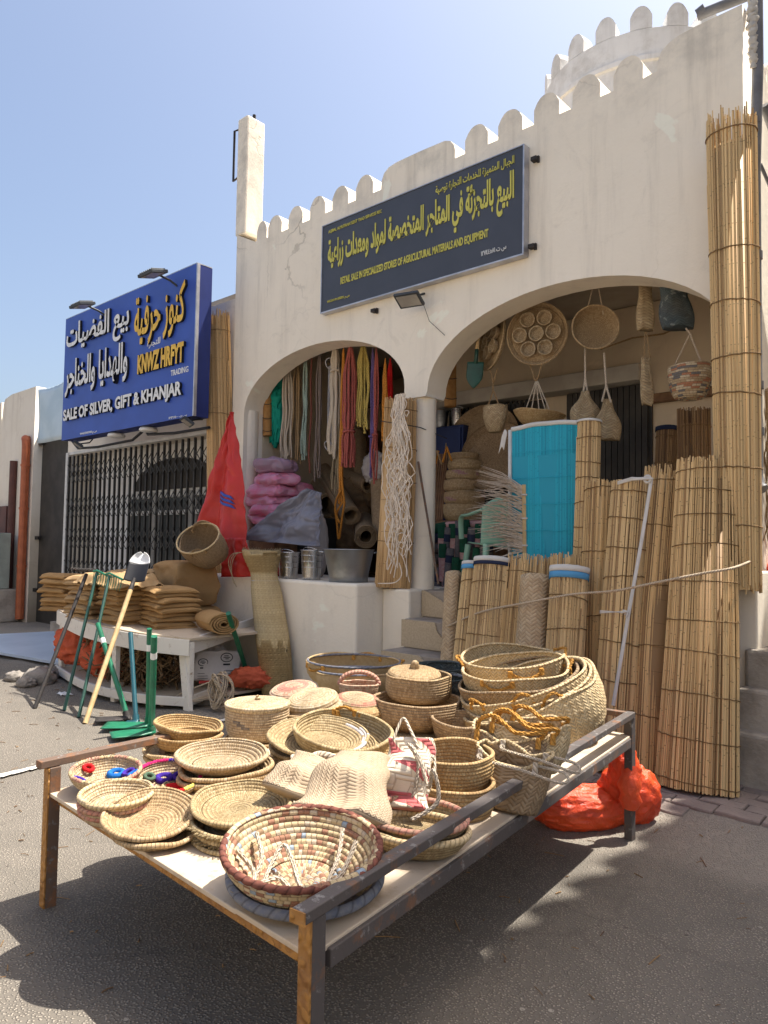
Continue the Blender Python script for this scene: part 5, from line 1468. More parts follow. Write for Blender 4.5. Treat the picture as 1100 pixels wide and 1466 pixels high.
# --- left end: embroidered bowls, pale little trays
def flower_bowl(px, py, wpx, zr, H, tilt, label, dots, rimcols, seed):
    base, q, r_ = place_rim(px, py, wpx, zr, H, tilt, 0, 0)
    th = thing('embroidered_bowl', label, 'bowl', base, q, 'embroidered straw bowls')
    coil_body(r_, r_*0.62, H, 0.012, 0.0065, 96, 1.0, 0.01, 0.02, seed).build('body', M['coil_pale'], th)
    for (an, rr_, sz, mt) in dots:
        sz *= 1.45; an = R(an); rf = rr_*r_
        zz = 0.012+ (H-0.006)*smooth(0.55, 1.0, rr_)
        c_ = MB(); c0 = V((rf*math.cos(an), rf*math.sin(an), zz))
        up_ = V((-math.cos(an)*0.6*smooth(.5, .9, rr_), -math.sin(an)*0.6*smooth(.5, .9, rr_), 1)).normalized()
        xq = V((0, 0, 1)).rotation_difference(up_)
        m_ = 16
        c_.tube([c0+xq @ V((sz*math.cos(2*PI*i/m_), sz*0.85*math.sin(2*PI*i/m_), 0.002)) for i in range(m_)], sz*0.45, 7, True)
        c_.build('yarn_flower', M[mt], th)
    n_ = len(rimcols)
    for i, mt in enumerate(rimcols):
        c_ = MB(); m_ = 12
        c_.tube([V((r_*1.0*math.cos(2*PI*(i+0.96*j/m_)/n_), r_*1.0*math.sin(2*PI*(i+0.96*j/m_)/n_), H+0.003+0.003*math.sin(j*2.6))) for j in range(m_+1)], 0.0075, 7)
        c_.build('rim_wrap', M[mt], th)
flower_bowl(152, 1103, 94, 0.535, 0.06, 6, 'shallow straw bowl with scattered blue, yellow and red yarn flowers, plain rim',
            [(195, 0.78, 0.014, 'dot_violet'), (250, 0.5, 0.016, 'dot_yellow'), (330, 0.62, 0.016, 'dot_yellow'), (60, 0.62, 0.018, 'dot_blue'), (20, 0.72, 0.014, 'dot_violet'), (285, 0.78, 0.014, 'dot_red'), (235, 0.8, 0.012, 'dot_green'), (340, 0.85, 0.012, 'dot_blue'), (130, .8, .012, 'dot_red')],
            ['wrap_pink', 'wrap_straw']*7, 3)
flower_bowl(240, 1112, 92, 0.515, 0.055, 12, 'straw bowl with red, pink and violet yarn rim and red flower in the middle',
            [(300, 0.35, 0.026, 'dot_red'), (270, 0.78, 0.02, 'dot_red'), (180, 0.6, 0.014, 'dot_pink'), (100, 0.55, 0.018, 'dot_violet'), (140, 0.72, 0.012, 'dot_green'), (225, .7, .014, 'dot_green'), (55, .65, .014, 'dot_violet')],
            ['dot_violet', 'dot_yellow', 'dot_violet', 'dot_pink', 'dot_pink', 'dot_red', 'dot_red', 'dot_green', 'dot_red', 'dot_red', 'dot_yellow', 'dot_pink'], 4)
for i, (zz, lab) in enumerate(((0.505, 'lowest of the small red banded trays stacked at the left front of the table'), (0.530, 'middle one of the small red banded trays stacked at the left front'), (0.556, 'topmost of the small red banded trays at the left front of the table'))):
    tray('small_tray', lab, 166+i*0.5, 1136-0.0*i+(0.530-zz+0.026)*360, 97+i, zz, 0.035, 'coil_redband' if i < 2 else 'coil_pale', 3, 0, 0.80, seed=i+10, group='small red banded trays', c=0.010, t=0.0055, rimm='wrap_pink' if i < 2 else 'wrap_straw')
tray('shallow_plate', 'lower of two plain coiled plates at the front edge of the table', 226, 1182, 124, 0.500, 0.03, 'coil', 5, 0, 0.72, seed=20, group='coiled plates at the front edge')
tray('shallow_plate', 'upper of two plain coiled plates, tipped up at the front edge of the table', 215, 1164, 128, 0.535, 0.035, 'coil', 12, -6, 0.66, seed=21, group='coiled plates at the front edge')
# fringed green straw trays
tray('fringed_tray', 'lowest green straw tray with looped fringe, behind the brown rimmed bowl', 352, 1178, 146, 0.495, 0.035, 'coil_grn', 4, 0, 0.82, seed=30, group='fringed green straw trays', fringe=True)
tray('fringed_tray', 'middle green straw tray with looped fringe, behind the brown rimmed bowl', 349, 1166, 146, 0.525, 0.035, 'coil_grn', 4, 0, 0.82, seed=31, group='fringed green straw trays', fringe=True)
tray('fringed_tray', 'topmost wide flat green straw tray with silver centre stitches', 347, 1148, 138, 0.560, 0.025, 'coil_silver', 6, 0, 0.86, seed=32, group='fringed green straw trays')
# front bowl with brown rim
tray('rimmed_bowl', 'lower bowl with slate striped rim, under the brown rimmed bowl', 438, 1250, 214, 0.508, 0.042, 'coil_check2', 5, 8, 0.62, seed=40, rimm='wrap_blue', cat='bowl', c=0.017, t=0.009)
bs, q, r_ = place_rim(433, 1210, 220, 0.592, 0.105, 7, 0)
fb = thing('checked_bowl', 'large checked brown and cream bowl with thick red brown rim at the front', 'bowl', bs, q)
coil_body(r_, r_*0.60, 0.105, 0.017, 0.009, 128, 1.0, 0.012, 0.015, 41).build('body', M['coil_check'], fb)
c_ = MB(); n_ = 130
wf = wob(0.015, 1.6, 41, 0.006, 0.105)
c_.tube([wf(V((r_*1.01*math.cos(2*PI*i/n_), r_*1.01*math.sin(2*PI*i/n_), 0.108)), 0) for i in range(n_)], [0.0098*(1+0.12*math.sin(i*1.9)) for i in range(n_)], 12, True)
c_.build('rim', M['wrap_brown'], fb)
def loop_rope(parent, pts, r=0.0058, mat='rope_white', name='rope_handle'):
    c_ = MB(); twist(c_, smooth_path(pts, 8), r*1.15); return c_.build(name, M[mat], parent)
rr_ = r_
loop_rope(fb, [(-rr_*.85, .02, .085), (-rr_*.62, -.02, .05), (-rr_*.55, -.10, .03), (-rr_*.40, .0, .05), (-rr_*.25, .06, .075), (-rr_*.12, .0, .06), (-rr_*.02, -.07, .035), (rr_*.12, -.10, .03)])
loop_rope(fb, [(-rr_*.62, .10, .09), (-rr_*.52, .02, .06), (-rr_*.60, -.06, .035), (-rr_*.30, -.05, .045), (-rr_*.12, -.09, .03), (-rr_*.22, -.11, .03)])
loop_rope(fb, [(rr_*.55, .11, .09), (rr_*.48, .03, .05), (rr_*.35, -.05, .03), (rr_*.52, -.03, .04), (rr_*.72, .05, .085)])

# --- second row left: oval bowls on plates, boat shaped trays, lidded basket
tray('flat_disc', 'lower thin coiled disc under the golden oval bowls', 262, 1080, 104, 0.490, 0.022, 'coil_gold', 2, 0, 0.92, seed=50, group='thin discs under the oval bowls')
tray('flat_disc', 'upper thin coiled disc under the golden oval bowls', 262, 1070, 106, 0.517, 0.022, 'coil', 2, 0, 0.92, seed=51, group='thin discs under the oval bowls')
tray('oval_bowl', 'lower golden oval bowl on the thin coiled discs', 270, 1053, 94, 0.565, 0.045, 'coil_gold', 6, 30, 0.85, 0.62, seed=52, group='golden oval bowls', spin=8, cat='bowl')
tray('oval_bowl', 'upper golden oval bowl tipped open on the thin discs', 271, 1037, 94, 0.603, 0.045, 'coil_gold', 14, 40, 0.78, 0.62, seed=53, group='golden oval bowls', spin=8, cat='bowl')
tray('boat_tray', 'lowest straw tray of the boat shaped stack', 322, 1110, 128, 0.500, 0.035, 'coil', 3, 0, 0.8, 0.66, seed=60, group='boat shaped straw trays', spin=14, c=0.016, t=0.009)
tray('boat_tray', 'second straw tray of the boat shaped stack', 325, 1098, 130, 0.530, 0.035, 'coil', 6, 10, 0.8, 0.66, seed=61, group='boat shaped straw trays', spin=14, c=0.016, t=0.009)
tray('boat_tray', 'topmost boat shaped straw tray, tipped towards the street', 318, 1080, 130, 0.575, 0.045, 'coil_pale', 13, 24, 0.72, 0.62, seed=62, group='boat shaped straw trays', spin=14, c=0.016, t=0.009)
c_ = MB(); p = at(330, 1075, Z=ZD)
for a_, b_ in (((-0.13, 0, 0.16), (0.06, 0.03, 0.175)), ((-0.13, 0, 0.16), (-0.16, -0.03, 0.08))):
    pass
def lidded(px, py, wpx, zr, H, mat, label, lidmat, name='lidded_basket', knob=True, liddrop=0.0, seed=70, domed=0.012, lidt=(0, 0), lidk=1.04, rb=0.88, c=0.012, lidoff=(0, 0), bulge=0.008, spin=0):
    base, q, r_ = place_rim(px, py, wpx, zr, H, 0, 0, spin)
    th = thing(name, label, 'lidded basket', base, q)
    coil_body(r_, r_*rb, H, c, c*0.55, 96, 1.0, bulge, 0.015, seed).build('body', M[mat], th)
    pr_ = smooth_path([V((0, domed, 0)), V((r_*0.4, domed*0.85, 0)), V((r_*0.8, domed*0.35, 0)), V((r_*lidk, 0, 0))], 8)
    lb = MB(); lb.lathe(coil_profile(pr_, c, c*0.55), 96, 1.0, wob(0.012, 1.6, seed+1, 0.003, 0.05), uref=r_)
    lo = lb.build('lid', M[lidmat], th, (lidoff[0], lidoff[1], H+0.010), orient(V((0, -1, 0)), lidt[0], lidt[1]) if lidt[0] else None)
    return th, r_, lo
th, r_, lo = lidded(369, 1010, 86, 0.625, 0.155, 'coil_tri', 'round straw basket with flat lid and small dark triangles', 'coil_pale', seed=71)
c_ = MB(); c_.tube([(0.012*math.cos(i*1.1)*(1-i/14), 0.012*math.sin(i*1.1)*(1-i/14), 0.018+0.0018*i) for i in range(12)], 0.006, 7); c_.build('knob', M['wrap_straw'], lo)
c_ = MB(); c_.tube([V((r_*1.03*math.cos(2*PI*i/90), r_*1.03*math.sin(2*PI*i/90), 0.158)) for i in range(90)], 0.008, 8, True); c_.build('rim', M['wrap_straw'], th)
tray('wide_disc', 'thin coiled disc under the lidded basket with dark triangles', 372, 1056, 96, 0.466, 0.012, 'coil_shade', 0, 0, 0.95, seed=73)
# pink discs
dome('pink_disc', 'pink banded disc lying tilted left of the oval palm baskets', 420, 988, 66, 0.62, 0.028, 'coil_pink', 14, -30, 0.85, seed=80, group='pink banded discs', spin=10)
dome('pink_disc', 'lower of two pale pink discs leaning behind the wide gold trays', 452, 1012, 76, 0.60, 0.02, 'coil_pale', 14, -30, 0.85, seed=81, group='pink banded discs', spin=14)
dome('pink_disc', 'upper of two pale pink discs leaning behind the wide gold trays', 447, 1001, 74, 0.635, 0.024, 'coil_pale', 15, -30, 0.85, seed=82, group='pink banded discs', spin=14)
tray('support_tray', 'plain coiled tray hidden beneath the pink discs', 440, 1018, 92, 0.575, 0.10, 'coil_shade', 0, 0, 0.9, seed=83)
dome('pink_disc', 'small pink striped lid in front of the arched handle, by the lidded pot', 512, 1003, 64, 0.60, 0.026, 'coil_redband', 12, 20, 0.8, seed=84, group='pink lids in front of the palm basket')
dome('pink_disc', 'golden lid below the pink striped one, beside the lidded pot', 514, 1014, 66, 0.57, 0.02, 'coil_gold', 10, 20, 0.8, seed=85, group='pink lids in front of the palm basket')
p = at(514, 998, Z=ZD+0.03)
ah = thing('arched_basket', 'small straw basket with thick arched handle, behind the pink lids', 'basket', p, orient(p, 0, 0, VIEWSPIN(p)))
coil_body(0.115, 0.095, 0.08, 0.012, 0.0065, 72, 0.85, 0.005, 0.02, 86).build('body', M['coil_pink'], ah)
c_ = MB(); c_.tube([(0.118*math.cos(PI*i/16), 0.0, 0.075+0.075*math.sin(PI*i/16)) for i in range(17)], 0.014, 10, flat=1.5); c_.build('handle', M['wrap_pink'], ah)
# --- stack of wide gold trays with rope handles
tray('gold_tray', 'lowest wide greenish gold tray in the middle stack of the table', 466, 1075, 150, 0.500, 0.04, 'coil_grn', 3, 0, 0.75, seed=90, group='wide gold trays', c=0.014)
tray('gold_tray', 'middle wide greenish gold tray in the stack with silver stitches', 463, 1066, 150, 0.530, 0.04, 'coil_grn', 4, 0, 0.75, seed=91, group='wide gold trays', c=0.014)
bs, q, r_ = place_rim(492, 1044, 140, 0.600, 0.13, 10, 25)
gb = thing('gold_bowl', 'deep gold coil bowl with orange rope handle, behind the wide gold trays', 'bowl', bs, q)
coil_body(r_, r_*0.62, 0.13, 0.014, 0.0075, 96, 1.0, 0.015, 0.02, 92).build('body', M['coil_grn'], gb)
arc_handle((-0.05, r_*0.97, 0.128), (0.05, r_*0.97, 0.128), 0.022, 0.007, M['rope_orange'], gb)
arc_handle((-0.03, r_*0.94, 0.124), (0.075, r_*0.93, 0.118), -0.05, 0.006, M['rope_orange'], gb)
tray('gold_tray', 'topmost wide gold tray with silver stitches, tipped towards the street', 456, 1052, 142, 0.585, 0.045, 'coil_silver', 8, 10, 0.7, seed=93, group='wide gold trays', c=0.014)
# --- oval palm baskets at the back
def soft(name, label, px, py, wpx, zr, H, mat, ell=0.7, tilt=0, az=0, rb=0.78, seed=0, group=None, hm=None, spin=0, cat='palm basket', rimm=None, amp=0.05, rimz=0.02, bulge=0.02, ns=96, hands=((60, 1), (240, 1)), hw=0.13, hh=0.03, hr=0.008):
    base, q, r_ = place_rim(px, py, wpx, zr, H, tilt, az, spin)
    th = thing(name, label, cat, base, q, group)
    soft_body(r_, r_*rb, H, ell, 0.005, ns, bulge, amp, seed, rimz).build('body', M[mat], th)
    wf = wob(amp, 1.3, seed, rimz, H)
    if rimm:
        c_ = MB(); n_ = 110
        c_.tube([wf(V((r_*1.005*math.cos(2*PI*i/n_), r_*ell*1.005*math.sin(2*PI*i/n_), H+0.004)), 0) for i in range(n_)], 0.008, 8, True); c_.build('rim', M[rimm], th)
    if hm:
        for (an, sgn_) in hands:
            a0, a1 = R(an)-hw/r_/2*1.6, R(an)+hw/r_/2*1.6
            f_ = lambda a_: wf(V((r_*math.cos(a_)*1.02, r_*ell*math.sin(a_)*1.02, H-0.012)), 0)
            arc_handle(f_(a0), f_(a1), hh*sgn_, hr, M[hm], th, out=V((math.cos(R(an))*0.03, math.sin(R(an))*0.03*ell, 0)))
    return th, r_
soft('oval_basket', 'lower oval palm basket with dark trimmed rim at the back of the table', 516, 962, 122, 0.595, 0.13, 'weave_fine', 0.62, 0, 0, 0.85, 100, 'oval palm baskets', None, -4, rimm='wrap_blue')
soft('oval_basket', 'upper oval palm basket with orange rope handles at the back of the table', 507, 947, 134, 0.645, 0.15, 'weave_fine', 0.60, 5, 0, 0.8, 101, 'oval palm baskets', 'rope_orange', -4, rimm='wrap_blue', hands=((75, 1), (215, -1), (2, 1)), hw=0.12, hh=0.025)
soft('slate_basket', 'large blue grey plaited basket with pale trim behind the lidded pot', 630, 955, 84, 0.66, 0.17, 'weave_dark', 0.75, 3, 0, 0.8, 104, 'blue grey plaited baskets', None, 10, rimm='weave_dark')
soft('slate_basket', 'small blue grey plaited basket with white edging beside the lidded pot', 634, 972, 66, 0.63, 0.14, 'weave_dark', 0.85, 3, 0, 0.85, 105, 'blue grey plaited baskets', None, 0, rimm='wrap_blue')
# --- lidded pot on a big coil basket
tray('wide_disc', 'thin coiled disc under the big coil basket with the lidded pot', 612, 1052, 120, 0.468, 0.012, 'coil_gold', 0, 0, 0.95, seed=110)
soft_ = None
bs, q, r_ = place_rim(597, 1000, 124, 0.600, 0.135)
bb = thing('coil_basket', 'large brown coil basket with grey rope handle, holding the lidded pot', 'basket', bs, q)
coil_body(r_, r_*0.9, 0.135, 0.0135, 0.0075, 96, 1.0, 0.012, 0.02, 111).build('body', M['coil_brown'], bb)
loop_rope(bb, [(r_*.98, -0.05, .10), (r_*1.15, -.06, .09), (r_*1.2, -.02, .11), (r_*1.05, .02, .135), (r_*.92, -.10, .10)], 0.007, 'rope_grey')
c_ = MB()
th, r_, lo = lidded(600, 967, 90, 0.690, 0.125, 'coil', 'tall straw pot with domed lid and knob standing in the brown coil basket', 'coil', 'lidded_pot', True, 0, 112, 0.026, (6, 200), 0.80, 0.98, 0.0135, (-0.025, -0.01), 0.004)
c_ = MB(); c_.lathe([(0.024, 0.024, 0), (0.022, 0.034, 0.01), (0.017, 0.037, 0.02), (0.021, 0.043, 0.03), (0.014, 0.051, 0.04), (0.016, 0.057, 0.05), (0.008, 0.066, 0.06), (0, 0.068, 0.07)], 24); ko = c_.build('knob', M['coil'], lo); ko.scale = (1.4, 1.4, 1.3); ko.location.z = -0.012
tray('coil_bowl', 'dull brown coil bowl right of the basket with the lidded pot', 655, 1030, 72, 0.555, 0.10, 'coil_brown', 6, 20, 0.8, seed=114, cat='bowl')
# --- two deep coil baskets, front right
bs, q, r_ = place_rim(652, 1122, 108, 0.560, 0.125)
cb1 = tray('deep_basket', 'lower straw coil basket of the pair with a cut out handle', 651, 1118, 112, 0.565, 0.12, 'coil_gold', 0, 0, 0.88, seed=120, group='deep straw coil baskets', cat='basket', bulge=0.008)
tray('deep_basket', 'upper straw coil basket of the pair, reddish inside, seated in its twin', 648, 1076, 114, 0.645, 0.125, 'coil_gold', 3, 0, 0.84, seed=121, group='deep straw coil baskets', cat='basket', bulge=0.01)
# --- shallow baskets with white cord at the right front
tray('cord_basket', 'lower shallow coil basket at the right front rail of the table', 598, 1187, 146, 0.530, 0.055, 'coil_grn', 2, 0, 0.75, 0.72, seed=130, group='shallow baskets by the right rail', cat='basket', rimm='wrap_straw', spin=-12)
bs, q, r_ = place_rim(595, 1168, 146, 0.560, 0.055, 5, 0, -12)
ub = thing('cord_basket', 'upper shallow coil basket with white cords at the right front rail', 'basket', bs, q, 'shallow baskets by the right rail')
coil_body(r_, r_*0.75, 0.055, 0.013, 0.007, 96, 0.72, 0.006, 0.02, 131).build('body', M['coil_grn'], ub)
c_ = MB(); n_ = 110; wf = wob(0.02, 1.6, 131, 0.006, 0.055)
c_.tube([wf(V((r_*math.cos(2*PI*i/n_), r_*0.72*math.sin(2*PI*i/n_), 0.058)), 0) for i in range(n_)], 0.010, 8, True); c_.build('rim', M['wrap_pink'], ub)
loop_rope(ub, [(-0.03, 0.09, 0.06), (-0.02, 0.13, 0.17), (-0.06, 0.16, 0.22), (-0.01, 0.10, 0.20), (0.03, 0.05, 0.13), (0.05, 0.02, 0.20), (0.07, 0.0, 0.11), (0.0, -0.05, 0.065)], 0.006)
# --- flat plaited bags in the middle
def flat_bag(name, label, pc, wd, ht, lean, yaw, mat, seed, group=None, top=1.0, mouth=0.0, thick=0.028, droop=0.0, roll=0.0):
    q = orient(pc, 0, 0, VIEWSPIN(pc)+yaw) @ Quaternion((1, 0, 0), R(lean)) @ Quaternion((0, 1, 0), R(roll))
    th = thing(name, label, 'bag', pc, q, group)
    b = MB(); nu, nv = 60, 26
    def fn(u, v):
        a = u*2*PI; s_ = math.cos(a); c2 = math.sin(a)
        wv = wd/2*lerp(1.0, top, v)
        x = math.copysign(abs(s_)**0.55, s_)*wv
        y = c2*thick*(0.35+0.65*math.sin(PI*min(1, v*0.9+0.1)))*(1+mouth*v)
        n3 = noise.noise(V((x*6, v*3, seed)))
        return V((x+0.02*noise.noise(V((v*3, seed, 1))), y+0.035*n3+0.02*noise.noise(V((x*11, v*2, seed+9))), v*ht+0.018*noise.noise(V((x*9, y*4, seed+3)))*v))
    b.grid(fn, nu, nv, wd*2.1, ht)
    vs = [fn(i/nu, 0.0) for i in range(nu)]
    b.add(vs, [tuple(range(nu))], [(0, 0)]*nu)
    b.build('body', M[mat], th, solid=0.005)
    return th
p = at(428, 1142, Z=0.575)
fbg = flat_bag('flat_bag', 'left pale plaited flat bag with a stiff loop handle, lying on the trays', p, 0.27, 0.20, -66, 10, 'weave_white', 3, 'pale plaited bags', 0.78, roll=34)
c_ = MB(); c_.tube(smooth_path([(-0.05, 0.0, 0.185), (-0.045, 0.03, 0.255), (0.0, 0.045, 0.285), (0.045, 0.03, 0.255), (0.05, 0, 0.185)], 8), 0.008, 8, flat=1.8); c_.build('handle', M['rope_white'], fbg)
c_ = MB(); c_.tube(smooth_path([(-0.105, 0.02, 0.175), (-0.13, 0.05, 0.23), (-0.09, 0.07, 0.26), (-0.05, 0.04, 0.20)], 8), 0.006, 8); c_.build('handle', M['rope_white'], fbg)
p = at(486, 1168, Z=0.575)
fb2 = flat_bag('flat_bag', 'largest pale plaited flat bag lying open in the middle of the table', p, 0.31, 0.29, -66, 4, 'weave_white', 7, 'pale plaited bags', 0.56, 0.3, roll=20)
c_ = MB(); c_.tube(smooth_path([(0.02, 0.0, 0.265), (0.05, 0.02, 0.33), (0.12, 0.03, 0.34), (0.16, 0.01, 0.29), (0.12, -0.03, 0.25)], 8), 0.0055, 8); c_.build('handle', M['rope_white'], fb2)
p = at(572, 1158, Z=0.55)
rbg = flat_bag('patterned_bag', 'red and white patterned plaited bag leaning beside the pale flat bag', p, 0.20, 0.24, -38, -14, 'weave_red', 11, None, 0.8)
c_ = MB(); c_.tube(smooth_path([(-0.06, 0.0, 0.235), (-0.04, 0.0, 0.31), (0.0, -0.02, 0.26), (0.05, -0.02, 0.18), (0.10, -0.01, 0.12), (0.08, 0, 0.235)], 8), 0.005, 8); c_.build('handle', M['rope_white'], rbg)
for (px, py, wpx, zr, H, mt, lab, sd) in ((560, 1088, 118, 0.50, 0.035, 'coil_gold', 'broad golden tray peeping out behind the red patterned bag', 150), (395, 1108, 138, 0.495, 0.03, 'coil', 'plain tray half hidden under the pale flat bags', 151),
        (300, 1122, 126, 0.485, 0.02, 'coil_shade', 'dull tray at the very bottom of the boat shaped stack', 152), (545, 1128, 126, 0.50, 0.035, 'coil_grn', 'greenish tray under the red patterned bag', 153),
        (700, 1072, 96, 0.50, 0.04, 'coil_brown', 'brown tray between the paired coil baskets and the slack palm bags', 154), (352, 1190, 148, 0.474, 0.014, 'coil_grn', 'thin green straw disc at the foot of the fringed trays', 155)):
    tray('straw_tray', lab, px, py, wpx, zr, H, mt, 2, 0, 0.82, seed=sd)
# --- big palm baskets at the back right, nested and leaning
soft('palm_basket', 'outermost big palm basket of the nest, its right side rising over the rail', 757, 993, 196, 0.67, 0.33, 'weave', 0.90, 24, -68, 0.70, 140, 'big nested palm baskets', None, 0, amp=0.06, rimz=0.04, bulge=0.04)
soft('palm_basket', 'second big palm basket of the leaning nest, brown inside', 754, 983, 189, 0.70, 0.31, 'weave', 0.90, 22, -68, 0.68, 141, 'big nested palm baskets', 'rope_orange', 0, amp=0.06, rimz=0.04, bulge=0.03, hands=((250, 1), (290, 1)), hw=0.06, hh=0.045, hr=0.0075)
soft('palm_basket', 'third big palm basket of the leaning nest, with orange loops', 750, 974, 182, 0.725, 0.28, 'weave', 0.90, 19, -66, 0.68, 142, 'big nested palm baskets', 'rope_orange', 0, amp=0.06, rimz=0.04, bulge=0.03, hands=((222, 1), (268, 1)), hw=0.06, hh=0.045, hr=0.0075)
soft('palm_basket', 'fourth palm basket inside the nest, left rim drooping', 741, 968, 168, 0.735, 0.24, 'weave_grey', 0.88, 14, -55, 0.7, 143, 'big nested palm baskets', None, 0, amp=0.06, rimz=0.03, bulge=0.02)
soft('palm_basket', 'wide palm basket just beneath the topmost one, golden rope on its rim', 738, 955, 150, 0.775, 0.18, 'weave', 0.82, 10, -30, 0.75, 144, 'big nested palm baskets', 'rope_orange', 0, amp=0.05, rimz=0.03, bulge=0.02, hands=((5, 1), (250, -1)), hw=0.10, hh=0.03)
soft('palm_basket', 'topmost open palm basket of the nest with orange rope handles', 733, 940, 142, 0.81, 0.19, 'weave', 0.82, 11, -22, 0.78, 145, 'big nested palm baskets', 'rope_orange', 0, amp=0.05, rimz=0.03, bulge=0.02, hands=((15, 1), (188, 1), (285, -1)), hw=0.10, hh=0.03)
# --- floppy palm bags on the right rail
def floppy(name, label, pc, wd, ht, lean, yaw, mat, seed, group, hm, nh=2, side=1):
    q = orient(pc, 0, 0, VIEWSPIN(pc)+yaw) @ Quaternion((1, 0, 0), R(lean))
    th = thing(name, label, 'bag', pc, q, group)
    b = MB(); nu, nv = 64, 24
    def fn(u, v):
        a = u*2*PI; ca, sa = math.cos(a), math.sin(a)
        wv = wd/2*(0.72+0.28*math.sin(PI*0.5*min(1, v*1.3)))
        th_ = wd*0.20*(1-0.45*v)
        dip = 0.055*math.sin(PI*(ca*0.5+0.5))*v*v*(-1 if sa < 0 else 0.3)
        n3 = noise.noise(V((ca*1.6, sa*1.6+v*1.2, seed)))
        return V((math.copysign(abs(ca)**0.7, ca)*wv, sa*th_*(1+0.3*n3)+0.03*n3*v, v*ht+dip+0.03*n3*v))
    b.grid(fn, nu, nv, wd*2.0, ht)
    vs = [fn(i/nu, 0.0) for i in range(nu)]; b.add(vs, [tuple(range(nu))], [(0, 0)]*nu)
    b.build('body', M[mat], th, solid=0.006)
    c_ = MB(); c_.tube([fn(i/nu, 1.0) for i in range(nu)], 0.0065, 7, True); c_.build('rim', M['wrap_straw'], th)
    for s_ in range(nh):
        u0, u1 = ((0.30, 0.12), (0.62, 0.86))[s_]
        a, c3 = fn(u0, 0.97), fn(u1, 0.97)
        c_ = MB(); rg = random.Random(seed+s_)
        pts_ = [a, a+V((0.01, -0.01, 0.05)), a.lerp(c3, 0.35)+V((0, -0.02-0.03*s_, 0.05+0.02*s_)), a.lerp(c3, 0.7)+V((0, -0.05, 0.02)), c3+V((0.02, -0.02, 0.03)), c3]
        if hm == 'rope_white': pts_ = [a, a+V((side*0.02, -0.04, -0.02)), a.lerp(c3, 0.4)+V((side*0.12, -0.07, -0.02)), a.lerp(c3, 0.7)+V((side*0.2, -0.07, -0.03)), c3+V((side*0.13, -0.04, 0.0)), c3]
        twist(c_, smooth_path(pts_, 8), 0.0085 if hm == 'rope_orange' else 0.0055)
        for e in (a, c3): c_.tube([e+V((0, -0.008, -0.03)), e+V((0, -0.008, 0.01))], [0.012, 0.010], 8)
        c_.build('handle', M[hm], th)
    return th
p = at(728, 1118, Z=0.50)
floppy('floppy_bag', 'upper slack palm bag with thick orange rope handles against the right rail', p, 0.33, 0.20, -12, -22, 'weave_grey', 5, 'slack palm bags', 'rope_orange')
p = at(752, 1098, Z=0.55)
floppy('floppy_bag', 'slack palm bag with knotted orange ropes right behind the first at the rail', p, 0.34, 0.17, -8, -26, 'weave', 9, 'slack palm bags', 'rope_orange')
p = at(728, 1156, Z=ZD)
floppy('floppy_bag', 'lower slack palm bag with white cord handles drooping over the right rail', p, 0.30, 0.20, -10, -30, 'weave_grey', 14, 'slack palm bags', 'rope_white', 2, 1)

# --- orange plastic bag by the back right leg
p = at(900, 1195, Z=gz(-1.5, 3.7)); 
ob = thing('orange_bag', 'big orange plastic bag tied round the back right leg of the table', 'bag', (tC.x-0.03, tC.y+0.06, gz(tC.x, tC.y)))
def puff(b, c, s, seed, nu=56, nv=36, amp=0.16, q=None, fine=1.0, crease=0.0):
    def fn(u, v):
        a = u*2*PI; ph = (v-0.5)*PI
        d = V((math.cos(a)*math.cos(ph), math.sin(a)*math.cos(ph), math.sin(ph)))
        rdg = 1-abs(noise.noise(V((d.x*2.2+seed, d.y*2.2, d.z*1.6))))*1.5+0.5*(0.5-abs(noise.noise(V((d.x*5+seed, d.y*5, d.z*3)))))
        k_ = 1+amp*(rdg-0.6)+fine*(amp*0.45*noise.noise(d*5+V((seed, 0, 0)))+amp*0.2*noise.noise(d*11))+crease*((0.25-abs(noise.noise(d*3.1+V((0, seed, 2)))))+0.5*(0.25-abs(noise.noise(d*6.7+V((4, seed, 0))))))
        w_ = V((d.x*s[0], d.y*s[1], d.z*s[2]))*k_
        if q is not None: w_ = q @ w_
        w_ = w_+V(c)
        return w_
    b.grid(fn, nu, nv, 1, 1)
bA = MB()
rtw = V((RT.x, RT.y, 0)).normalized(); fww = V((FW.x, FW.y, 0)).normalized()
Q2 = Matrix((rtw, fww, V((0, 0, 1)))).transposed()
puff(bA, rtw*0.02+fww*0.13+V((0, 0, 0.155)), (0.165, 0.11, 0.17), 1.0, 110, 72, 0.10, Q2, 0.25, 0.10)
puff(bA, rtw*-0.24+fww*0.12+V((0, 0, 0.09)), (0.27, 0.13, 0.12), 4.0, 110, 72, 0.10, Q2, 0.25, 0.12)
puff(bA, rtw*-0.02+fww*0.08+V((0, 0, 0.28)), (0.08, 0.06, 0.17), 7.0, 80, 60, 0.12, Q2, 0.3, 0.14)
bA.build('bag_body', M['bag_orange'], ob)
kb = MB(); lg_ = inset(tC, 0.028)-V((tC.x-0.03, tC.y+0.06, 0))
kb.tube([(lg_.x, lg_.y, 0.16), (lg_.x+0.004, lg_.y, 0.20), (lg_.x, lg_.y, 0.235), (lg_.x-0.003, lg_.y, 0.27), (lg_.x, lg_.y+0.01, 0.31), (lg_.x, lg_.y+0.03, 0.36)], [0.036, 0.058, 0.044, 0.060, 0.048, 0.05], 16)
kb.build('knot', M['bag_orange'], ob)
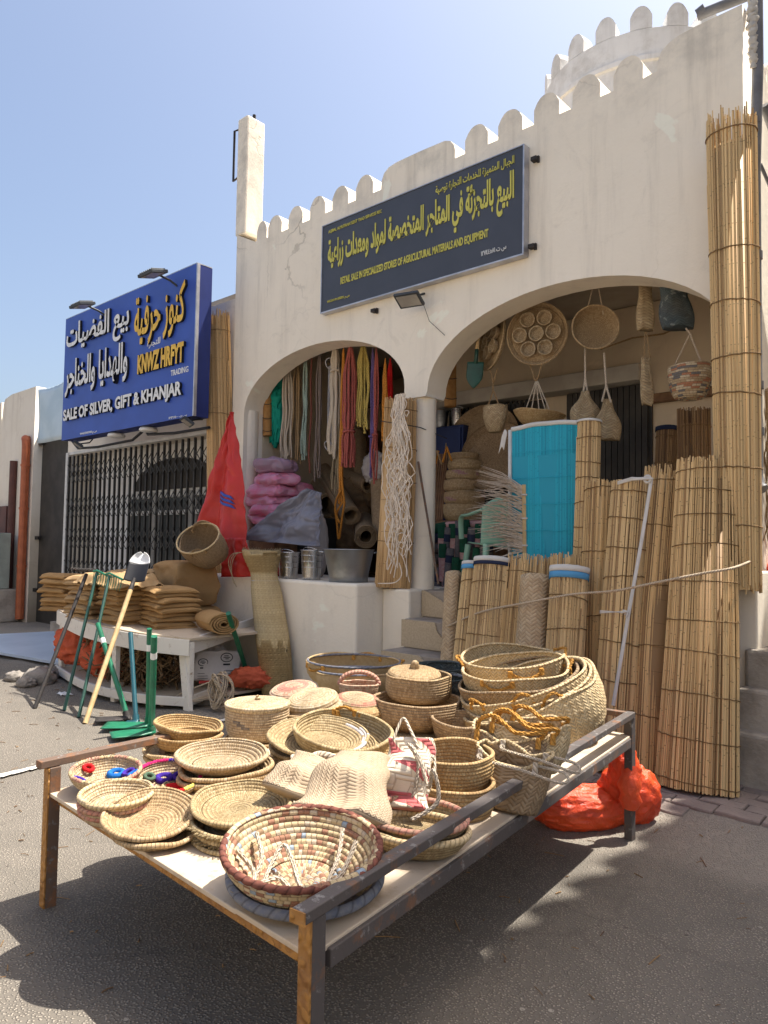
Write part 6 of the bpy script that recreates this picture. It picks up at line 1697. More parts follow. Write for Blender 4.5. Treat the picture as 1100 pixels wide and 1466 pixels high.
# ------------------------------------------------------------------ white bench with sacks in front of the silver shop
bot = [(78, 968), (112, 990), (155, 1005), (205, 1014), (268, 1019)]
topp = [(70, 872), (110, 889), (155, 900), (205, 909), (268, 916)]
fp = [at(px, py, Z=0.0) for px, py in bot]
fp = smooth_path(fp, 6); tt = smooth_path([V((a, b, 0)) for a, b in topp], 6)
tz = [at(t_.x, t_.y, Y=p.y).z for t_, p in zip(tt, fp)]
ben = thing('curved_bench', 'curved white painted wooden bench stacked with burlap sacks', 'bench', (fp[12].x, 4.0, 0))
def board(path, z0s, z1s, th, name, inner=0.0):
    b = MB(); n_ = len(path); vs = []
    for i, p in enumerate(path):
        t_ = (path[min(i+1, n_-1)]-path[max(i-1, 0)]); nn_ = V((-t_.y, t_.x, 0)).normalized()
        o_ = p+nn_*inner; i_ = o_+nn_*th
        vs += [(o_.x, o_.y, z0s[i]), (o_.x, o_.y, z1s[i]), (i_.x, i_.y, z1s[i]), (i_.x, i_.y, z0s[i])]
    fs = [(0, 1, 2, 3), ((n_-1)*4+3, (n_-1)*4+2, (n_-1)*4+1, (n_-1)*4)]
    for i in range(n_-1):
        for k2 in range(4): fs.append((i*4+k2, (i+1)*4+k2, (i+1)*4+(k2+1) % 4, i*4+(k2+1) % 4))
    b.add(vs, fs, None, 0, False)
    return part(b, name, M['white_wood'], ben, bevel=0.004)
board(fp, [z-0.135 for z in tz], [z for z in tz], 0.025, 'front_board')
board(fp, [0.04]*len(fp), [0.115]*len(fp), 0.025, 'kick_board')
c_ = MB()
c_.add([(p.x, p.y+0.01, z+0.004) for p, z in zip(fp, tz)]+[(p.x, 4.46, z+0.004) for p, z in zip(fp, tz)], [(i, i+1, len(fp)+i+1, len(fp)+i) for i in range(len(fp)-1)], None, 0, False)
part(c_, 'top_board', M['ply'], ben, solid=0.02)
c_ = MB()
c_.add([(p.x, p.y+0.03, 0.08) for p in fp]+[(p.x, 4.46, 0.08) for p in fp], [(i, i+1, len(fp)+i+1, len(fp)+i) for i in range(len(fp)-1)], None, 0, False)
part(c_, 'lower_shelf', M['ply'], ben, solid=0.02)
for i in (0, 12, 23):
    p = fp[i]; c_ = MB(); c_.bar((p.x+0.03*(1 if i == 0 else 0), p.y+0.06, -0.02), (p.x+(0.03 if i == 0 else 0.0), p.y+0.06, tz[i]-0.02), 0.045, 0.07, V((1, 0, 0)))
    part(c_, 'leg', M['white_wood'], ben, bevel=0.003)
e0 = fp[-1]
a = V((e0.x-0.03, e0.y+0.0, tz[-1]-0.065)); b_ = at(366, 890, Y=4.42); b_ = V((b_.x, 4.42, b_.z-0.02))
c_ = MB(); c_.bar(a, b_, 0.028, 0.13); part(c_, 'end_board', M['white_wood'], ben, bevel=0.003)
c_ = MB(); c_.bar(V((e0.x-0.12, e0.y+0.03, tz[-1]-0.135)), V((e0.x+0.02, e0.y+0.0, 0.0)), 0.035, 0.09, V((1, 0, 0))); part(c_, 'slanting_leg', M['white_wood'], ben, bevel=0.003)
c_ = MB(); c_.bar(V((e0.x, e0.y, 0.08)), V((b_.x-0.1, 4.40, 0.10)), 0.028, 0.08); part(c_, 'end_board', M['white_wood'], ben, bevel=0.003)

# folded burlap sacks: one mesh of three kinds, copied up each stack
def folded(name, wd, dp, th, seed):
    b = MB(); nu, nv = 40, 26
    def fn(u, v):
        a = u*2*PI; ca, sa = math.cos(a), math.sin(a)
        y = math.copysign(abs(ca)**0.35, ca)*dp/2*(1+0.030*math.cos(sa*PI*2.6)); z = math.copysign(abs(sa)**0.55, sa)*th/2
        x = (v-0.5)*wd*(1+0.022*math.cos(sa*PI*2.6))
        e = math.sqrt(max(0.0, 1-abs(2*v-1)**16)); z *= 0.35+0.65*e
        n1 = noise.noise(V((x*4+seed, y*4, seed))); n2 = noise.noise(V((x*11, y*11, seed+3+z*20)))
        return V((x*(1+0.03*n1), y*(1+0.08*noise.noise(V((x*5, seed, z*30))))+0.016*n2, z+0.010*n1+0.006*n2+th/2-0.010*(2*abs(x)/wd)**4-0.012*(2*abs(y)/dp)**4))
    b.grid(fn, nu, nv, 1, 1)
    for vv in (0, 1):
        ring = [fn(i/nu, vv) for i in range(nu)]; b.add(ring, [tuple(range(nu))])
    o = b.build(name, M['burlap'], None)
    return o
def stack(px, py, yoff, n_, th, wd, dp, yaw, labs, seed, mat='burlap', zbase=None, jit=0.03):
    i0 = min(range(len(fp)), key=lambda i: abs(tt[i].x-px))
    z0 = (zbase if zbase is not None else tz[i0]+0.016)
    p = at(px, py, Y=fp[i0].y+yoff)
    rg = random.Random(seed)
    protos = [folded('burlap_sack', wd, dp, th, seed+k2*7.3) for k2 in range(3)]
    for o in protos: o.data.materials[0] = M[mat]
    for k2 in range(n_):
        o = protos[k2] if k2 < 3 else protos[k2 % 3].copy()
        if k2 >= 3: COL.objects.link(o)
        o.location = (p.x+rg.uniform(-jit, jit), p.y+rg.uniform(-jit, jit), z0+k2*th*0.9)
        o.rotation_euler = (rg.uniform(-.03, .03), rg.uniform(-.03, .03), R(yaw+rg.uniform(-6, 6))+(PI if rg.random() < 0.5 else 0))
        tag(o, labs[1] if k2 == n_-1 else labs[0], 'sack', 'folded burlap sacks on the bench')
    return p, z0+n_*th*0.9
fld = 'folded burlap sack within '
stack(92, 860, 0.26, 8, 0.053, 0.34, 0.34, 20, (fld+'the leftmost stack on the white bench', 'plump burlap sack topping the leftmost stack on the white bench'), 3)
stack(134, 870, 0.26, 9, 0.051, 0.40, 0.36, 8, (fld+'the second stack from the left on the bench', 'pale burlap sack topping the second stack from the left'), 5, 'burlap2')
stack(183, 880, 0.26, 9, 0.052, 0.36, 0.38, 4, (fld+'the stack behind the shovel on the bench', 'rumpled burlap sack topping the stack behind the shovel'), 9)
stack(241, 885, 0.30, 9, 0.047, 0.44, 0.40, -6, (fld+'the stack left of the burlap roll', 'crumpled burlap sack topping the stack left of the burlap roll'), 13)
stack(200, 840, 0.72, 11, 0.049, 0.66, 0.4, 2, (fld+'the rear stack against the black gate', 'flat pale burlap sack topping the rear stack against the black gate'), 17, 'burlap2')
zr = tz[-1]+0.02
i0 = min(range(len(fp)), key=lambda i: abs(tt[i].x-165)); pcl = at(168, 850, Y=fp[i0].y+0.26); zcl = tz[i0]+0.016+13*0.036*0.9+0.02
c_ = MB()
def clf(u, v):
    x, y = (u-0.5)*0.92, (v-0.5)*0.50
    e = max(abs(2*u-1), abs(2*v-1)); n1 = noise.noise(V((x*5, y*5, 3))); n2 = abs(noise.noise(V((x*9+2, y*9, 8))))
    return V((x+0.03*n1, y+0.03*noise.noise(V((x*5, y*5, 9))), 0.035*n1+0.05*n2-0.10*smooth(0.62, 1.0, e)))
c_.grid(clf, 60, 40)
tag(c_.build('burlap_cloth', M['burlap2'], None, (pcl.x, pcl.y, zcl), None, solid=0.008), 'rumpled burlap cloth thrown over the middle sack stacks', 'cloth')
# rolled burlap with its spiral end towards the street
pe = at(322, 868, Y=3.78)
b = MB()
ra_, rb_ = 0.135, 0.092
axd = V((-0.94, 0.30, 0)).normalized(); sx = V((0, 0, 1)); sy = axd.cross(sx)
def spiral(u, v):
    a = u*4.4*2*PI+0.6; k2 = 1-0.80*(1-u)
    rr2 = k2*(1+0.05*noise.noise(V((math.cos(a)*1.5, math.sin(a)*1.5, u*3))))
    return sy*(math.cos(a)*ra_*rr2)+sx*(math.sin(a)*rb_*rr2)+axd*(v*0.44+0.014*noise.noise(V((a*0.5, 3, 1))))
b.grid(spiral, 170, 8, 3, 1)
tag(b.build('burlap_roll', M['burlap'], None, (pe.x, pe.y, zr+rb_+0.005), None, solid=0.013), 'roll of burlap showing its spiral end on the bench', 'roll')
# big folded burlap bundle behind it
pq = at(268, 840, Y=4.18)
zb_ = at(268, 808, Y=4.05).z-zr-0.17
o = folded('burlap_bundle', 0.62, 0.46, zb_+0.03, 40.0); o.location = (pq.x, pq.y-0.04, zr+0.17); o.rotation_euler = (0, 0, R(-8))
tag(o, 'thick folded burlap bundle carrying the open palm basket', 'sack')
o2 = folded('burlap_bundle', 0.6, 0.42, 0.17, 47.0); o2.location = (pq.x, pq.y+0.02, zr+0.003)
tag(o2, 'flattened burlap bundle underneath the thick folded one', 'sack')
# palm basket lying open on the bundle
p = at(291, 786, Y=4.08)
th = thing('tipped_basket', 'grey brown palm basket tipped over on the burlap bundle, mouth towards the street', 'palm basket', (p.x+0.12, p.y+0.08, p.z-0.02))
n_ = V((0.16, -0.62, 0.60)).normalized()
th.rotation_mode = 'QUATERNION'; th.rotation_quaternion = V((0, 0, 1)).rotation_difference(n_)
th.location = V((p.x, p.y, p.z+0.03))-n_*0.17
soft_body(0.25, 0.20, 0.27, 0.80, 0.006, 96, 0.02, 0.12, 55, 0.10).build('body', M['weave_grey'], th)
c_ = MB(); wf = wob(0.12, 1.3, 55, 0.10, 0.27)
c_.tube([wf(V((0.25*math.cos(2*PI*i/90), 0.25*0.8*math.sin(2*PI*i/90), 0.274)), 0) for i in range(90)], 0.009, 8, True); c_.build('rim', M['wrap_straw'], th)
arc_handle((0.20, -0.1, 0.25), (0.08, -0.19, 0.25), 0.06, 0.007, M['rope_tan'], th)
arc_handle((-0.1, 0.18, 0.25), (-0.19, 0.08, 0.25), 0.05, 0.007, M['rope_tan'], th)
soft('grey_basket', 'small grey palm basket standing behind the tipped one by the red tarpaulin', 312, 800, 40, 1.35, 0.20, 'weave_grey', 0.9, 0, 0, 0.85, 57) if False else None

# under the bench
def tuft(b, c, s, n_, seed, L=0.16, r=0.004, q=None, flat=2.4):
    rg = random.Random(seed)
    for i in range(n_):
        o_ = V((rg.uniform(-1, 1)*s[0], rg.uniform(-1, 1)*s[1], rg.uniform(-1, 1)*s[2]))
        d_ = V((rg.uniform(-1, 1), rg.uniform(-1, 1)*0.6, rg.uniform(-0.7, 0.7))).normalized()*L*rg.uniform(0.5, 1.2)
        k2 = V((rg.uniform(-1, 1), rg.uniform(-1, 1), rg.uniform(-1, 1)))*L*0.25
        b.tube([V(c)+o_-d_*0.5, V(c)+o_+k2, V(c)+o_+d_*0.5], [r*0.6, r, r*0.4], 4, False, False, 0, flat)
def mid(px, py, dy):
    i0 = min(range(len(fp)), key=lambda i: abs(tt[i].x-px)); return at(px, py, Y=fp[i0].y+dy)
c_ = MB(); c0 = mid(196, 968, 0.34); tuft(c_, (0, 0, 0.0), (0.62, 0.22, 0.17), 620, 3, 0.26, 0.007)
tag(c_.build('dry_fibre', M['fibre'], None, (c0.x, c0.y, 0.30)), 'heap of dry palm fibre under the middle of the white bench', 'fibre heap')
ns = thing('net_sack', 'crumpled orange red net sack under the left end of the white bench', 'sack', mid(116, 950, 0.30))
c_ = MB(); puff(c_, (0, 0, 0.0), (0.25, 0.14, 0.20), 13.0, 72, 48, 0.3, Q2); c_.build('sack_body', M['net_orange'], ns)
ns.location.z = 0.36
c_ = MB(); puff(c_, (0, 0, 0.0), (0.26, 0.16, 0.2), 23.0, 72, 48, 0.3, Q2)
p = mid(135, 975, 0.25); tag(c_.build('net_sack', M['net_orange'], None, (p.x+0.12, p.y+0.1, 0.30)), 'second orange net sack pressed against the dry fibre under the bench', 'sack')
p = at(310, 960, Y=4.0)
sk = thing('white_sack', 'white woven sack with two round dark printed badges under the bench end', 'sack', (p.x, p.y, 0.10), orient(V((p.x, p.y, 0)), -12, 0, VIEWSPIN(p)))
c_ = MB(); pillow_sack(c_, 0.44, 0.13, 0.36, 4, 0.03, None, 4.0); c_.build('body', M['sack_white'], sk)
for (bx_, bz_, rr2) in ((-0.12, 0.21, 0.042), (0.09, 0.25, 0.052)):
    c_ = MB(); c_.tube([(bx_+rr2*math.cos(2*PI*i/24), -0.072, bz_+rr2*0.75*math.sin(2*PI*i/24)) for i in range(24)], 0.0035, 6, True)
    c_.box((bx_, -0.074, bz_-rr2*1.2), (rr2*1.2, 0.002, rr2*0.3))
    for j in range(3): c_.box((bx_+rr2*0.06*(j-1), -0.074, bz_+rr2*(0.28-0.26*j)), (rr2*(0.75, 1.15, 0.6)[j], 0.002, rr2*0.13))
    c_.build('printed_badge', M['letter_edge'], sk)
c_ = MB()
for j in range(4): c_.box((0.11, -0.073, 0.13-0.026*j), (0.07+0.02*hsh(j, 8), 0.002, 0.006))
for j in range(3): c_.box((-0.12, -0.072, 0.11-0.022*j), (0.09, 0.002, 0.004))
c_.build('printed_lines', M['lamp_grey'], sk)
c_ = MB(); c_.box((-0.05, -0.074, 0.035), (0.2, 0.002, 0.025)); c_.build('red_print', M['tarp_red'], sk)
c_ = MB(); puff(c_, (0, 0, 0), (0.2, 0.12, 0.09), 31.0, 56, 36, 0.3, Q2)
p = at(362, 962, Y=4.15); tag(c_.build('red_rags', M['net_orange'], None, (p.x, p.y, 0.20)), 'dull red netting beside the white sack behind the straw mat roll', 'netting')
# coil of pale rope at the foot of the bench end
c_ = MB(); p = at(322, 988, Y=3.72); rg = random.Random(5)
for i in range(13):
    pts_ = []; ph = rg.uniform(0, 6); w2, h2 = rg.uniform(0.05, 0.12), rg.uniform(0.09, 0.15)
    for j in range(22):
        a_ = 2*PI*j/22
        pts_.append(V((math.cos(a_)*w2*0.95+0.03*math.sin(ph), -0.06+0.05*math.sin(a_+ph), h2*math.sin(a_)+0.16)))
    c_.tube(pts_, 0.0065, 6, True)
c_.tube(smooth_path([(-0.02, -0.05, 0.25), (-0.3, -0.2, 0.12), (-0.42, -0.32, 0.01), (-0.52, -0.3, 0.008), (-0.7, -0.42, 0.008)], 8), 0.0065, 6)
tag(c_.build('rope_coil', M['rope_pale'], None, (p.x, p.y, 0.02)), 'loose coil of pale rope hanging off the bench end', 'rope')
c_ = MB(); p = at(303, 1006, Z=0.02); c_.box((0, 0, 0.03), (0.34, 0.14, 0.06)); o = c_.build('concrete_block', M['stone'], None, (p.x, p.y, 0.0), None, bevel=0.02)
o.rotation_euler = (0, 0, R(35)); tag(o, 'flat grey block on the ground beside the bench end', 'block')

# pale board lying on the ground, stones
a, b_, c2, d2 = at(-60, 912, Z=0.07), at(78, 905, Z=0.09), at(84, 950, Z=0.05), at(-60, 925, Z=0.05)
c_ = MB(); c_.add([a, b_, c2, d2], [(0, 3, 2, 1)], None, 0, False)
tag(c_.build('pale_sheet', M['board_blue'], None, None, None, solid=0.03), 'pale bluish board lying flat on the street left of the bench', 'board')
def rock(px, py, s, seed, label):
    p = at(px, py, Z=0.02); c_ = MB(); puff(c_, (0, 0, s*0.3), (s, s*0.8, s*0.55), seed, 24, 16, 0.35)
    tag(c_.build('rubble_stone', M['stone'], None, (p.x, p.y, 0.0)), label, 'stone', 'rubble beside the bench')
rock(22, 972, 0.11, 1, 'flat grey stone furthest left on the street'); rock(38, 980, 0.10, 6, 'low broken stone between two lumps of rubble')
rock(56, 975, 0.17, 3, 'big lump of rubble beside the bench foot'); rock(70, 968, 0.13, 9, 'lump of rubble touching the bench foot')
c_ = MB(); c_.grid(lambda u, v: V((u*0.16, v*0.09, 0.012+0.02*noise.noise(V((u*4, v*4, 2))))), 14, 8); p = at(80, 994, Z=0.0)
tag(c_.build('paper_scrap', M['white_paint'], None, (p.x, p.y, 0.0)), 'crumpled white paper scrap on the ground before the bench', 'litter')

# ------------------------------------------------------------------ tools leaning on the bench
def tool(name, label, foot, head, r, mat, cat='tool', group=None, zf=0.0, yh=None):
    a = at(*foot, Z=zf); b_ = at(*head, Y=yh)
    t_ = thing(name, label, cat, a, None, group)
    c_ = MB(); d_ = b_-a; n_ = 8
    c_.tube([d_*(i/n_) for i in range(n_+1)], [r*(1+0.05*noise.noise(V((i*0.9, r*100, 2)))) for i in range(n_+1)], 12)
    c_.build('handle', M[mat], t_); return t_, d_
def fy_(px): return fp[min(range(len(fp)), key=lambda i: abs(tt[i].x-px))].y+0.035
t_, d_ = tool('rake', 'black rod rake leaning furthest left on the bench, toothed head up', (50, 1014), (124, 822), 0.017, 'iron', yh=fy_(124))
u_ = V((1, 0.15, 0)).normalized()
c_ = MB(); c_.tube([d_-u_*0.16+V((0, 0, 0.03)), d_+V((0, 0, 0.035)), d_+u_*0.24+V((0, 0, 0.03))], 0.012, 8)
for i in range(8): e = d_+u_*(-0.15+0.05*i)+V((0, 0, 0.03)); c_.tube([e, e+V((0.0, -0.05, 0.025)), e+V((0, -0.07, 0.005))], [0.008, 0.007, 0.003], 6)
c_.build('head', M['iron'], t_)
for (ft, hd, lab, s2) in (((92, 1017), (139, 820), 'dark green rake, first of two leaning beside the black rod', 1), ((113, 1027), (157, 824), 'dark green rake, second of two, nearer the shovel', 2)):
    t_, d_ = tool('garden_rake', lab, ft, hd, 0.014, 'dgreen_paint', 'rake', 'dark green rakes', yh=fy_(hd[0])-0.02)
    c_ = MB(); c_.tube([d_-u_*0.05+V((0, 0, 0.01)), d_+V((0, 0, 0.02)), d_+u_*0.19+V((0, 0, -0.03))], 0.010, 8)
    for i in range(7): e = d_+u_*(-0.04+0.035*i)+V((0, 0, 0.01-0.004*i)); c_.tube([e, e+V((0.01, -0.01, -0.06)), e+V((0.0, -0.02, -0.12))], [0.004, 0.004, 0.002], 5)
    c_.tube([d_*0.985, d_+u_*0.09+V((0, 0, -0.005))], 0.006, 6)
    c_.build('head', M['green_paint'], t_)
# shovel, blade up
t_, d_ = tool('shovel', 'long pale handled shovel leaning blade up, black blade with white tip', (122, 1036), (188, 842), 0.020, 'pale_wood', yh=fy_(188)-0.01)
ax_ = d_.normalized(); sd2 = V((RT.x, RT.y, 0)).normalized(); sd2 = (sd2-ax_*sd2.dot(ax_)).normalized(); nr_ = sd2.cross(ax_)
c_ = MB(); c_.tube([d_*0.985, d_+ax_*0.10], [0.022, 0.016], 10); c_.build('socket', M['iron'], t_)
def blade(v0, v1, mat):
    c_ = MB()
    def fn(u, v):
        vv = lerp(v0, v1, v); wv = 0.095*(1-0.0*vv)*(1 if vv < 0.55 else math.sqrt(max(0.0, 1-((vv-0.55)/0.45)**2)))
        x = (u-0.5)*2*wv
        return d_+ax_*(0.08+vv*0.29)+sd2*x+nr_*(-0.03*(1-(u*2-1)**2)+0.02*vv)
    c_.grid(fn, 16, 14); c_.build('blade', M[mat], t_, solid=0.004)
blade(0.0, 0.62, 'letter_edge'); blade(0.62, 0.995, 'white_paint')
# hoes, blades on the ground
def hoe(name, label, foot, head, r, mat, ydir, blen, bwd, bmat, group, yh, collar=True, band=True):
    t_, d_ = tool(name, label, foot, head, r, mat, 'hoe', group, 0.02, yh)
    if collar:
        c_ = MB(); c_.tube([(0, 0, -0.02), d_.normalized()*0.07], [r*1.5, r*1.35], 14); c_.build('socket', M[bmat], t_)
    if band:
        c_ = MB(); dn_ = d_.normalized(); c_.tube([d_*0.78, d_*0.78+dn_*0.05], r*1.04, 14); c_.build('paper_band', M['white_paint'], t_)
    dv = V(ydir).normalized(); pv = V((-dv.y, dv.x, 0))
    c_ = MB()
    c_.grid(lambda u, v: dv*(v*blen-0.02)+pv*((u-0.5)*bwd*(0.55+0.45*smooth(0, 0.4, v)))+V((0, 0, 0.012+0.018*(1-v)-0.02*((u-.5)*2)**2*(1-v))), 10, 10)
    c_.build('blade', M[bmat], t_, solid=0.006)
    return t_
lv = -V((RT.x, RT.y, 0)).normalized()
hoe('hoe', 'green handled hoe leaning left, rusty blade on the ground', (184, 1030), (140, 893), 0.020, 'green_paint', lv+fww*-0.3, 0.26, 0.15, 'iron', None, 3.0, True, True)
hoe('hoe', 'teal handled hoe standing upright before the dry fibre', (195, 1036), (187, 906), 0.019, 'teal_paint', lv, 0.1, 0.1, 'teal_paint', None, 3.1, True, False)
hoe('hoe', 'green hoe standing just behind its nearer twin', (212, 1040), (214, 900), 0.018, 'green_paint', lv+fww*-0.1, 0.34, 0.20, 'green_paint', None, 2.85, True, True)
hoe('hoe', 'nearest thick green hoe standing upright with a paper band', (217, 1049), (221, 911), 0.022, 'green_paint', lv+fww*-0.5, 0.30, 0.20, 'green_paint', None, 2.72, True, True)
hoe('hoe', 'green handled tool leaning against the end board of the bench', (361, 985), (327, 878), 0.022, 'green_paint', V((RT.x, RT.y, 0)), 0.25, 0.16, 'green_paint', None, 3.75, False, False)

# ------------------------------------------------------------------ tall straw mat roll leaning on the ledge
b = MB(); p0 = at(399, 990, Z=0.0); p0 = V((p0.x, min(p0.y, 4.33), 0.0)); p0 = V((at(399, 990, Y=4.30).x, 4.30, 0.0))
p1 = at(374, 788, Y=4.40)
path = smooth_path([p0, p0.lerp(p1, 0.3)+V((0.02, 0, 0)), p0.lerp(p1, 0.72)+V((0.02, -0.01, 0)), p1], 10)
Lm = len(path)
def fn(u, v):
    c0 = path[min(Lm-1, int(v*(Lm-1)))]; a = u*2*PI
    r_ = 0.135+0.016*math.sin(PI*min(1, v*1.25))-0.012*math.exp(-((v-0.77)/0.08)**2)+0.045*smooth(0.78, 0.97, v)
    r_ *= 1+0.03*noise.noise(V((math.cos(a)*2, math.sin(a)*2, v*6)))
    return c0+rtw*(math.cos(a)*r_)+fww*(math.sin(a)*r_*0.8)+V((0, 0, 0.02*noise.noise(V((math.cos(a)*2, math.sin(a)*2, 5)))*smooth(.9, 1, v)))-p0
b.grid(fn, 72, 60, 1.0, 1.35)
smr = thing('straw_mat_roll', 'rolled golden straw mat, cinched near its flared top, leaning on the ledge', 'mat', p0)
b.build('mat', M['straw_mat'], smr, solid=0.007)
c_ = MB(); c_.tube([fn(i/50, 0.765)*1.0+(fn(i/50, 0.765)-(path[int(0.765*(Lm-1))]-p0))*0.02 for i in range(50)], 0.0045, 6, True); c_.build('wire', M['alu'], smr)
c_ = MB()
for i in range(18): a = fn(0.40+0.012*math.sin(i*9), 0.80+0.2*i/18); c_.tube([a, a+rtw*-0.012-fww*0.01, a+rtw*-0.02+fww*0.03+V((0, 0, -0.01))], 0.0035, 5)
c_.build('stitching', M['iron'], smr)
c_ = MB()
for i in range(60):
    a = fn(i/60, 1.0); c_.tube([a, a+V((0.012*(hsh(i, 1)-0.5), 0.01, 0.012+0.02*hsh(i, 2)))], [0.003, 0.0015], 4)
e = fn(0.5, 0.97)
for k2 in range(3): c_.tube(smooth_path([e, e-rtw*(0.06+0.02*k2)+V((0, 0, -0.02)), e-rtw*(0.10+0.015*k2)+V((0, 0, -0.12)), e-rtw*(0.09-0.02*k2)+V((0, 0, -0.27-0.03*k2))], 6), 0.0035, 5)
c_.build('fringe', M['rope_twine'], smr)

# ------------------------------------------------------------------ red tarpaulin hanging at the left end of the arches
b = MB()
T0 = at(333, 590, Y=4.60); BL = at(274, 782, Y=4.47); BR = at(347, 806, Y=4.47)
def tfn(u, v):
    top = T0+V((0.03*(u-0.5), 0, 0)); 
    w_ = v**0.85
    q = top.lerp(BL.lerp(BR, u), v)
    q = T0.lerp(BL, v).lerp(T0.lerp(BR, v), u) if v > 0 else top
    q = q+V((0.07*math.sin(PI*v)*(1 if u > 0.5 else -0.2)*(2*u-1 if u > 0.5 else 1), 0, 0))
    f = 0.055*(0.2+v)
    q = q+V((0, -1, 0))*(f*math.sin(u*11+1.2*noise.noise(V((u*3, v*2, 1))))+0.03*noise.noise(V((u*6, v*6, 3)))+0.05*abs(noise.noise(V((u*5+3, v*9, 7)))))
    return q-T0
b.grid(tfn, 60, 70, 1, 1)
rt_ = thing('red_tarpaulin', 'red plastic tarpaulin hanging in a triangle between the gate and left arch', 'tarpaulin', T0)
b.build('sheet', M['tarp_red'], rt_, solid=0.003)
c_ = MB()
for j in range(3):
    c_.grid(lambda u, v: tfn(lerp(0.46, 0.86, u)+0.05*(v-0.5), lerp(0.570+0.030*j, 0.592+0.030*j, v))+V((0, -0.016, 0.04*(0.5-u))), 8, 2)
c_.build('blue_print', M['blue_sign'], rt_, solid=0.002)
b = MB()
puff(b, (0, 0, 0), (0.30, 0.16, 0.13), 61.0, 60, 40, 0.2)
p = at(380, 792, Y=4.85); tag(b.build('red_bundle', M['tarp_red'], None, (p.x, p.y, 1.19)), 'red plastic bundle on the ledge behind the straw mat roll', 'bundle')
b = MB(); sheet(b, at(322, 770, Y=4.40), at(352, 770, Y=4.42), at(318, 826, Y=4.42), at(372, 826, Y=4.45), 0.02, 2, 24, 20, 5)
tag(b.build('red_cloth', M['tarp_red'], None, None, None, solid=0.003), 'red plastic hanging over the ledge beside the straw mat roll', 'tarpaulin')
# tall reed roll at the blue sign
a = at(318, 806, Y=4.90); b_ = at(311, 450, Y=4.90)
reed_roll('tall_reed_roll', 'tall slim reed roll standing between the blue sign and the cream wall', (a.x, a.y, 1.0), b_, 0.155, 0.135, M['reed_fine'], (0.28, 0.62, 0.93), rr=0.0065, rag=0.06, seed=21, flat=0.8)
c_ = MB(); c_.box((a.x, a.y, 0.5), (0.4, 0.36, 1.0)); tag(c_.build('plaster_block', M['plaster_far'], None, None, None, bevel=0.02), 'plastered block under the tall slim reed roll beside the ledge', 'block')
# ------------------------------------------------------------------ left arch: hanging ropes and stock
LY = 5.36
c_ = MB(); c_.tube([(-6.6, LY, 3.50), (-4.2, LY, 3.50)], 0.012, 8)
tag(c_.build('iron_rod', M['iron'], None), 'dark rod under the left arch carrying the ropes', 'rod')
HG = 'rope hanks hanging in the left arch'
hank('rope_hank', 'thick cluster of white cotton ropes, leftmost in the arch beside the green net', 412, 520, 662, LY, M['rope_white'], 10, 17.5, 0.0116, HG, seed=1)
hank('rope_hank', 'light brown rope hank right of the leftmost white cluster', 427, 515, 662, LY+0.05, M['rope_tan'], 6, 11.25, 0.0110, HG, seed=2)
hank('rope_hank', 'mint green and white rope hank under the left arch', 438, 505, 662, LY-0.02, M['rope_mint'], 5, 8.75, 0.0116, HG, seed=3)
hank('rope_hank', 'single thin maroon cord with a hook, hanging low under the left arch', 447, 502, 694, LY-0.04, M['rope_maroon'], 1, 2.5, 0.0088, HG, seed=4)
hank('rope_hank', 'grey brown rope pair hanging beside the steel chain', 459, 500, 696, LY, M['rope_grey'], 3, 8.75, 0.0116, HG, seed=5)
hank('rope_hank', 'thick knotted white rope loop in the middle of the left arch', 481, 490, 655, LY-0.05, M['rope_white'], 8, 15, 0.0160, HG, 0.25, seed=6)
hank('rope_hank', 'twine and cord strands trailing below the knotted white rope', 484, 600, 712, LY-0.02, M['rope_twine'], 6, 15, 0.0066, HG, seed=7)
hank('rope_hank', 'saffron orange rope loop hanging almost to the ledge', 492, 505, 722, LY-0.07, M['rope_saffron'], 3, 6.25, 0.0138, HG, seed=8, uneven=0.05)
hank('rope_hank', 'broad coral red rope hank tied with grey wire in its middle', 502, 498, 670, LY-0.06, M['rope_red'], 11, 18.75, 0.0121, HG, 0.70, seed=9, uneven=0.06)
hank('rope_hank', 'mustard yellow rope hank right of the coral one', 520, 495, 618, LY, M['rope_yellow'], 6, 17.5, 0.0127, HG, seed=10)
hank('rope_hank', 'purple and blue rope with metal clips beside the reed roll', 534, 505, 690, LY+0.02, M['rope_purple'], 5, 7.5, 0.0099, HG, 0.65, seed=11)
hank('rope_hank', 'dusky red rope with metal clips beside the purple one', 539, 505, 692, LY-0.02, M['rope_red'], 3, 7.5, 0.0116, HG, 0.63, seed=12)
hank('rope_hank', 'rust orange rope nearest the reed roll at the middle column', 552, 520, 640, LY, M['rope_saffron'], 5, 7.5, 0.0110, HG, seed=13)
hank('rope_hank', 'bright red strap rope tucked behind the reed roll top', 559, 520, 600, LY+0.1, M['dot_red'], 5, 8.75, 0.0132, HG, seed=14)
# orange loop low down
c_ = MB(); p = at(487, 735, Y=LY-0.08)
c_.tube(smooth_path([(0.02, 0, 0.25), (-0.05, -0.02, 0.1), (-0.04, 0, -0.12), (0.0, -0.01, -0.26), (0.05, -0.02, -0.05), (0.06, 0, 0.12), (0.0, -0.02, 0.05), (-0.05, 0, -0.02), (0.03, -0.03, -0.1)], 8), 0.011, 8)
tag(c_.build('rope_loop', M['rope_saffron'], None, p), 'tangled orange rope loop dangling over the rolled mats', 'rope')
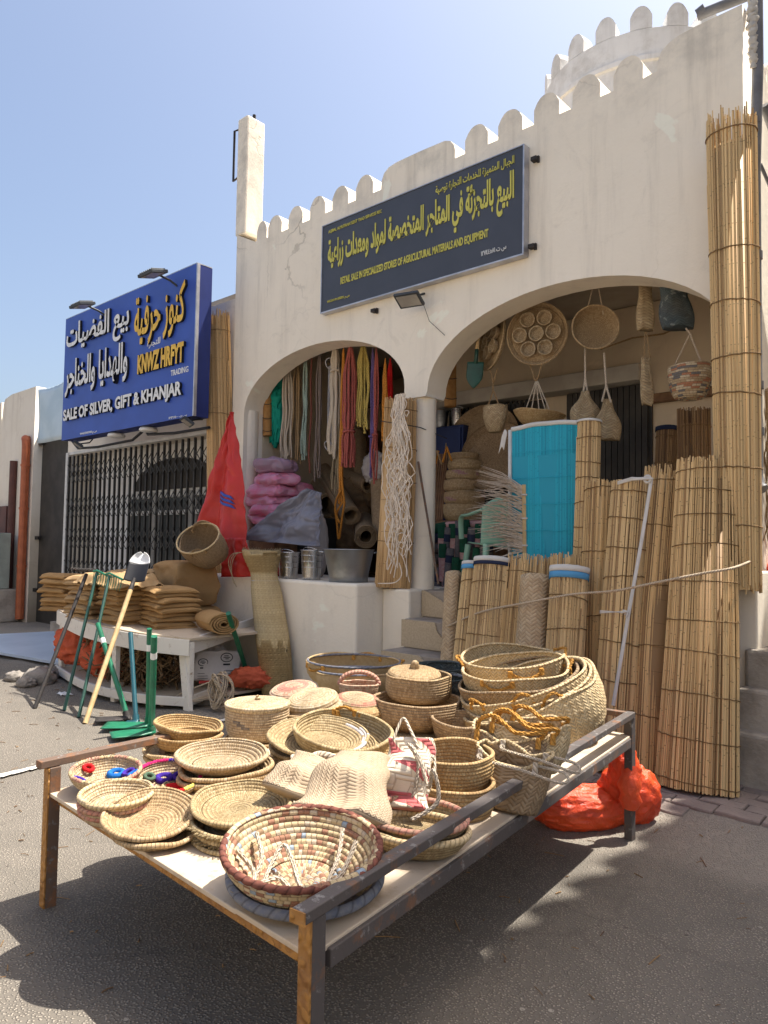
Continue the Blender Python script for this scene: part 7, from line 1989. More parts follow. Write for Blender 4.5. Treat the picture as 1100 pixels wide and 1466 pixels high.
# chain
p0 = at(472, 512, Y=LY); ch = thing('steel_chain', 'pale steel chain with rings at both ends under the left arch', 'chain', p0)
c_ = MB()
for k2, xo in enumerate((0.0, 0.04)):
    for i in range(26):
        z = -0.11-0.031*i; q = Quaternion((0, 0, 1), R(90*(i % 2)))
        c_.tube([V((xo, 0, z))+q @ V((0.010*math.cos(2*PI*j/10), 0, 0.021*math.sin(2*PI*j/10))) for j in range(10)], 0.0035, 5, True)
c_.build('links', M['alu'], ch)
for (z, rr2, nm) in ((-0.06, 0.055, 'ring'), (-0.95, 0.045, 'ring')):
    c_ = MB(); c_.tube([(rr2*math.cos(2*PI*j/24), 0.01*math.sin(4*PI*j/24), z+rr2*math.sin(2*PI*j/24)) for j in range(24)], 0.007, 8, True); c_.build(nm, M['alu'], ch)
# green net bundle and hanging coir pole on the left
b = MB(); puff(b, (0, 0, 0), (0.16, 0.1, 0.16), 71.0, 56, 40, 0.32); puff(b, (0.07, 0, -0.26), (0.10, 0.08, 0.26), 75.0, 56, 40, 0.35); puff(b, (0.09, 0.02, 0.2), (0.05, 0.05, 0.2), 77.0, 40, 30, 0.3)
p = at(391, 572, Y=LY+0.05); tag(b.build('green_netting', M['cloth_green'], None, p), 'bundle of bright green netting hanging in the left arch', 'netting')
def coir(name, label, px, y0, y1, Y, r):
    a, b_ = at(px, y0, Y=Y), at(px, y1, Y=Y); c_ = MB(); n_ = 16
    t_ = thing(name, label, 'coir pole', a)
    c_.tube([(b_-a)*(i/n_) for i in range(n_+1)], [r*(1+0.06*noise.noise(V((i*0.8, px, 1)))) for i in range(n_+1)], 20); c_.build('pole', M['coir'], t_)
    for s_ in (0.3, 0.62, 0.9):
        c_ = MB(); e = (b_-a)*s_; c_.tube([e+V((r*1.03*math.cos(2*PI*i/20), r*1.03*math.sin(2*PI*i/20), 0.01*math.sin(4*PI*i/20))) for i in range(20)], 0.004, 6, True); c_.build('binding', M['iron'], t_)
coir('coir_pole', 'short brown coir pole hanging behind the green netting', 383, 560, 624, 5.30, 0.05)
coir('coir_pole', 'brown coir pole hanging inside the right arch beside the spade', 645, 480, 582, 5.6, 0.058)
# pink sacks on the ledge, left
zz = 1.60; sacks = [(0.46, 0.15, 'lowest pink sack of the pile'), (0.50, 0.14, 'second pink sack from the bottom of the pile'), (0.49, 0.14, 'third pink sack of the pile'), (0.51, 0.15, 'fourth pink sack of the pile'), (0.50, 0.18, 'topmost bright pink sack of the pile')]
pc = at(389, 750, Y=5.22); pc.x = max(pc.x, -6.34)
for i, (wd, ht, lab) in enumerate(sacks):
    c_ = MB(); pillow_sack(c_, wd, 0.36, ht, 3.1*i, 0.075)
    o = c_.build('pink_sack', M['sack_pink'], None, (pc.x+0.04*math.sin(i*2.1), pc.y, zz)); o.rotation_euler = (0, 0, R(10*math.sin(i*3.0)))
    tag(o, lab+' beside the left column', 'sack', 'pink sacks in the left arch'); zz += ht*0.74
c_ = MB(); c_.box((0, 0, 0.258), (0.44, 0.34, 0.516)); tag(c_.build('dark_crate', M['brown_wood'], None, (pc.x, pc.y+0.02, 1.078), None, bevel=0.01), 'dark crate carrying the pile of pink sacks beside the left column', 'crate')
c_ = MB(); pillow_sack(c_, 0.46, 0.36, 0.20, 30, 0.05); tag(c_.build('mauve_sack', M['sack_mauve'], None, (pc.x+0.05, pc.y, zz)), 'greyish mauve sack crowning the pink pile', 'sack')
for i, (px, py, lab) in enumerate(((426, 700, 'small pink sack right of the pile, upper'), (430, 722, 'small pink sack right of the pile, lower'))):
    p = at(px, py, Y=5.55); c_ = MB(); pillow_sack(c_, 0.32, 0.30, 0.16, 50+i*5, 0.05); tag(c_.build('pink_sack', M['sack_pink'], None, p-V((0, 0, 0.09))), lab, 'sack', 'pink sacks in the left arch')
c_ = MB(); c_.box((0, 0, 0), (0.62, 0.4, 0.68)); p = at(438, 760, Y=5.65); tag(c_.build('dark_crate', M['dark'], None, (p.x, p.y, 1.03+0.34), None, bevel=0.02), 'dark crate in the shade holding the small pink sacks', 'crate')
# grey tarpaulin draped towards the ledge
b = MB()
g0, g1, g2, g3 = at(447, 700, Y=5.5), at(455, 712, Y=5.45), at(332, 775, Y=5.05), at(462, 782, Y=4.95)
def gfn(u, v):
    q = at(440, 699, Y=4.98).lerp(at(462, 706, Y=5.0), u).lerp(at(338, 772, Y=4.74).lerp(at(462, 783, Y=4.84), u), v)
    d_ = 0.05*math.sin(u*13+2*noise.noise(V((u*2, v*2, 4))))*(0.3+v)+0.05*noise.noise(V((u*4, v*5, 2)))+0.05*abs(noise.noise(V((u*9, v*7, 6))))
    return q+V((0, -1, 0.1))*d_
b.grid(gfn, 60, 48); tag(b.build('grey_tarpaulin', M['tarp_grey'], None, None, None, solid=0.004), 'grey tarpaulin draped from the pink sacks down to the ledge', 'tarpaulin')
b = MB(); puff(b, (0, 0, 0), (0.10, 0.10, 0.34), 81.0, 48, 40, 0.16); p = at(456, 745, Y=5.08); tag(b.build('grey_cloth', M['tarp_pale'], None, (p.x, p.y, 1.40)), 'pale grey rolled cloth standing beside the grey tarpaulin', 'cloth')
# dark rolled mats in the middle
def lying(name, label, a, b_, Ya, Yb, r, mat, group=None, turns=2.4, seed=0, flat=1.0):
    return mat_roll(name, label, at(*a, Y=Ya), at(*b_, Y=Yb), r, r, M[mat], flat, group, 'mat', turns, seed)
MG = 'rolled mats inside the left arch'
lying('rolled_mat', 'large brown rolled mat slanting towards the ledge, spiral end in view', (503, 738), (455, 660), 5.45, 6.5, 0.105, 'weave_grey', MG, 3.0, 1)
lying('rolled_mat', 'thick dark rolled mat behind the slanting one', (470, 725), (440, 660), 5.9, 6.7, 0.16, 'weave_grey', MG, 2.5, 2)
lying('rolled_mat', 'brown rolled mat lying across, end near the white plastic', (528, 695), (470, 668), 5.9, 6.9, 0.085, 'weave_grey', MG, 2.5, 3)
lying('rolled_mat', 'upright brown mat roll leaning at the back behind the yellow ropes', (520, 700), (512, 620), 6.3, 6.6, 0.10, 'weave_grey', MG, 2.4, 4)
lying('rolled_mat', 'upright mat roll leaning left of the one behind the yellow ropes', (500, 690), (495, 640), 6.5, 6.8, 0.11, 'weave_grey', MG, 2.4, 5)
lying('rolled_mat', 'round end of a rolled mat low down beside the zinc tub', (524, 768), (520, 740), 5.35, 6.4, 0.12, 'weave_grey', MG, 4.0, 6)
lying('rolled_mat', 'mat roll standing behind the tall reed roll at the column', (548, 770), (545, 690), 5.6, 5.7, 0.11, 'weave_grey', MG, 2.4, 7)
for i, (px, py, s_, lab) in enumerate(((490, 765, (0.42, 0.3, 0.3), 'dark brown fibre sack in the shade behind the zinc tub'), (505, 720, (0.36, 0.25, 0.3), 'dark fibre bale under the slanting mat roll'), (545, 700, (0.2, 0.2, 0.25), 'dark bale behind the reed roll at the column'))):
    b = MB(); puff(b, (0, 0, 0), s_, 90.0+i, 48, 36, 0.2); p = at(px, py, Y=6.2); tag(b.build('fibre_bale', M['fibre'], None, (p.x, p.y, max(p.z, 1.03+s_[2]*0.8))), lab, 'bale')
b = MB(); puff(b, (0, 0, 0), (0.16, 0.1, 0.17), 95.0, 48, 36, 0.3); p = at(538, 670, Y=5.9); tag(b.build('white_plastic', M['sack_white'], None, p), 'crumpled white plastic hanging behind the purple ropes', 'plastic bag')
c_ = MB(); c_.lathe([(0.0, 0.0, 0), (0.26, 0.0, 0.2), (0.275, 0.02, 0.25), (0.25, 0.03, 0.3), (0, 0.03, 0.4)], 48)
p = at(532, 555, Y=6.6); tag(c_.build('round_tray', M['iron'], None, p, V((0, 0, 1)).rotation_difference(V((0.2, -1, 0.1)).normalized())), 'large dark round tray hanging behind the yellow ropes', 'tray')
# shelf planks at the back
c_ = MB(); c_.box((-5.75, 7.2, 2.42), (1.7, 0.5, 0.04)); c_.box((-5.75, 7.2, 1.75), (1.7, 0.5, 0.04)); c_.box((-6.56, 7.2, 2.0), (0.05, 0.5, 1.9)); c_.box((-5.06, 7.2, 2.0), (0.05, 0.5, 1.9))
tag(c_.build('storage_shelf', M['brown_wood'], None), 'dark wooden shelf at the back of the left arch', 'shelf')
# buckets and tub on the ledge
def bucket(name, label, px, pyb, wtop, wbot, h, Y, mat, group=None, hoops=True, foot=True):
    p = at(px, pyb, Y=Y); m_ = mpp(p); r1, r0, hh = wtop/2*m_, wbot/2*m_, h*m_
    t_ = thing(name, label, 'bucket' if 'tub' not in name else 'tub', (p.x, p.y, 1.078), None, group)
    c_ = MB(); ft = 0.012 if foot else 0.04
    c_.lathe([(0, ft, 0), (r0*0.96, ft, 0), (r0, 0.0, 0), (r0*1.03, 0.0, 0), (r0*1.05, ft+0.012, 0.02), (r1, hh, hh), (r1+0.006, hh+0.003, hh), (r1+0.008, hh-0.004, hh), (r1-0.004, hh-0.004, hh), (r0*0.98, ft+0.02, 0.1), (0, ft+0.018, 0.2)], 56); c_.build('body', M[mat], t_)
    if hoops:
        for s_ in (0.42, 0.62, 0.82):
            rr2 = lerp(r0, r1, s_); c_ = MB(); c_.tube([(rr2*1.012*math.cos(2*PI*i/48), rr2*1.012*math.sin(2*PI*i/48), hh*s_) for i in range(48)], 0.0035, 6, True); c_.build('hoop', M[mat], t_)
        c_ = MB(); c_.tube([(r1*math.cos(PI*i/20), -r1*0.5*math.sin(PI*i/20)-0.0, hh*0.95+0.04*math.sin(PI*i/20)) for i in range(21)], 0.0035, 6)
        c_.build('handle', M[mat], t_)
    else:
        for sg in (-1, 1):
            c_ = MB(); e = rtw*(sg*r1*1.0); c_.tube([e+V((0, 0, hh*0.9))+fww*-0.05, e+rtw*(sg*0.035)+V((0, 0, hh*0.92))+fww*-0.05, e+rtw*(sg*0.035)+V((0, 0, hh*0.92))+fww*0.05, e+V((0, 0, hh*0.9))+fww*0.05], 0.007, 8); c_.build('handle', M[mat], t_)
    return t_
bucket('steel_bucket', 'shiny steel bucket next to the straw mat roll on the ledge', 413, 823, 31, 25, 37, 4.66, 'bucket', 'steel buckets on the ledge')
bucket('steel_bucket', 'shiny steel bucket next to the zinc tub on the ledge', 446, 823, 31, 25, 42, 4.66, 'bucket', 'steel buckets on the ledge')
bucket('zinc_tub', 'wide zinc tub with side handles on the ledge', 499, 826, 72, 54, 46, 4.70, 'tub', None, False, False)
# reed roll tied to the middle column and the white net
a = at(562, 845, Y=4.86); b_ = at(574, 572, Y=4.90)
reed_roll('reed_roll', 'fine reed roll tied against the middle column', (a.x, a.y, 1.032), b_, 0.155, 0.140, M['reed_fine'], (0.26, 0.55, 0.72, 0.96), rr=0.0062, rag=0.03, seed=31, flat=0.42)
nt_ = MB(); rg = random.Random(12)
p0 = at(577, 566, Y=4.76)
for i in range(34):
    x0 = rg.uniform(-0.03, 0.05); z1 = rg.uniform(-1.0, -1.62); ph, f1 = rg.uniform(0, 9), rg.uniform(3, 7)
    pts_ = []
    for j in range(26):
        t2 = j/25; sp2 = 0.03+0.10*math.sin(PI*min(1, t2*1.1))
        pts_.append(V((x0*(1+2*t2)+sp2*noise.noise(V((t2*f1, ph, 1)))*1.6+0.02*math.sin(t2*f1*4+ph), -0.04-0.03*rg.random()+0.04*noise.noise(V((t2*f1, ph, 5))), t2*z1)))
    nt_.tube(pts_, 0.0045, 5)
for i in range(26):
    t2 = rg.uniform(0.1, 0.95); c0 = V((rg.uniform(-0.10, 0.10), -0.06, -1.5*t2)); r2 = rg.uniform(0.02, 0.055)
    nt_.tube([c0+V((r2*math.cos(2*PI*j/12), 0.01*math.sin(j), r2*1.3*math.sin(2*PI*j/12))) for j in range(12)], 0.004, 5, True)
nt_.tube(smooth_path([(0.02, -0.04, -1.45), (0.05, -0.04, -1.55), (-0.02, -0.05, -1.62), (-0.20, -0.06, -1.635)], 8), 0.005, 5)
tag(nt_.build('white_net', M['net'], None, p0), 'tangled white cord net hanging over the reed roll at the middle column', 'net')
c_ = MB(); c_.tube([at(545, 603, Y=4.72), at(575, 607, Y=4.74), at(602, 612, Y=5.0), at(640, 628, Y=5.3)], 0.004, 6)
tag(c_.build('tie_wire', M['iron'], None), 'thin wire holding the reed roll to the middle column', 'wire')
# ------------------------------------------------------------------ right arch: hanging wares
RY = 5.45
def hang_disc(name, label, px, py, w_, h_, Y, nrm, cups, mat, rows=True, hn=1, depth=0.03, cat='basket tray', rb=0.93):
    p = at(px, py, Y=Y); r_ = h_/2*mpp(p)
    nq = V(nrm).normalized(); q = V((0, 0, 1)).rotation_difference(nq)
    t_ = thing(name, label, cat, p, q)
    coil_body(r_, r_*rb, depth, 0.012, 0.0065, 96, 1.0, 0, 0.02, px*0.1).build('body', M[mat], t_)
    for (cx_, cy_) in cups:
        rr2 = r_*0.235
        cb = coil_body(rr2, rr2*0.8, 0.045, 0.010, 0.005, 48, 1.0, 0, 0.02, cx_*9)
        cb.build('cup', M['coil_pale'], t_, (cx_*r_, cy_*r_, depth*0.35))
    return t_, p, r_, q
def ropes(name, label, segs, r, mat, cat='rope', group=None):
    c_ = MB()
    for s_ in segs: c_.tube(smooth_path(s_, 4) if len(s_) > 2 else s_, r, 7)
    return tag(c_.build(name, mat, None), label, cat, group)
hx = [(math.cos(2*PI*i/6+0.3)*0.56, math.sin(2*PI*i/6+0.3)*0.56) for i in range(6)]
hang_disc('cup_tray', 'hanging coil tray with seven small straw cups sewn on, facing the street', 770, 479, 78, 86, RY, (0.28, -0.94, -0.08), hx+[(0, 0)], 'coil_shade')
hang_disc('cup_tray', 'hanging coil tray with small cups turned edge on, left of the other', 708, 490, 40, 82, RY+0.05, (-0.53, -0.82, 0.10), [(math.cos(2*PI*i/5)*0.40, math.sin(2*PI*i/5)*0.40) for i in range(5)], 'coil_shade')
hang_disc('deep_tray', 'round coil basket hung on white cord showing its spiral inside', 850, 475, 52, 64, RY, (0.55, -0.80, 0.1), [], 'coil_shade', depth=0.10, rb=0.82, cat='basket')
tp = lambda x, y, Y=RY: at(x, y, Y=Y)
ropes('hanging_string', 'pair of cords carrying the round spiral coil basket', [[tp(852, 398), tp(841, 444)], [tp(855, 398), tp(864, 450)]], 0.0055, M['rope_pale'], 'string')
ropes('hanging_string', 'two orange strings holding the tray with seven cups', [[tp(773, 425), tp(763, 440)], [tp(774, 425), tp(778, 440)]], 0.0055, M['rope_tan'], 'string')
ropes('hanging_string', 'thin string holding the edge on tray beside the spade', [[tp(712, 440), tp(711, 452)]], 0.004, M['rope_tan'], 'string')
ropes('rope_strap', 'tan rope loop between the edge on tray and the small plaited basket', [[tp(702, 530), tp(705, 541), tp(707, 547), tp(712, 528)], [tp(706, 545), tp(706, 562)], [tp(706, 560), tp(699, 582)], [tp(707, 560), tp(716, 584)]], 0.007, M['rope_tan'], 'strap')
ropes('rope_strap', 'tan rope loop beneath the tray with seven cups', [[tp(759, 520), tp(763, 535), tp(767, 545), tp(772, 535), tp(776, 520)]], 0.007, M['rope_tan'], 'strap')
ropes('rope_strap', 'white cord strands carrying the shallow hanging bowl', [[tp(767, 546), tp(751, 592)], [tp(768, 546), tp(760, 594)], [tp(768, 546), tp(773, 596)], [tp(769, 546), tp(784, 597)], [tp(770, 546), tp(792, 600)]], 0.005, M['rope_white'], 'strap')
p = at(770, 611, Y=RY); b_ = coil_body(36*mpp(p), 20*mpp(p), 0.115, 0.012, 0.0065, 80, 1.0, 0.01, 0.02, 7); tag(b_.build('hanging_bowl', M['coil_gold'], None, p, V((0, 0, 1)).rotation_difference(V((0.12, 0.05, 1)).normalized())), 'shallow golden coil bowl hanging on white cords', 'bowl')
p = at(709, 618, Y=RY); soft_b = soft_body(17*mpp(p), 10*mpp(p), 0.22, 0.8, 0.006, 64, 0.02, 0.05, 8, 0.02, 0.04); tag(soft_b.build('plaited_basket', M['weave_bag'], None, p), 'small coarse plaited basket hanging below the edge on tray', 'basket')
ropes('rope_strap', 'white cord and tan strap holding the left plaited bag', [[tp(838, 498), tp(838, 541)], [tp(838, 541), tp(835, 566)], [tp(838, 541), tp(842, 566)]], 0.008, M['rope_white'], 'strap')
ropes('rope_strap', 'white cord and tan strap holding the round plaited bag', [[tp(865, 505), tp(868, 552)], [tp(868, 552), tp(862, 575)], [tp(868, 552), tp(875, 576)]], 0.008, M['rope_white'], 'strap')
def hbag(name, label, px, py, w_, h_, Y, mat, seed, top=0.3, ex=0.7, tilt=0.0):
    p = at(px, py, Y=Y); m_ = mpp(p); c_ = MB()
    def fn(u, v):
        a = u*2*PI; ca, sa = math.cos(a), math.sin(a)
        wv = w_/2*m_*lerp(0.75, 1, math.sin(PI*min(1, v*1.2+0.15)))*(lerp(1.0, top, smooth(0.35, 1.0, v)))
        n3 = noise.noise(V((ca*1.7, sa*1.7+v*2, seed)))
        return rtw*(math.copysign(abs(ca)**ex, ca)*wv+tilt*v*m_*h_)+fww*(sa*wv*0.5*(1+0.3*n3))+V((0, 0, (v-0.5)*h_*m_+0.02*n3))
    c_.grid(fn, 56, 22, w_*m_*2.1, h_*m_)
    ring = [fn(i/56, 0.0) for i in range(56)]; c_.add(ring, [tuple(range(56))])
    return tag(c_.build(name, M[mat], None, p, None, solid=0.008), label, 'bag')
hbag('plaited_bag', 'grey tan plaited bag hanging by a tan strap, left of the round one', 838, 584, 42, 46, RY, 'weave_bag', 3, 0.35)
hbag('round_bag', 'small round plaited bag hanging beside the black door', 870, 601, 38, 58, RY+0.05, 'weave_bag', 5, 0.4)
hbag('flat_hanging_bag', 'flat plaited pouch hanging high under the right side of the arch', 924, 440, 25, 66, RY-0.05, 'weave_bag', 8, 0.92, 0.5)
hbag('flat_hanging_bag', 'long narrow plaited pouch hanging below the flat one', 927, 546, 17, 66, RY-0.05, 'weave_bag', 9, 0.9, 0.5, -0.04)
ropes('rope_strap', 'tan straps of the long narrow plaited pouch', [[tp(924, 475, RY-.05), tp(922, 512, RY-.05)], [tp(926, 475, RY-.05), tp(931, 512, RY-.05)], [tp(921, 395, RY-.05), tp(920, 410, RY-.05)], [tp(928, 398, RY-.05), tp(930, 408, RY-.05)]], 0.006, M['rope_tan'], 'strap')
p = at(971, 442, Y=RY-0.1)
hbag('slate_bag', 'blue grey plaited basket hanging upside down at the right of the arch', 971, 440, 48, 62, RY-0.1, 'weave_dark', 12, 1.0, 0.7, -0.12)
ropes('rope_strap', 'pale cords carrying the many coloured coil basket', [[tp(988, 478, RY-.2), tp(962, 532, RY-.2)], [tp(988, 478, RY-.2), tp(1008, 528, RY-.2)], [tp(982, 470, RY-.2), tp(990, 480, RY-.2)]], 0.0065, M['rope_pale'], 'strap')
p = at(988, 570, Y=RY-0.2); b_ = coil_body(28*mpp(p), 21*mpp(p), 44*mpp(p), 0.016, 0.0085, 80, 1.0, 0.012, 0.02, 17); tag(b_.build('patterned_basket', M['coil_multi'], None, p), 'many coloured coil basket hanging beside the corner reed roll', 'basket')
c_ = MB(); c_.tube([at(860, 500, Y=6.3), at(905, 484, Y=6.5), at(950, 478, Y=6.5), at(985, 462, Y=6.2)], 0.008, 6); tag(c_.build('wall_cable', M['rope_tan'], None), 'brown cable sagging along the back wall of the right arch', 'cable')
# spade hanging by its handle
a, b_ = at(687, 456, Y=5.33), at(678, 556, Y=5.33); m_ = mpp(a); d_ = b_-a
t_ = thing('hanging_spade', 'small dark green spade hanging blade down in the right arch', 'spade', a)
c_ = MB(); c_.tube([d_*0.22, d_*0.45], 0.018, 10); c_.build('wooden_shaft', M['pale_wood'], t_)
c_ = MB(); c_.tube([d_*0.0+rtw*-0.035, d_*0.02+rtw*0.035, d_*0.12+rtw*0.03, d_*0.22, d_*0.12-rtw*0.03, d_*0.0-rtw*0.035], 0.010, 8); c_.build('grip', M['iron'], t_)
c_ = MB(); c_.tube([d_*0.44, d_*0.64], 0.016, 10); c_.grid(lambda u, v: d_*(0.62+0.38*v)+rtw*((u-0.5)*0.15*(1 if v < 0.5 else max(0.05, 1-((v-0.5)/0.5)**2)))+fww*(0.02*(u-0.5)**2), 10, 12); c_.build('blade', M['dgreen_paint'], t_, solid=0.005)
# navy cabinet with two buckets, sticks
p = at(636, 640, Y=6.45)
c_ = MB(); c_.box((0, 0, 0.75), (0.95, 0.4, 1.5)); cbn = thing('navy_cabinet', 'dark navy cabinet in the left corner of the right arch', 'cabinet', (p.x, 6.36, 1.03))
zc = at(636, 611, Y=6.2).z-1.03
c_ = MB(); c_.box((0, 0, zc/2), (0.9, 0.36, zc)); c_.build('carcass', M['navy_cab'], cbn, bevel=0.01)
c_ = MB(); c_.box((-0.22, -0.19, zc/2), (0.42, 0.02, zc-0.06)); c_.build('door', M['navy_cab'], cbn, bevel=0.004)
c_ = MB(); c_.box((0.22, -0.19, zc/2), (0.42, 0.02, zc-0.06)); c_.build('door', M['navy_cab'], cbn, bevel=0.004)
for (px, lab) in ((632, 'dull steel bucket on the navy cabinet, left'), (656, 'bright steel bucket on the navy cabinet beside the coir pole')):
    t_ = bucket('shelf_bucket', lab, px, 611, 21, 16, 25, 6.3, 'bucket' if px > 640 else 'tub', 'buckets on the navy cabinet'); t_.location.z = 1.03+zc+0.002
stk = random.Random(3)
SPG = 'slim poles leaning against the navy cabinet'
pl_ = None
for i in range(10):
    a, b_ = at(602+i*3.4, 752-i*0.8, Y=5.75), at(613+i*3.0, 655+2*math.sin(i*2.0), Y=6.0)
    if pl_ is None:
        c_ = MB(); L_ = (b_-a).length; c_.tube([(0, 0, 0), (0, 0, L_*0.5), (0, 0, L_)], [0.012, 0.013, 0.010], 8); pl_ = c_.build('slim_pole', M['brown_wood'], None); o = pl_
    else: o = pl_.copy(); COL.objects.link(o)
    o.location = (a.x, a.y, a.z); o.rotation_mode = 'QUATERNION'; o.rotation_quaternion = V((0, 0, 1)).rotation_difference((b_-a).normalized())
    tag(o, 'slim brown wooden pole in the bundle leaning at the navy cabinet', 'pole', SPG)
for (px, py, mt, lab) in ((626, 645, 'rope_tan', 'tan rope loop hung on the poles before the navy cabinet'), (640, 640, 'rope_saffron', 'orange tool handles hanging at the navy cabinet')):
    ropes('tool_bunch', lab, [[at(px, py, Y=5.7), at(px-6, py+22, Y=5.7)], [at(px, py, Y=5.7), at(px+7, py+20, Y=5.7)], [at(px-12, py+5, Y=5.72), at(px-16, py+24, Y=5.72)]], 0.010, M[mt], 'tool')
# stack of six lidless basket pots
heights = [(748, 706, 28, 30), (722, 720, 0, 0)]
PY = 5.95; SG = 'straw baskets stacked inside the right arch'
rows_ = [(745, 722, 59, 'lowest and widest'), (722, 703, 58, 'second from the bottom'), (704, 687, 55, 'third from the bottom'), (688, 673, 50, 'fourth from the bottom'), (674, 659, 48, 'fifth from the bottom'), (660, 650, 42, 'topmost and smallest')]
p0 = at(664, 746, Y=PY); zc = p0.z
for i, (yb_, yt, wpx, lab) in enumerate(rows_):
    m_ = mpp(p0); hh = (yb_-yt)*m_*0.97; r_ = wpx/2*m_
    o = coil_body(r_*0.97, r_*0.9, hh, 0.013, 0.007, 72, 1.0, 0.014, 0.02, i*3.3).build('stacked_basket', M['coil_mark' if i in (1, 3) else 'coil_shade'], None, (p0.x+0.01*math.sin(i*2), p0.y, zc))
    o.rotation_euler = (0, 0, i*1.9+R(20)); zc += hh*0.99
    tag(o, lab+' straw basket of the tall stack in the right arch', 'basket', SG)
o = None
c_ = MB(); rlid = 21*m_; c_.lathe([(0, 0.016, 0), (rlid, 0.012, 0.2), (rlid, 0, 0.22), (0, 0, 0.4)], 48); tag(c_.build('flat_disc', M['coil_shade'], None, (p0.x, p0.y, zc)), 'flat lid closing the tall straw basket stack', 'lid')
c_ = MB(); hb = p0.z-1.03; c_.box((0, 0.1, hb/2), (1.1, 0.6, hb)); tag(c_.build('stock_table', M['brown_wood'], None, (p0.x-0.05, p0.y, 1.03), None, bevel=0.01), 'low dark wooden table under the tall straw basket stack', 'table')
# large round coil trays leaning behind
for (px, py, rpx, Y, nrm, lab, mt) in ((692, 637, 58, 6.25, (0.1, -0.96, 0.26), 'huge brown coil tray leaning behind the basket stack', 'coil_brown'), (712, 655, 52, 6.05, (0.25, -0.93, 0.28), 'large brown coil tray leaning in front of the huge one', 'coil_brown')):
    p = at(px, py, Y=Y); r_ = rpx*mpp(p)
    tag(coil_body(r_, r_*0.86, 0.05, 0.016, 0.008, 96, 1.0, 0, 0.02, px).build('leaning_tray', M[mt], None, p, V((0, 0, 1)).rotation_difference(V(nrm).normalized())), lab, 'tray', 'large leaning coil trays')
# patterned rug rolls
rg = random.Random(8)
def rug(kind):
    t_ = thing('rug_roll', '', 'rug'); c_ = MB(); r_ = 0.040
    c_.tube([(0, 0, 0.0), (0, 0, 0.22)], r_, 16); c_.build('body', M[kind], t_)
    c_ = MB(); c_.tube([(0, 0, 0.222), (0, 0, 0.29)], r_*1.03, 16); c_.build('border', M['rug_green' if kind == 'rug_pink' else 'navy_tape'], t_)
    c_ = MB(); c_.tube([(0, 0, 0.292), (0, 0, 0.352)], [r_*1.02, r_*0.9], 16); c_.build('edge', M['rug_green' if kind == 'rug_pink' else 'rug_grey'], t_)
    return t_
pr_ = {'rug_pink': rug('rug_pink'), 'rug_grey': rug('rug_grey')}; used = set()
cols = [(633, 752, 0), (641, 757, 1), (648, 752, 0), (657, 748, 1), (667, 746, 0), (634, 780, 0), (645, 787, 1), (664, 772, 0), (676, 757, 1), (686, 752, 0), (694, 755, 1), (653, 800, 0), (638, 805, 0), (629, 815, 1), (672, 790, 1), (683, 786, 0), (693, 790, 1), (664, 803, 0), (676, 808, 1), (632, 840-15, 0), (700, 770, 1), (686, 812, 0)]
words_ = {0: 'pink patterned rug roll end with green border, in the pile under the straw baskets', 1: 'dark grey patterned rug roll end, in the pile under the straw baskets'}
for i, (px, pyt, kd) in enumerate(cols):
    kn = 'rug_pink' if kd == 0 else 'rug_grey'; Y = 5.42+0.03*(i % 5)
    p = at(px, pyt, Y=Y); ax_ = (V((0, 0, 1))+rtw*rg.uniform(-0.08, 0.08)-fww*0.15).normalized()
    q = V((0, 0, 1)).rotation_difference(ax_)
    loc = p-ax_*0.34
    if kn not in used: o = pr_[kn]; o.location = loc; o.rotation_mode = 'QUATERNION'; o.rotation_quaternion = q; used.add(kn)
    else: o = dup(pr_[kn], loc, q)
    o['label'] = words_[kd]; o['group'] = ('pink' if kd == 0 else 'grey')+' rug rolls under the straw baskets'
for i, (pyt, mt, lab) in enumerate(((757, 'rug_green', 'dark rug lying flat with white patterned edge, topmost beside the column'), (770, 'navy_tape', 'navy blue rolled rug lying beside the column'), (786, 'rug_grey', 'grey rolled rug lying third beside the column'), (800, 'rug_grey', 'greyish rolled rug lying fourth beside the column'), (816, 'fibre', 'brown rolled rug lowest beside the column'))):
    a, b_ = at(609, pyt+3, Y=5.55), at(640, pyt-3, Y=5.75)
    a.z -= 0.0; c_ = MB(); c_.tube([V((0, 0, 0)), (b_-a)*0.5, b_-a], 0.052, 14); tag(c_.build('lying_rug', M[mt], None, a), lab, 'rug', 'rugs lying beside the column')
for (px0, px1, py, mt, lab) in ((640, 700, 752, 'rug_pink', 'long red rug lying across the top of the rug pile'), (640, 700, 762, 'lime_cap', 'lime edged rug lying under the long red rug')):
    a, b_ = at(px0, py, Y=5.62), at(px1, py-2, Y=5.62); c_ = MB(); c_.tube([V((0, 0, 0)), b_-a], 0.035, 12); tag(c_.build('long_rug', M[mt], None, a), lab, 'rug')
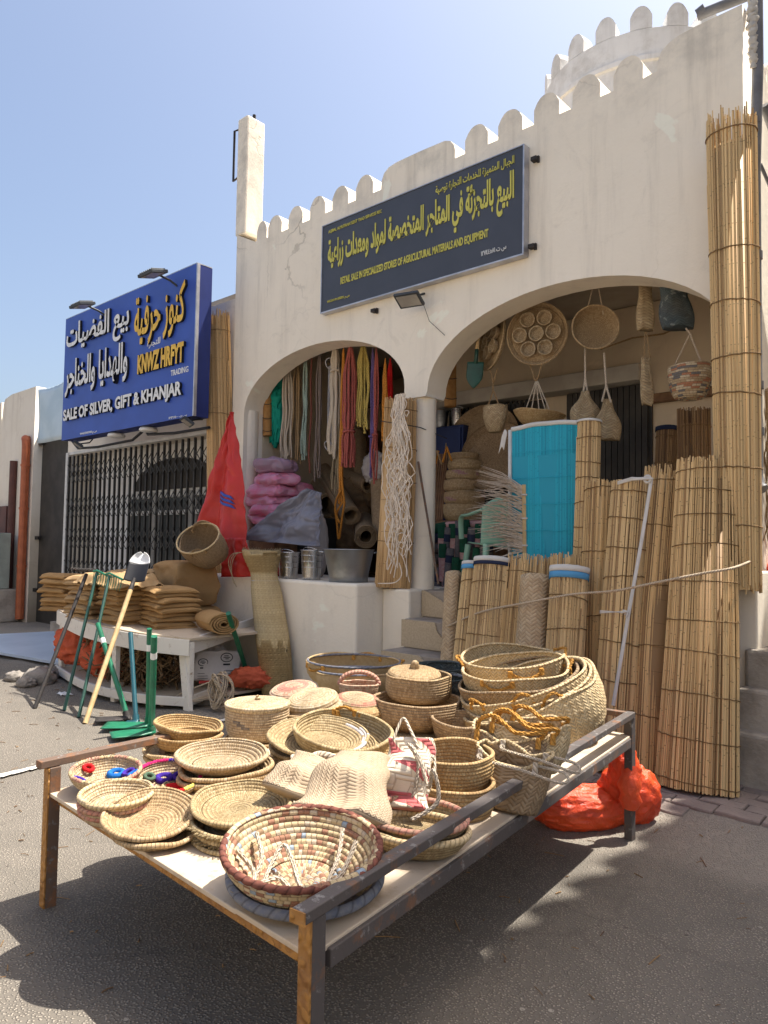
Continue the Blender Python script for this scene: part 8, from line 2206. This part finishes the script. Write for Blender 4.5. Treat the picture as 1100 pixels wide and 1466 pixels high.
# plastic chair
p = at(716, 786, Y=5.50); chq = orient(p, 0, 0, VIEWSPIN(p)+205)
ch = thing('plastic_chair', 'pale green plastic armchair behind the palm fronds', 'chair', (p.x, p.y, 1.03), chq)
c_ = MB(); c_.grid(lambda u, v: V(((u-0.5)*0.44, (v-0.5)*0.42, 0.40+0.02*((u-.5)*2)**2-0.02*v)), 10, 10); c_.build('seat', M['chair_green'], ch, solid=0.012)
c_ = MB(); c_.grid(lambda u, v: V(((u-0.5)*(0.46+0.06*v), 0.20+0.10*v-0.10*(abs(u-.5)*2)**2, 0.40+0.42*v-0.10*(abs(u-.5)*2)**3*v)), 18, 14); c_.build('backrest', M['chair_green'], ch, solid=0.012)
for sx_ in (-1, 1):
    c_ = MB(); c_.tube(smooth_path([(sx_*0.25, 0.2, 0.70), (sx_*0.30, 0.0, 0.66), (sx_*0.29, -0.2, 0.64), (sx_*0.27, -0.24, 0.45)], 6), 0.014, 10, flat=1.8); c_.build('armrest', M['chair_green'], ch)
    for sy_ in (-1, 1):
        c_ = MB(); c_.tube([(sx_*0.22, sy_*0.2, 0.40), (sx_*0.26, sy_*0.25, 0.0)], [0.03, 0.022], 10); c_.build('leg', M['chair_green'], ch)
# thin iron rod and palm broom
c_ = MB(); a, b_ = at(628, 836, Y=5.02), at(599, 661, Y=5.0); c_.tube([a, a.lerp(b_, 0.5), b_], 0.010, 8); tag(c_.build('iron_rod', M['rust'], None), 'thin rusty rod leaning beside the middle column', 'rod')
a, b_ = at(751, 815, Y=4.95), at(750, 694, Y=4.97)
br_ = thing('palm_broom', 'dry palm frond broom on a brown stick before the turquoise screen', 'broom', a)
c_ = MB(); c_.bar((0, 0, 0), b_-a, 0.028, 0.028, fww); c_.build('stick', M['pale_wood'], br_)
rg = random.Random(4); c_ = MB(); L_ = (b_-a).length
for i in range(120):
    s_ = rg.uniform(0.22, 0.97); e = (b_-a)*s_; ln = rg.uniform(0.25, 0.46)*(1.0 if s_ > 0.35 else 0.8)
    dr = (-rtw+V((0, 0, rg.uniform(0.0, 0.65)))+fww*rg.uniform(-0.35, 0.1)).normalized()
    c_.tube([e, e+dr*ln*0.5+V((0, 0, 0.012)), e+dr*ln+V((0, 0, -0.02-0.03*rg.random()))], [0.0048, 0.0036, 0.001], 4, False, False)
for i in range(5):
    e = (b_-a)*rg.uniform(0.15, 0.3); dr = (-rtw+V((0, 0, rg.uniform(-0.5, 0.25)))-fww*0.2).normalized(); c_.tube([e, e+dr*0.2, e+dr*0.36+V((0, 0, -0.05))], [0.006, 0.004, 0.001], 4)
c_.build('fronds', M['frond'], br_)
for s_ in (0.28, 0.6, 0.88):
    c_ = MB(); e = (b_-a)*s_; c_.box(e, (0.045, 0.045, 0.012), Q2); c_.build('tie', M['white_tape'], br_)
# ------------------------------------------------------------------ turquoise screen and reed rolls in front of the right arch
A0, A1, A2 = at(733, 800, Y=4.95), at(733, 616, Y=4.98), at(829, 606, Y=5.02)
B0 = at(829, 800, Y=5.0)
ts = thing('turquoise_screen', 'turquoise painted reed screen with white edge hanging in the right arch', 'screen', A0)
rg = random.Random(6); c_ = MB(); n_ = 64
zb = min(A0.z, B0.z)-0.25
for i in range(n_):
    t2 = (i+0.5)/n_; tp_ = A1.lerp(A2, t2); bt = A0.lerp(B0, t2)
    wv = 0.012*math.sin(t2*14)
    c_.tube([V((bt.x, bt.y+wv, zb))-A0, V(((tp_.x+bt.x)/2, (tp_.y+bt.y)/2+wv+rg.uniform(-.002, .002), (tp_.z+zb)/2))-A0, V((tp_.x, tp_.y+wv, tp_.z-0.02*math.sin(PI*t2)*-1))-A0], 0.0072*rg.uniform(0.85, 1.1), 6)
c_.box(((A0+B0)/2+V((0, 0.012, 0.25)))-A0, ((B0-A0).length, 0.004, 1.1), Matrix.Rotation(math.atan2((B0-A0).y, (B0-A0).x), 3, 'Z'))
c_.build('reeds', M['turq'], ts)
c_ = MB()
c_.tube(smooth_path([A1.lerp(A2, t2/10)+V((0, -0.006+0.012*math.sin(t2*1.4), 0.006+0.02*math.sin(PI*t2/10)))-A0 for t2 in range(11)], 3), 0.017, 8, flat=0.7)
c_.tube([A1-A0+V((-0.01, -0.008, 0)), V((A0.x, A0.y, zb))-A0+V((-0.01, -0.008, 0))], 0.015, 8)
c_.grid(lambda u, v: A1-A0+V((-0.03-0.05*u-0.03*v, -0.02, -0.02-0.14*v+0.03*math.sin(u*4))), 6, 8)
c_.build('edge_tape', M['white_tape'], ts, solid=0.003)
for s_ in (0.2, 0.37, 0.53, 0.69, 0.85):
    c_ = MB(); c_.tube([V((lerp(A0.x, B0.x, t2/16), lerp(A0.y, B0.y, t2/16)-0.012+0.012*math.sin(t2/16*14), lerp(zb, lerp(A1.z, A2.z, t2/16), s_)+0.004*math.sin(t2)))-A0 for t2 in range(17)], 0.0022, 5); c_.build('tie_cord', M['turq'], ts)
TW = [(0.988, 1.0, 'white_tape', 0.003)]
a, b_ = at(836, 800, Y=4.92), at(844, 603, Y=5.02)
reed_roll('screen_roll', 'pale reed roll with white taped top beside the turquoise screen', (a.x, a.y, a.z-0.3), b_, 0.085, 0.080, M['reed2'], (0.30, 0.42, 0.54, 0.66, 0.78, 0.90), capm=TW, rag=0.004, seed=41, rr=0.0051)
# inside right
a, b_ = at(948, 720, Y=6.0), at(956, 612, Y=6.1)
reed_roll('inner_roll', 'dark reed roll with blue rim standing inside the right arch', (a.x, a.y, 1.03), b_, 0.085, 0.085, M['reed_dark'], (0.45, 0.62, 0.8, 0.95), capm=[(0.975, 1.0, 'navy_tape', 0.003)], rag=0.004, seed=42)
a, b_ = at(990, 720, Y=5.9), at(993, 586, Y=5.95)
reed_roll('inner_roll', 'wide dark brown reed roll standing behind the corner roll', (a.x, a.y, 1.03), b_, 0.12, 0.12, M['reed_dark'], (0.5, 0.9), rag=0.02, seed=43, flat=0.5)
# tall corner roll, tied high up
a, b_ = at(1058, 845, Y=4.86), at(1047, 172, Y=4.80)
reed_roll('corner_reed_roll', 'very tall reed roll tied upright along the right corner of the shop', (a.x, a.y, a.z), b_, 0.125, 0.142, M['reed2'], (0.13, 0.27, 0.395, 0.48, 0.595, 0.70, 0.965), rag=0.09, foot=0.06, seed=44, rr=0.0054, band_r=0.0045, layers=2)
# the big rolls leaning at the right
def groll(name, label, bpx, bY, tpx, tY, r0, r1, mat, bands, seed, zb=None, group=None, **kw):
    b0 = at(*bpx, Y=bY); b0.z = gz(b0.x, b0.y)+0.015 if zb is None else zb
    return reed_roll(name, label, b0, at(*tpx, Y=tY), r0, r1, mat, bands, seed=seed, group=group, **kw)
GR = 'big reed rolls leaning in front of the right arch'
groll('reed_roll', 'biggest reed roll, standing nearest at the right with flared foot', (997, 1128), 4.44, (1011, 662), 4.78, 0.222, 0.166, M['reed'], (0.02, 0.15, 0.27, 0.39, 0.51, 0.62, 0.72, 0.81, 0.89, 0.97), 51, group=GR, rr=0.0052, rag=0.03, flat=0.75, foot=0.004)
groll('reed_roll', 'tall reed roll with ragged top just left of the biggest one', (925, 1095), 4.50, (952, 676), 4.88, 0.145, 0.125, M['reed'], (0.2, 0.4, 0.6, 0.8, 0.95), 52, group=GR, rr=0.0052, rag=0.06, flat=0.8)
groll('reed_roll', 'plain reed roll standing behind the taped one, next to the turquoise screen', (853, 1050), 4.60, (861, 692), 4.92, 0.118, 0.105, M['reed'], (0.25, 0.5, 0.75, 0.96), 54, group=GR, rr=0.0051, rag=0.02)
tr_ = groll('taped_roll', 'pale reed roll with white taped edge and string bound middle', (876, 1085), 4.42, (903, 692), 4.74, 0.125, 0.118, M['reed2'], (0.2, 0.31, 0.42, 0.64, 0.75, 0.86, 0.95), 53, group=GR, rr=0.0052, rag=0.012)
# its white edge strip, knot and string
b0 = V(tr_.location)
sA, sB = at(933, 684, Y=4.63), at(878, 1010, Y=4.30)
c_ = MB(); c_.tube(smooth_path([sA-b0, sA.lerp(sB, 0.3)-b0+V((0.004, 0, 0)), sA.lerp(sB, 0.6)-b0, sB-b0], 6), 0.012, 8, flat=0.5); c_.build('edge_strip', M['white_tape'], tr_)
c_ = MB(); kq = at(896, 877, Y=4.40)-b0
for j in range(4): c_.tube([kq+V((-0.02+0.012*j, -0.02, 0.015*math.sin(j*2))), kq+V((0.03, -0.03, 0.01)), kq+V((0.015, -0.025, -0.03))], 0.006, 6)
for j in range(3): c_.tube([at(862, 874+j*1.6, Y=4.40)-b0+V((0, -0.03, 0)), kq+V((0, -0.02, 0.004*j))], 0.0035, 6)
c_.build('knot', M['white_tape'], tr_)
c_ = MB(); kq = at(928, 686, Y=4.62)-b0
for j in range(4): c_.tube([at(885, 690+j, Y=4.62)-b0, at(905, 684+j, Y=4.58)-b0, kq+V((0.012*j, -0.01, 0.01*math.sin(j)))], 0.006, 6)
c_.tube([kq+V((0.02*math.cos(2*PI*i/10), -0.01, 0.022*math.sin(2*PI*i/10))) for i in range(10)], 0.009, 6, True)
c_.build('knot', M['white_tape'], tr_)
# short rolls in front of the steps
SR = 'short reed rolls before the steps of the right arch'
BW = [(0.955, 0.985, 'blue_tape', 0.003), (0.982, 1.0, 'white_tape', 0.004)]
groll('short_roll', 'short slim reed roll with blue taped top, second from the left', (655, 985), 4.28, (676, 806), 4.62, 0.085, 0.065, M['reed2'], (0.2, 0.37, 0.54, 0.72, 0.88), 61, group=SR, capm=BW, rag=0.004)
groll('short_roll', 'short wide reed roll with white and navy taped top', (690, 985), 4.26, (706, 800), 4.60, 0.150, 0.128, M['reed2'], (0.2, 0.38, 0.56, 0.72, 0.87), 62, group=SR, capm=[(0.955, 0.98, 'navy_tape', 0.003), (0.975, 1.0, 'white_tape', 0.006)], rag=0.004, flat=0.6)
groll('short_roll', 'short reed roll with bare ragged top between taped ones', (738, 985), 4.32, (759, 800), 4.72, 0.165, 0.155, M['reed'], (0.3, 0.5, 0.7, 0.92), 63, group=SR, rag=0.05, flat=0.5)
groll('short_roll', 'short reed roll with blue and white taped top, right of the plaited roll', (800, 985), 4.24, (816, 813), 4.52, 0.125, 0.120, M['reed2'], (0.2, 0.36, 0.52, 0.68, 0.84), 64, group=SR, capm=[(0.935, 0.975, 'blue_tape', 0.003), (0.97, 1.0, 'white_tape', 0.006)], rag=0.004, flat=0.8)
groll('short_roll', 'short bare reed roll half hidden behind the blue and white taped one', (806, 985), 4.45, (814, 797), 4.78, 0.125, 0.12, M['reed'], (0.5, 0.9), 65, group=SR, rag=0.03, flat=0.6)
b0 = at(640, 985, Y=4.36); mat_roll('plaited_roll', 'pale plaited mat roll, leftmost of the rolls before the steps', (b0.x, b0.y, 0.02), at(650, 820, Y=4.66), 0.075, 0.068, M['weave_roll'], 1.0, None, 'mat', 2.2, 1)
b0 = at(752, 985, Y=4.20); mat_roll('plaited_roll', 'stout plaited mat roll standing between the taped reed rolls', (b0.x, b0.y, 0.02), at(767, 825, Y=4.52), 0.115, 0.110, M['weave_roll'], 0.9, None, 'mat', 2.2, 2)
# rope along the rolls
pts_ = [at(636, 899, Y=4.50), at(690, 876, Y=4.38), at(760, 862, Y=4.30), at(820, 851, Y=4.28), at(880, 846, Y=4.24), at(940, 834, Y=4.24), at(1000, 822, Y=4.34), at(1050, 813, Y=4.42), at(1082, 800, Y=4.95)]
c_ = MB(); c_.tube(smooth_path(pts_, 8), 0.0075, 8); c_.tube(smooth_path([pts_[-1], pts_[-1]+V((0.02, 0.0, -0.02)), pts_[-1]+V((-0.03, -0.02, -0.05)), pts_[-1]+V((0.03, 0, 0.01))], 6), 0.009, 8)
tag(c_.build('tie_rope', M['rope_pale'], None), 'long pale rope strung across the leaning reed rolls', 'rope')
# right edge: things at the side arch
a, b_ = at(1112, 842, Y=5.6), at(1083, 665, Y=5.75)
reed_roll('side_roll', 'dark reed roll leaning at the stair landing on the right edge', a, b_, 0.06, 0.06, M['reed_dark'], (0.3, 0.6, 0.9), rag=0.02, seed=71)
b = MB(); puff(b, (0, 0, 0), (0.17, 0.13, 0.17), 101.0, 56, 40, 0.25); p = at(1106, 828, Y=5.62); tag(b.build('red_bag', M['bag_orange'], None, p), 'crumpled red plastic bag on the stair landing', 'bag')
c_ = MB(); rg = random.Random(2)
for i in range(60):
    x0, y0 = rg.uniform(-0.13, 0.16), rg.uniform(-0.1, 0.1); pts_ = [V((x0+0.03*noise.noise(V((j*0.5, i, 1))), y0+0.03*noise.noise(V((j*0.5, i, 4))), -0.095*j)) for j in range(12)]
    c_.tube(pts_, 0.004, 4)
p = at(1092, 560, Y=5.5); tag(c_.build('brown_net', M['rope_tan'], None, p), 'brown rope netting hanging in the side arch', 'net')
b = MB(); puff(b, (0, 0, 0), (0.14, 0.1, 0.3), 105.0, 40, 30, 0.25); p = at(1100, 520, Y=5.75); tag(b.build('green_cloth', M['dgreen_paint'], None, p), 'dark green cloth hanging in the side arch', 'cloth')

# scraps of straw and dust swept round the table
rg = random.Random(77); c_ = MB()
for i in range(420):
    x, y = rg.uniform(-7.5, -0.3), rg.uniform(0.9, 4.3)
    a_ = rg.uniform(0, PI); ln = rg.uniform(0.008, 0.05) if i % 9 else rg.uniform(0.05, 0.10)
    z = gz(x, y)+noise.noise(V((x*0.9, y*0.9, 3.3)))*0.012+noise.noise(V((x*3.1, y*3.1, 1.3)))*0.004+0.004
    d_ = V((math.cos(a_), math.sin(a_), rg.uniform(-0.05, 0.1)))*ln/2; p = V((x, y, z))
    c_.tube([p-d_, p+V((0, 0, 0.003*rg.random())), p+d_], rg.uniform(0.0012, 0.003), 4)
tag(c_.build('straw_litter', M['reed_dark'], None), 'scraps of straw scattered on the street round the table', 'litter', None, 'stuff')
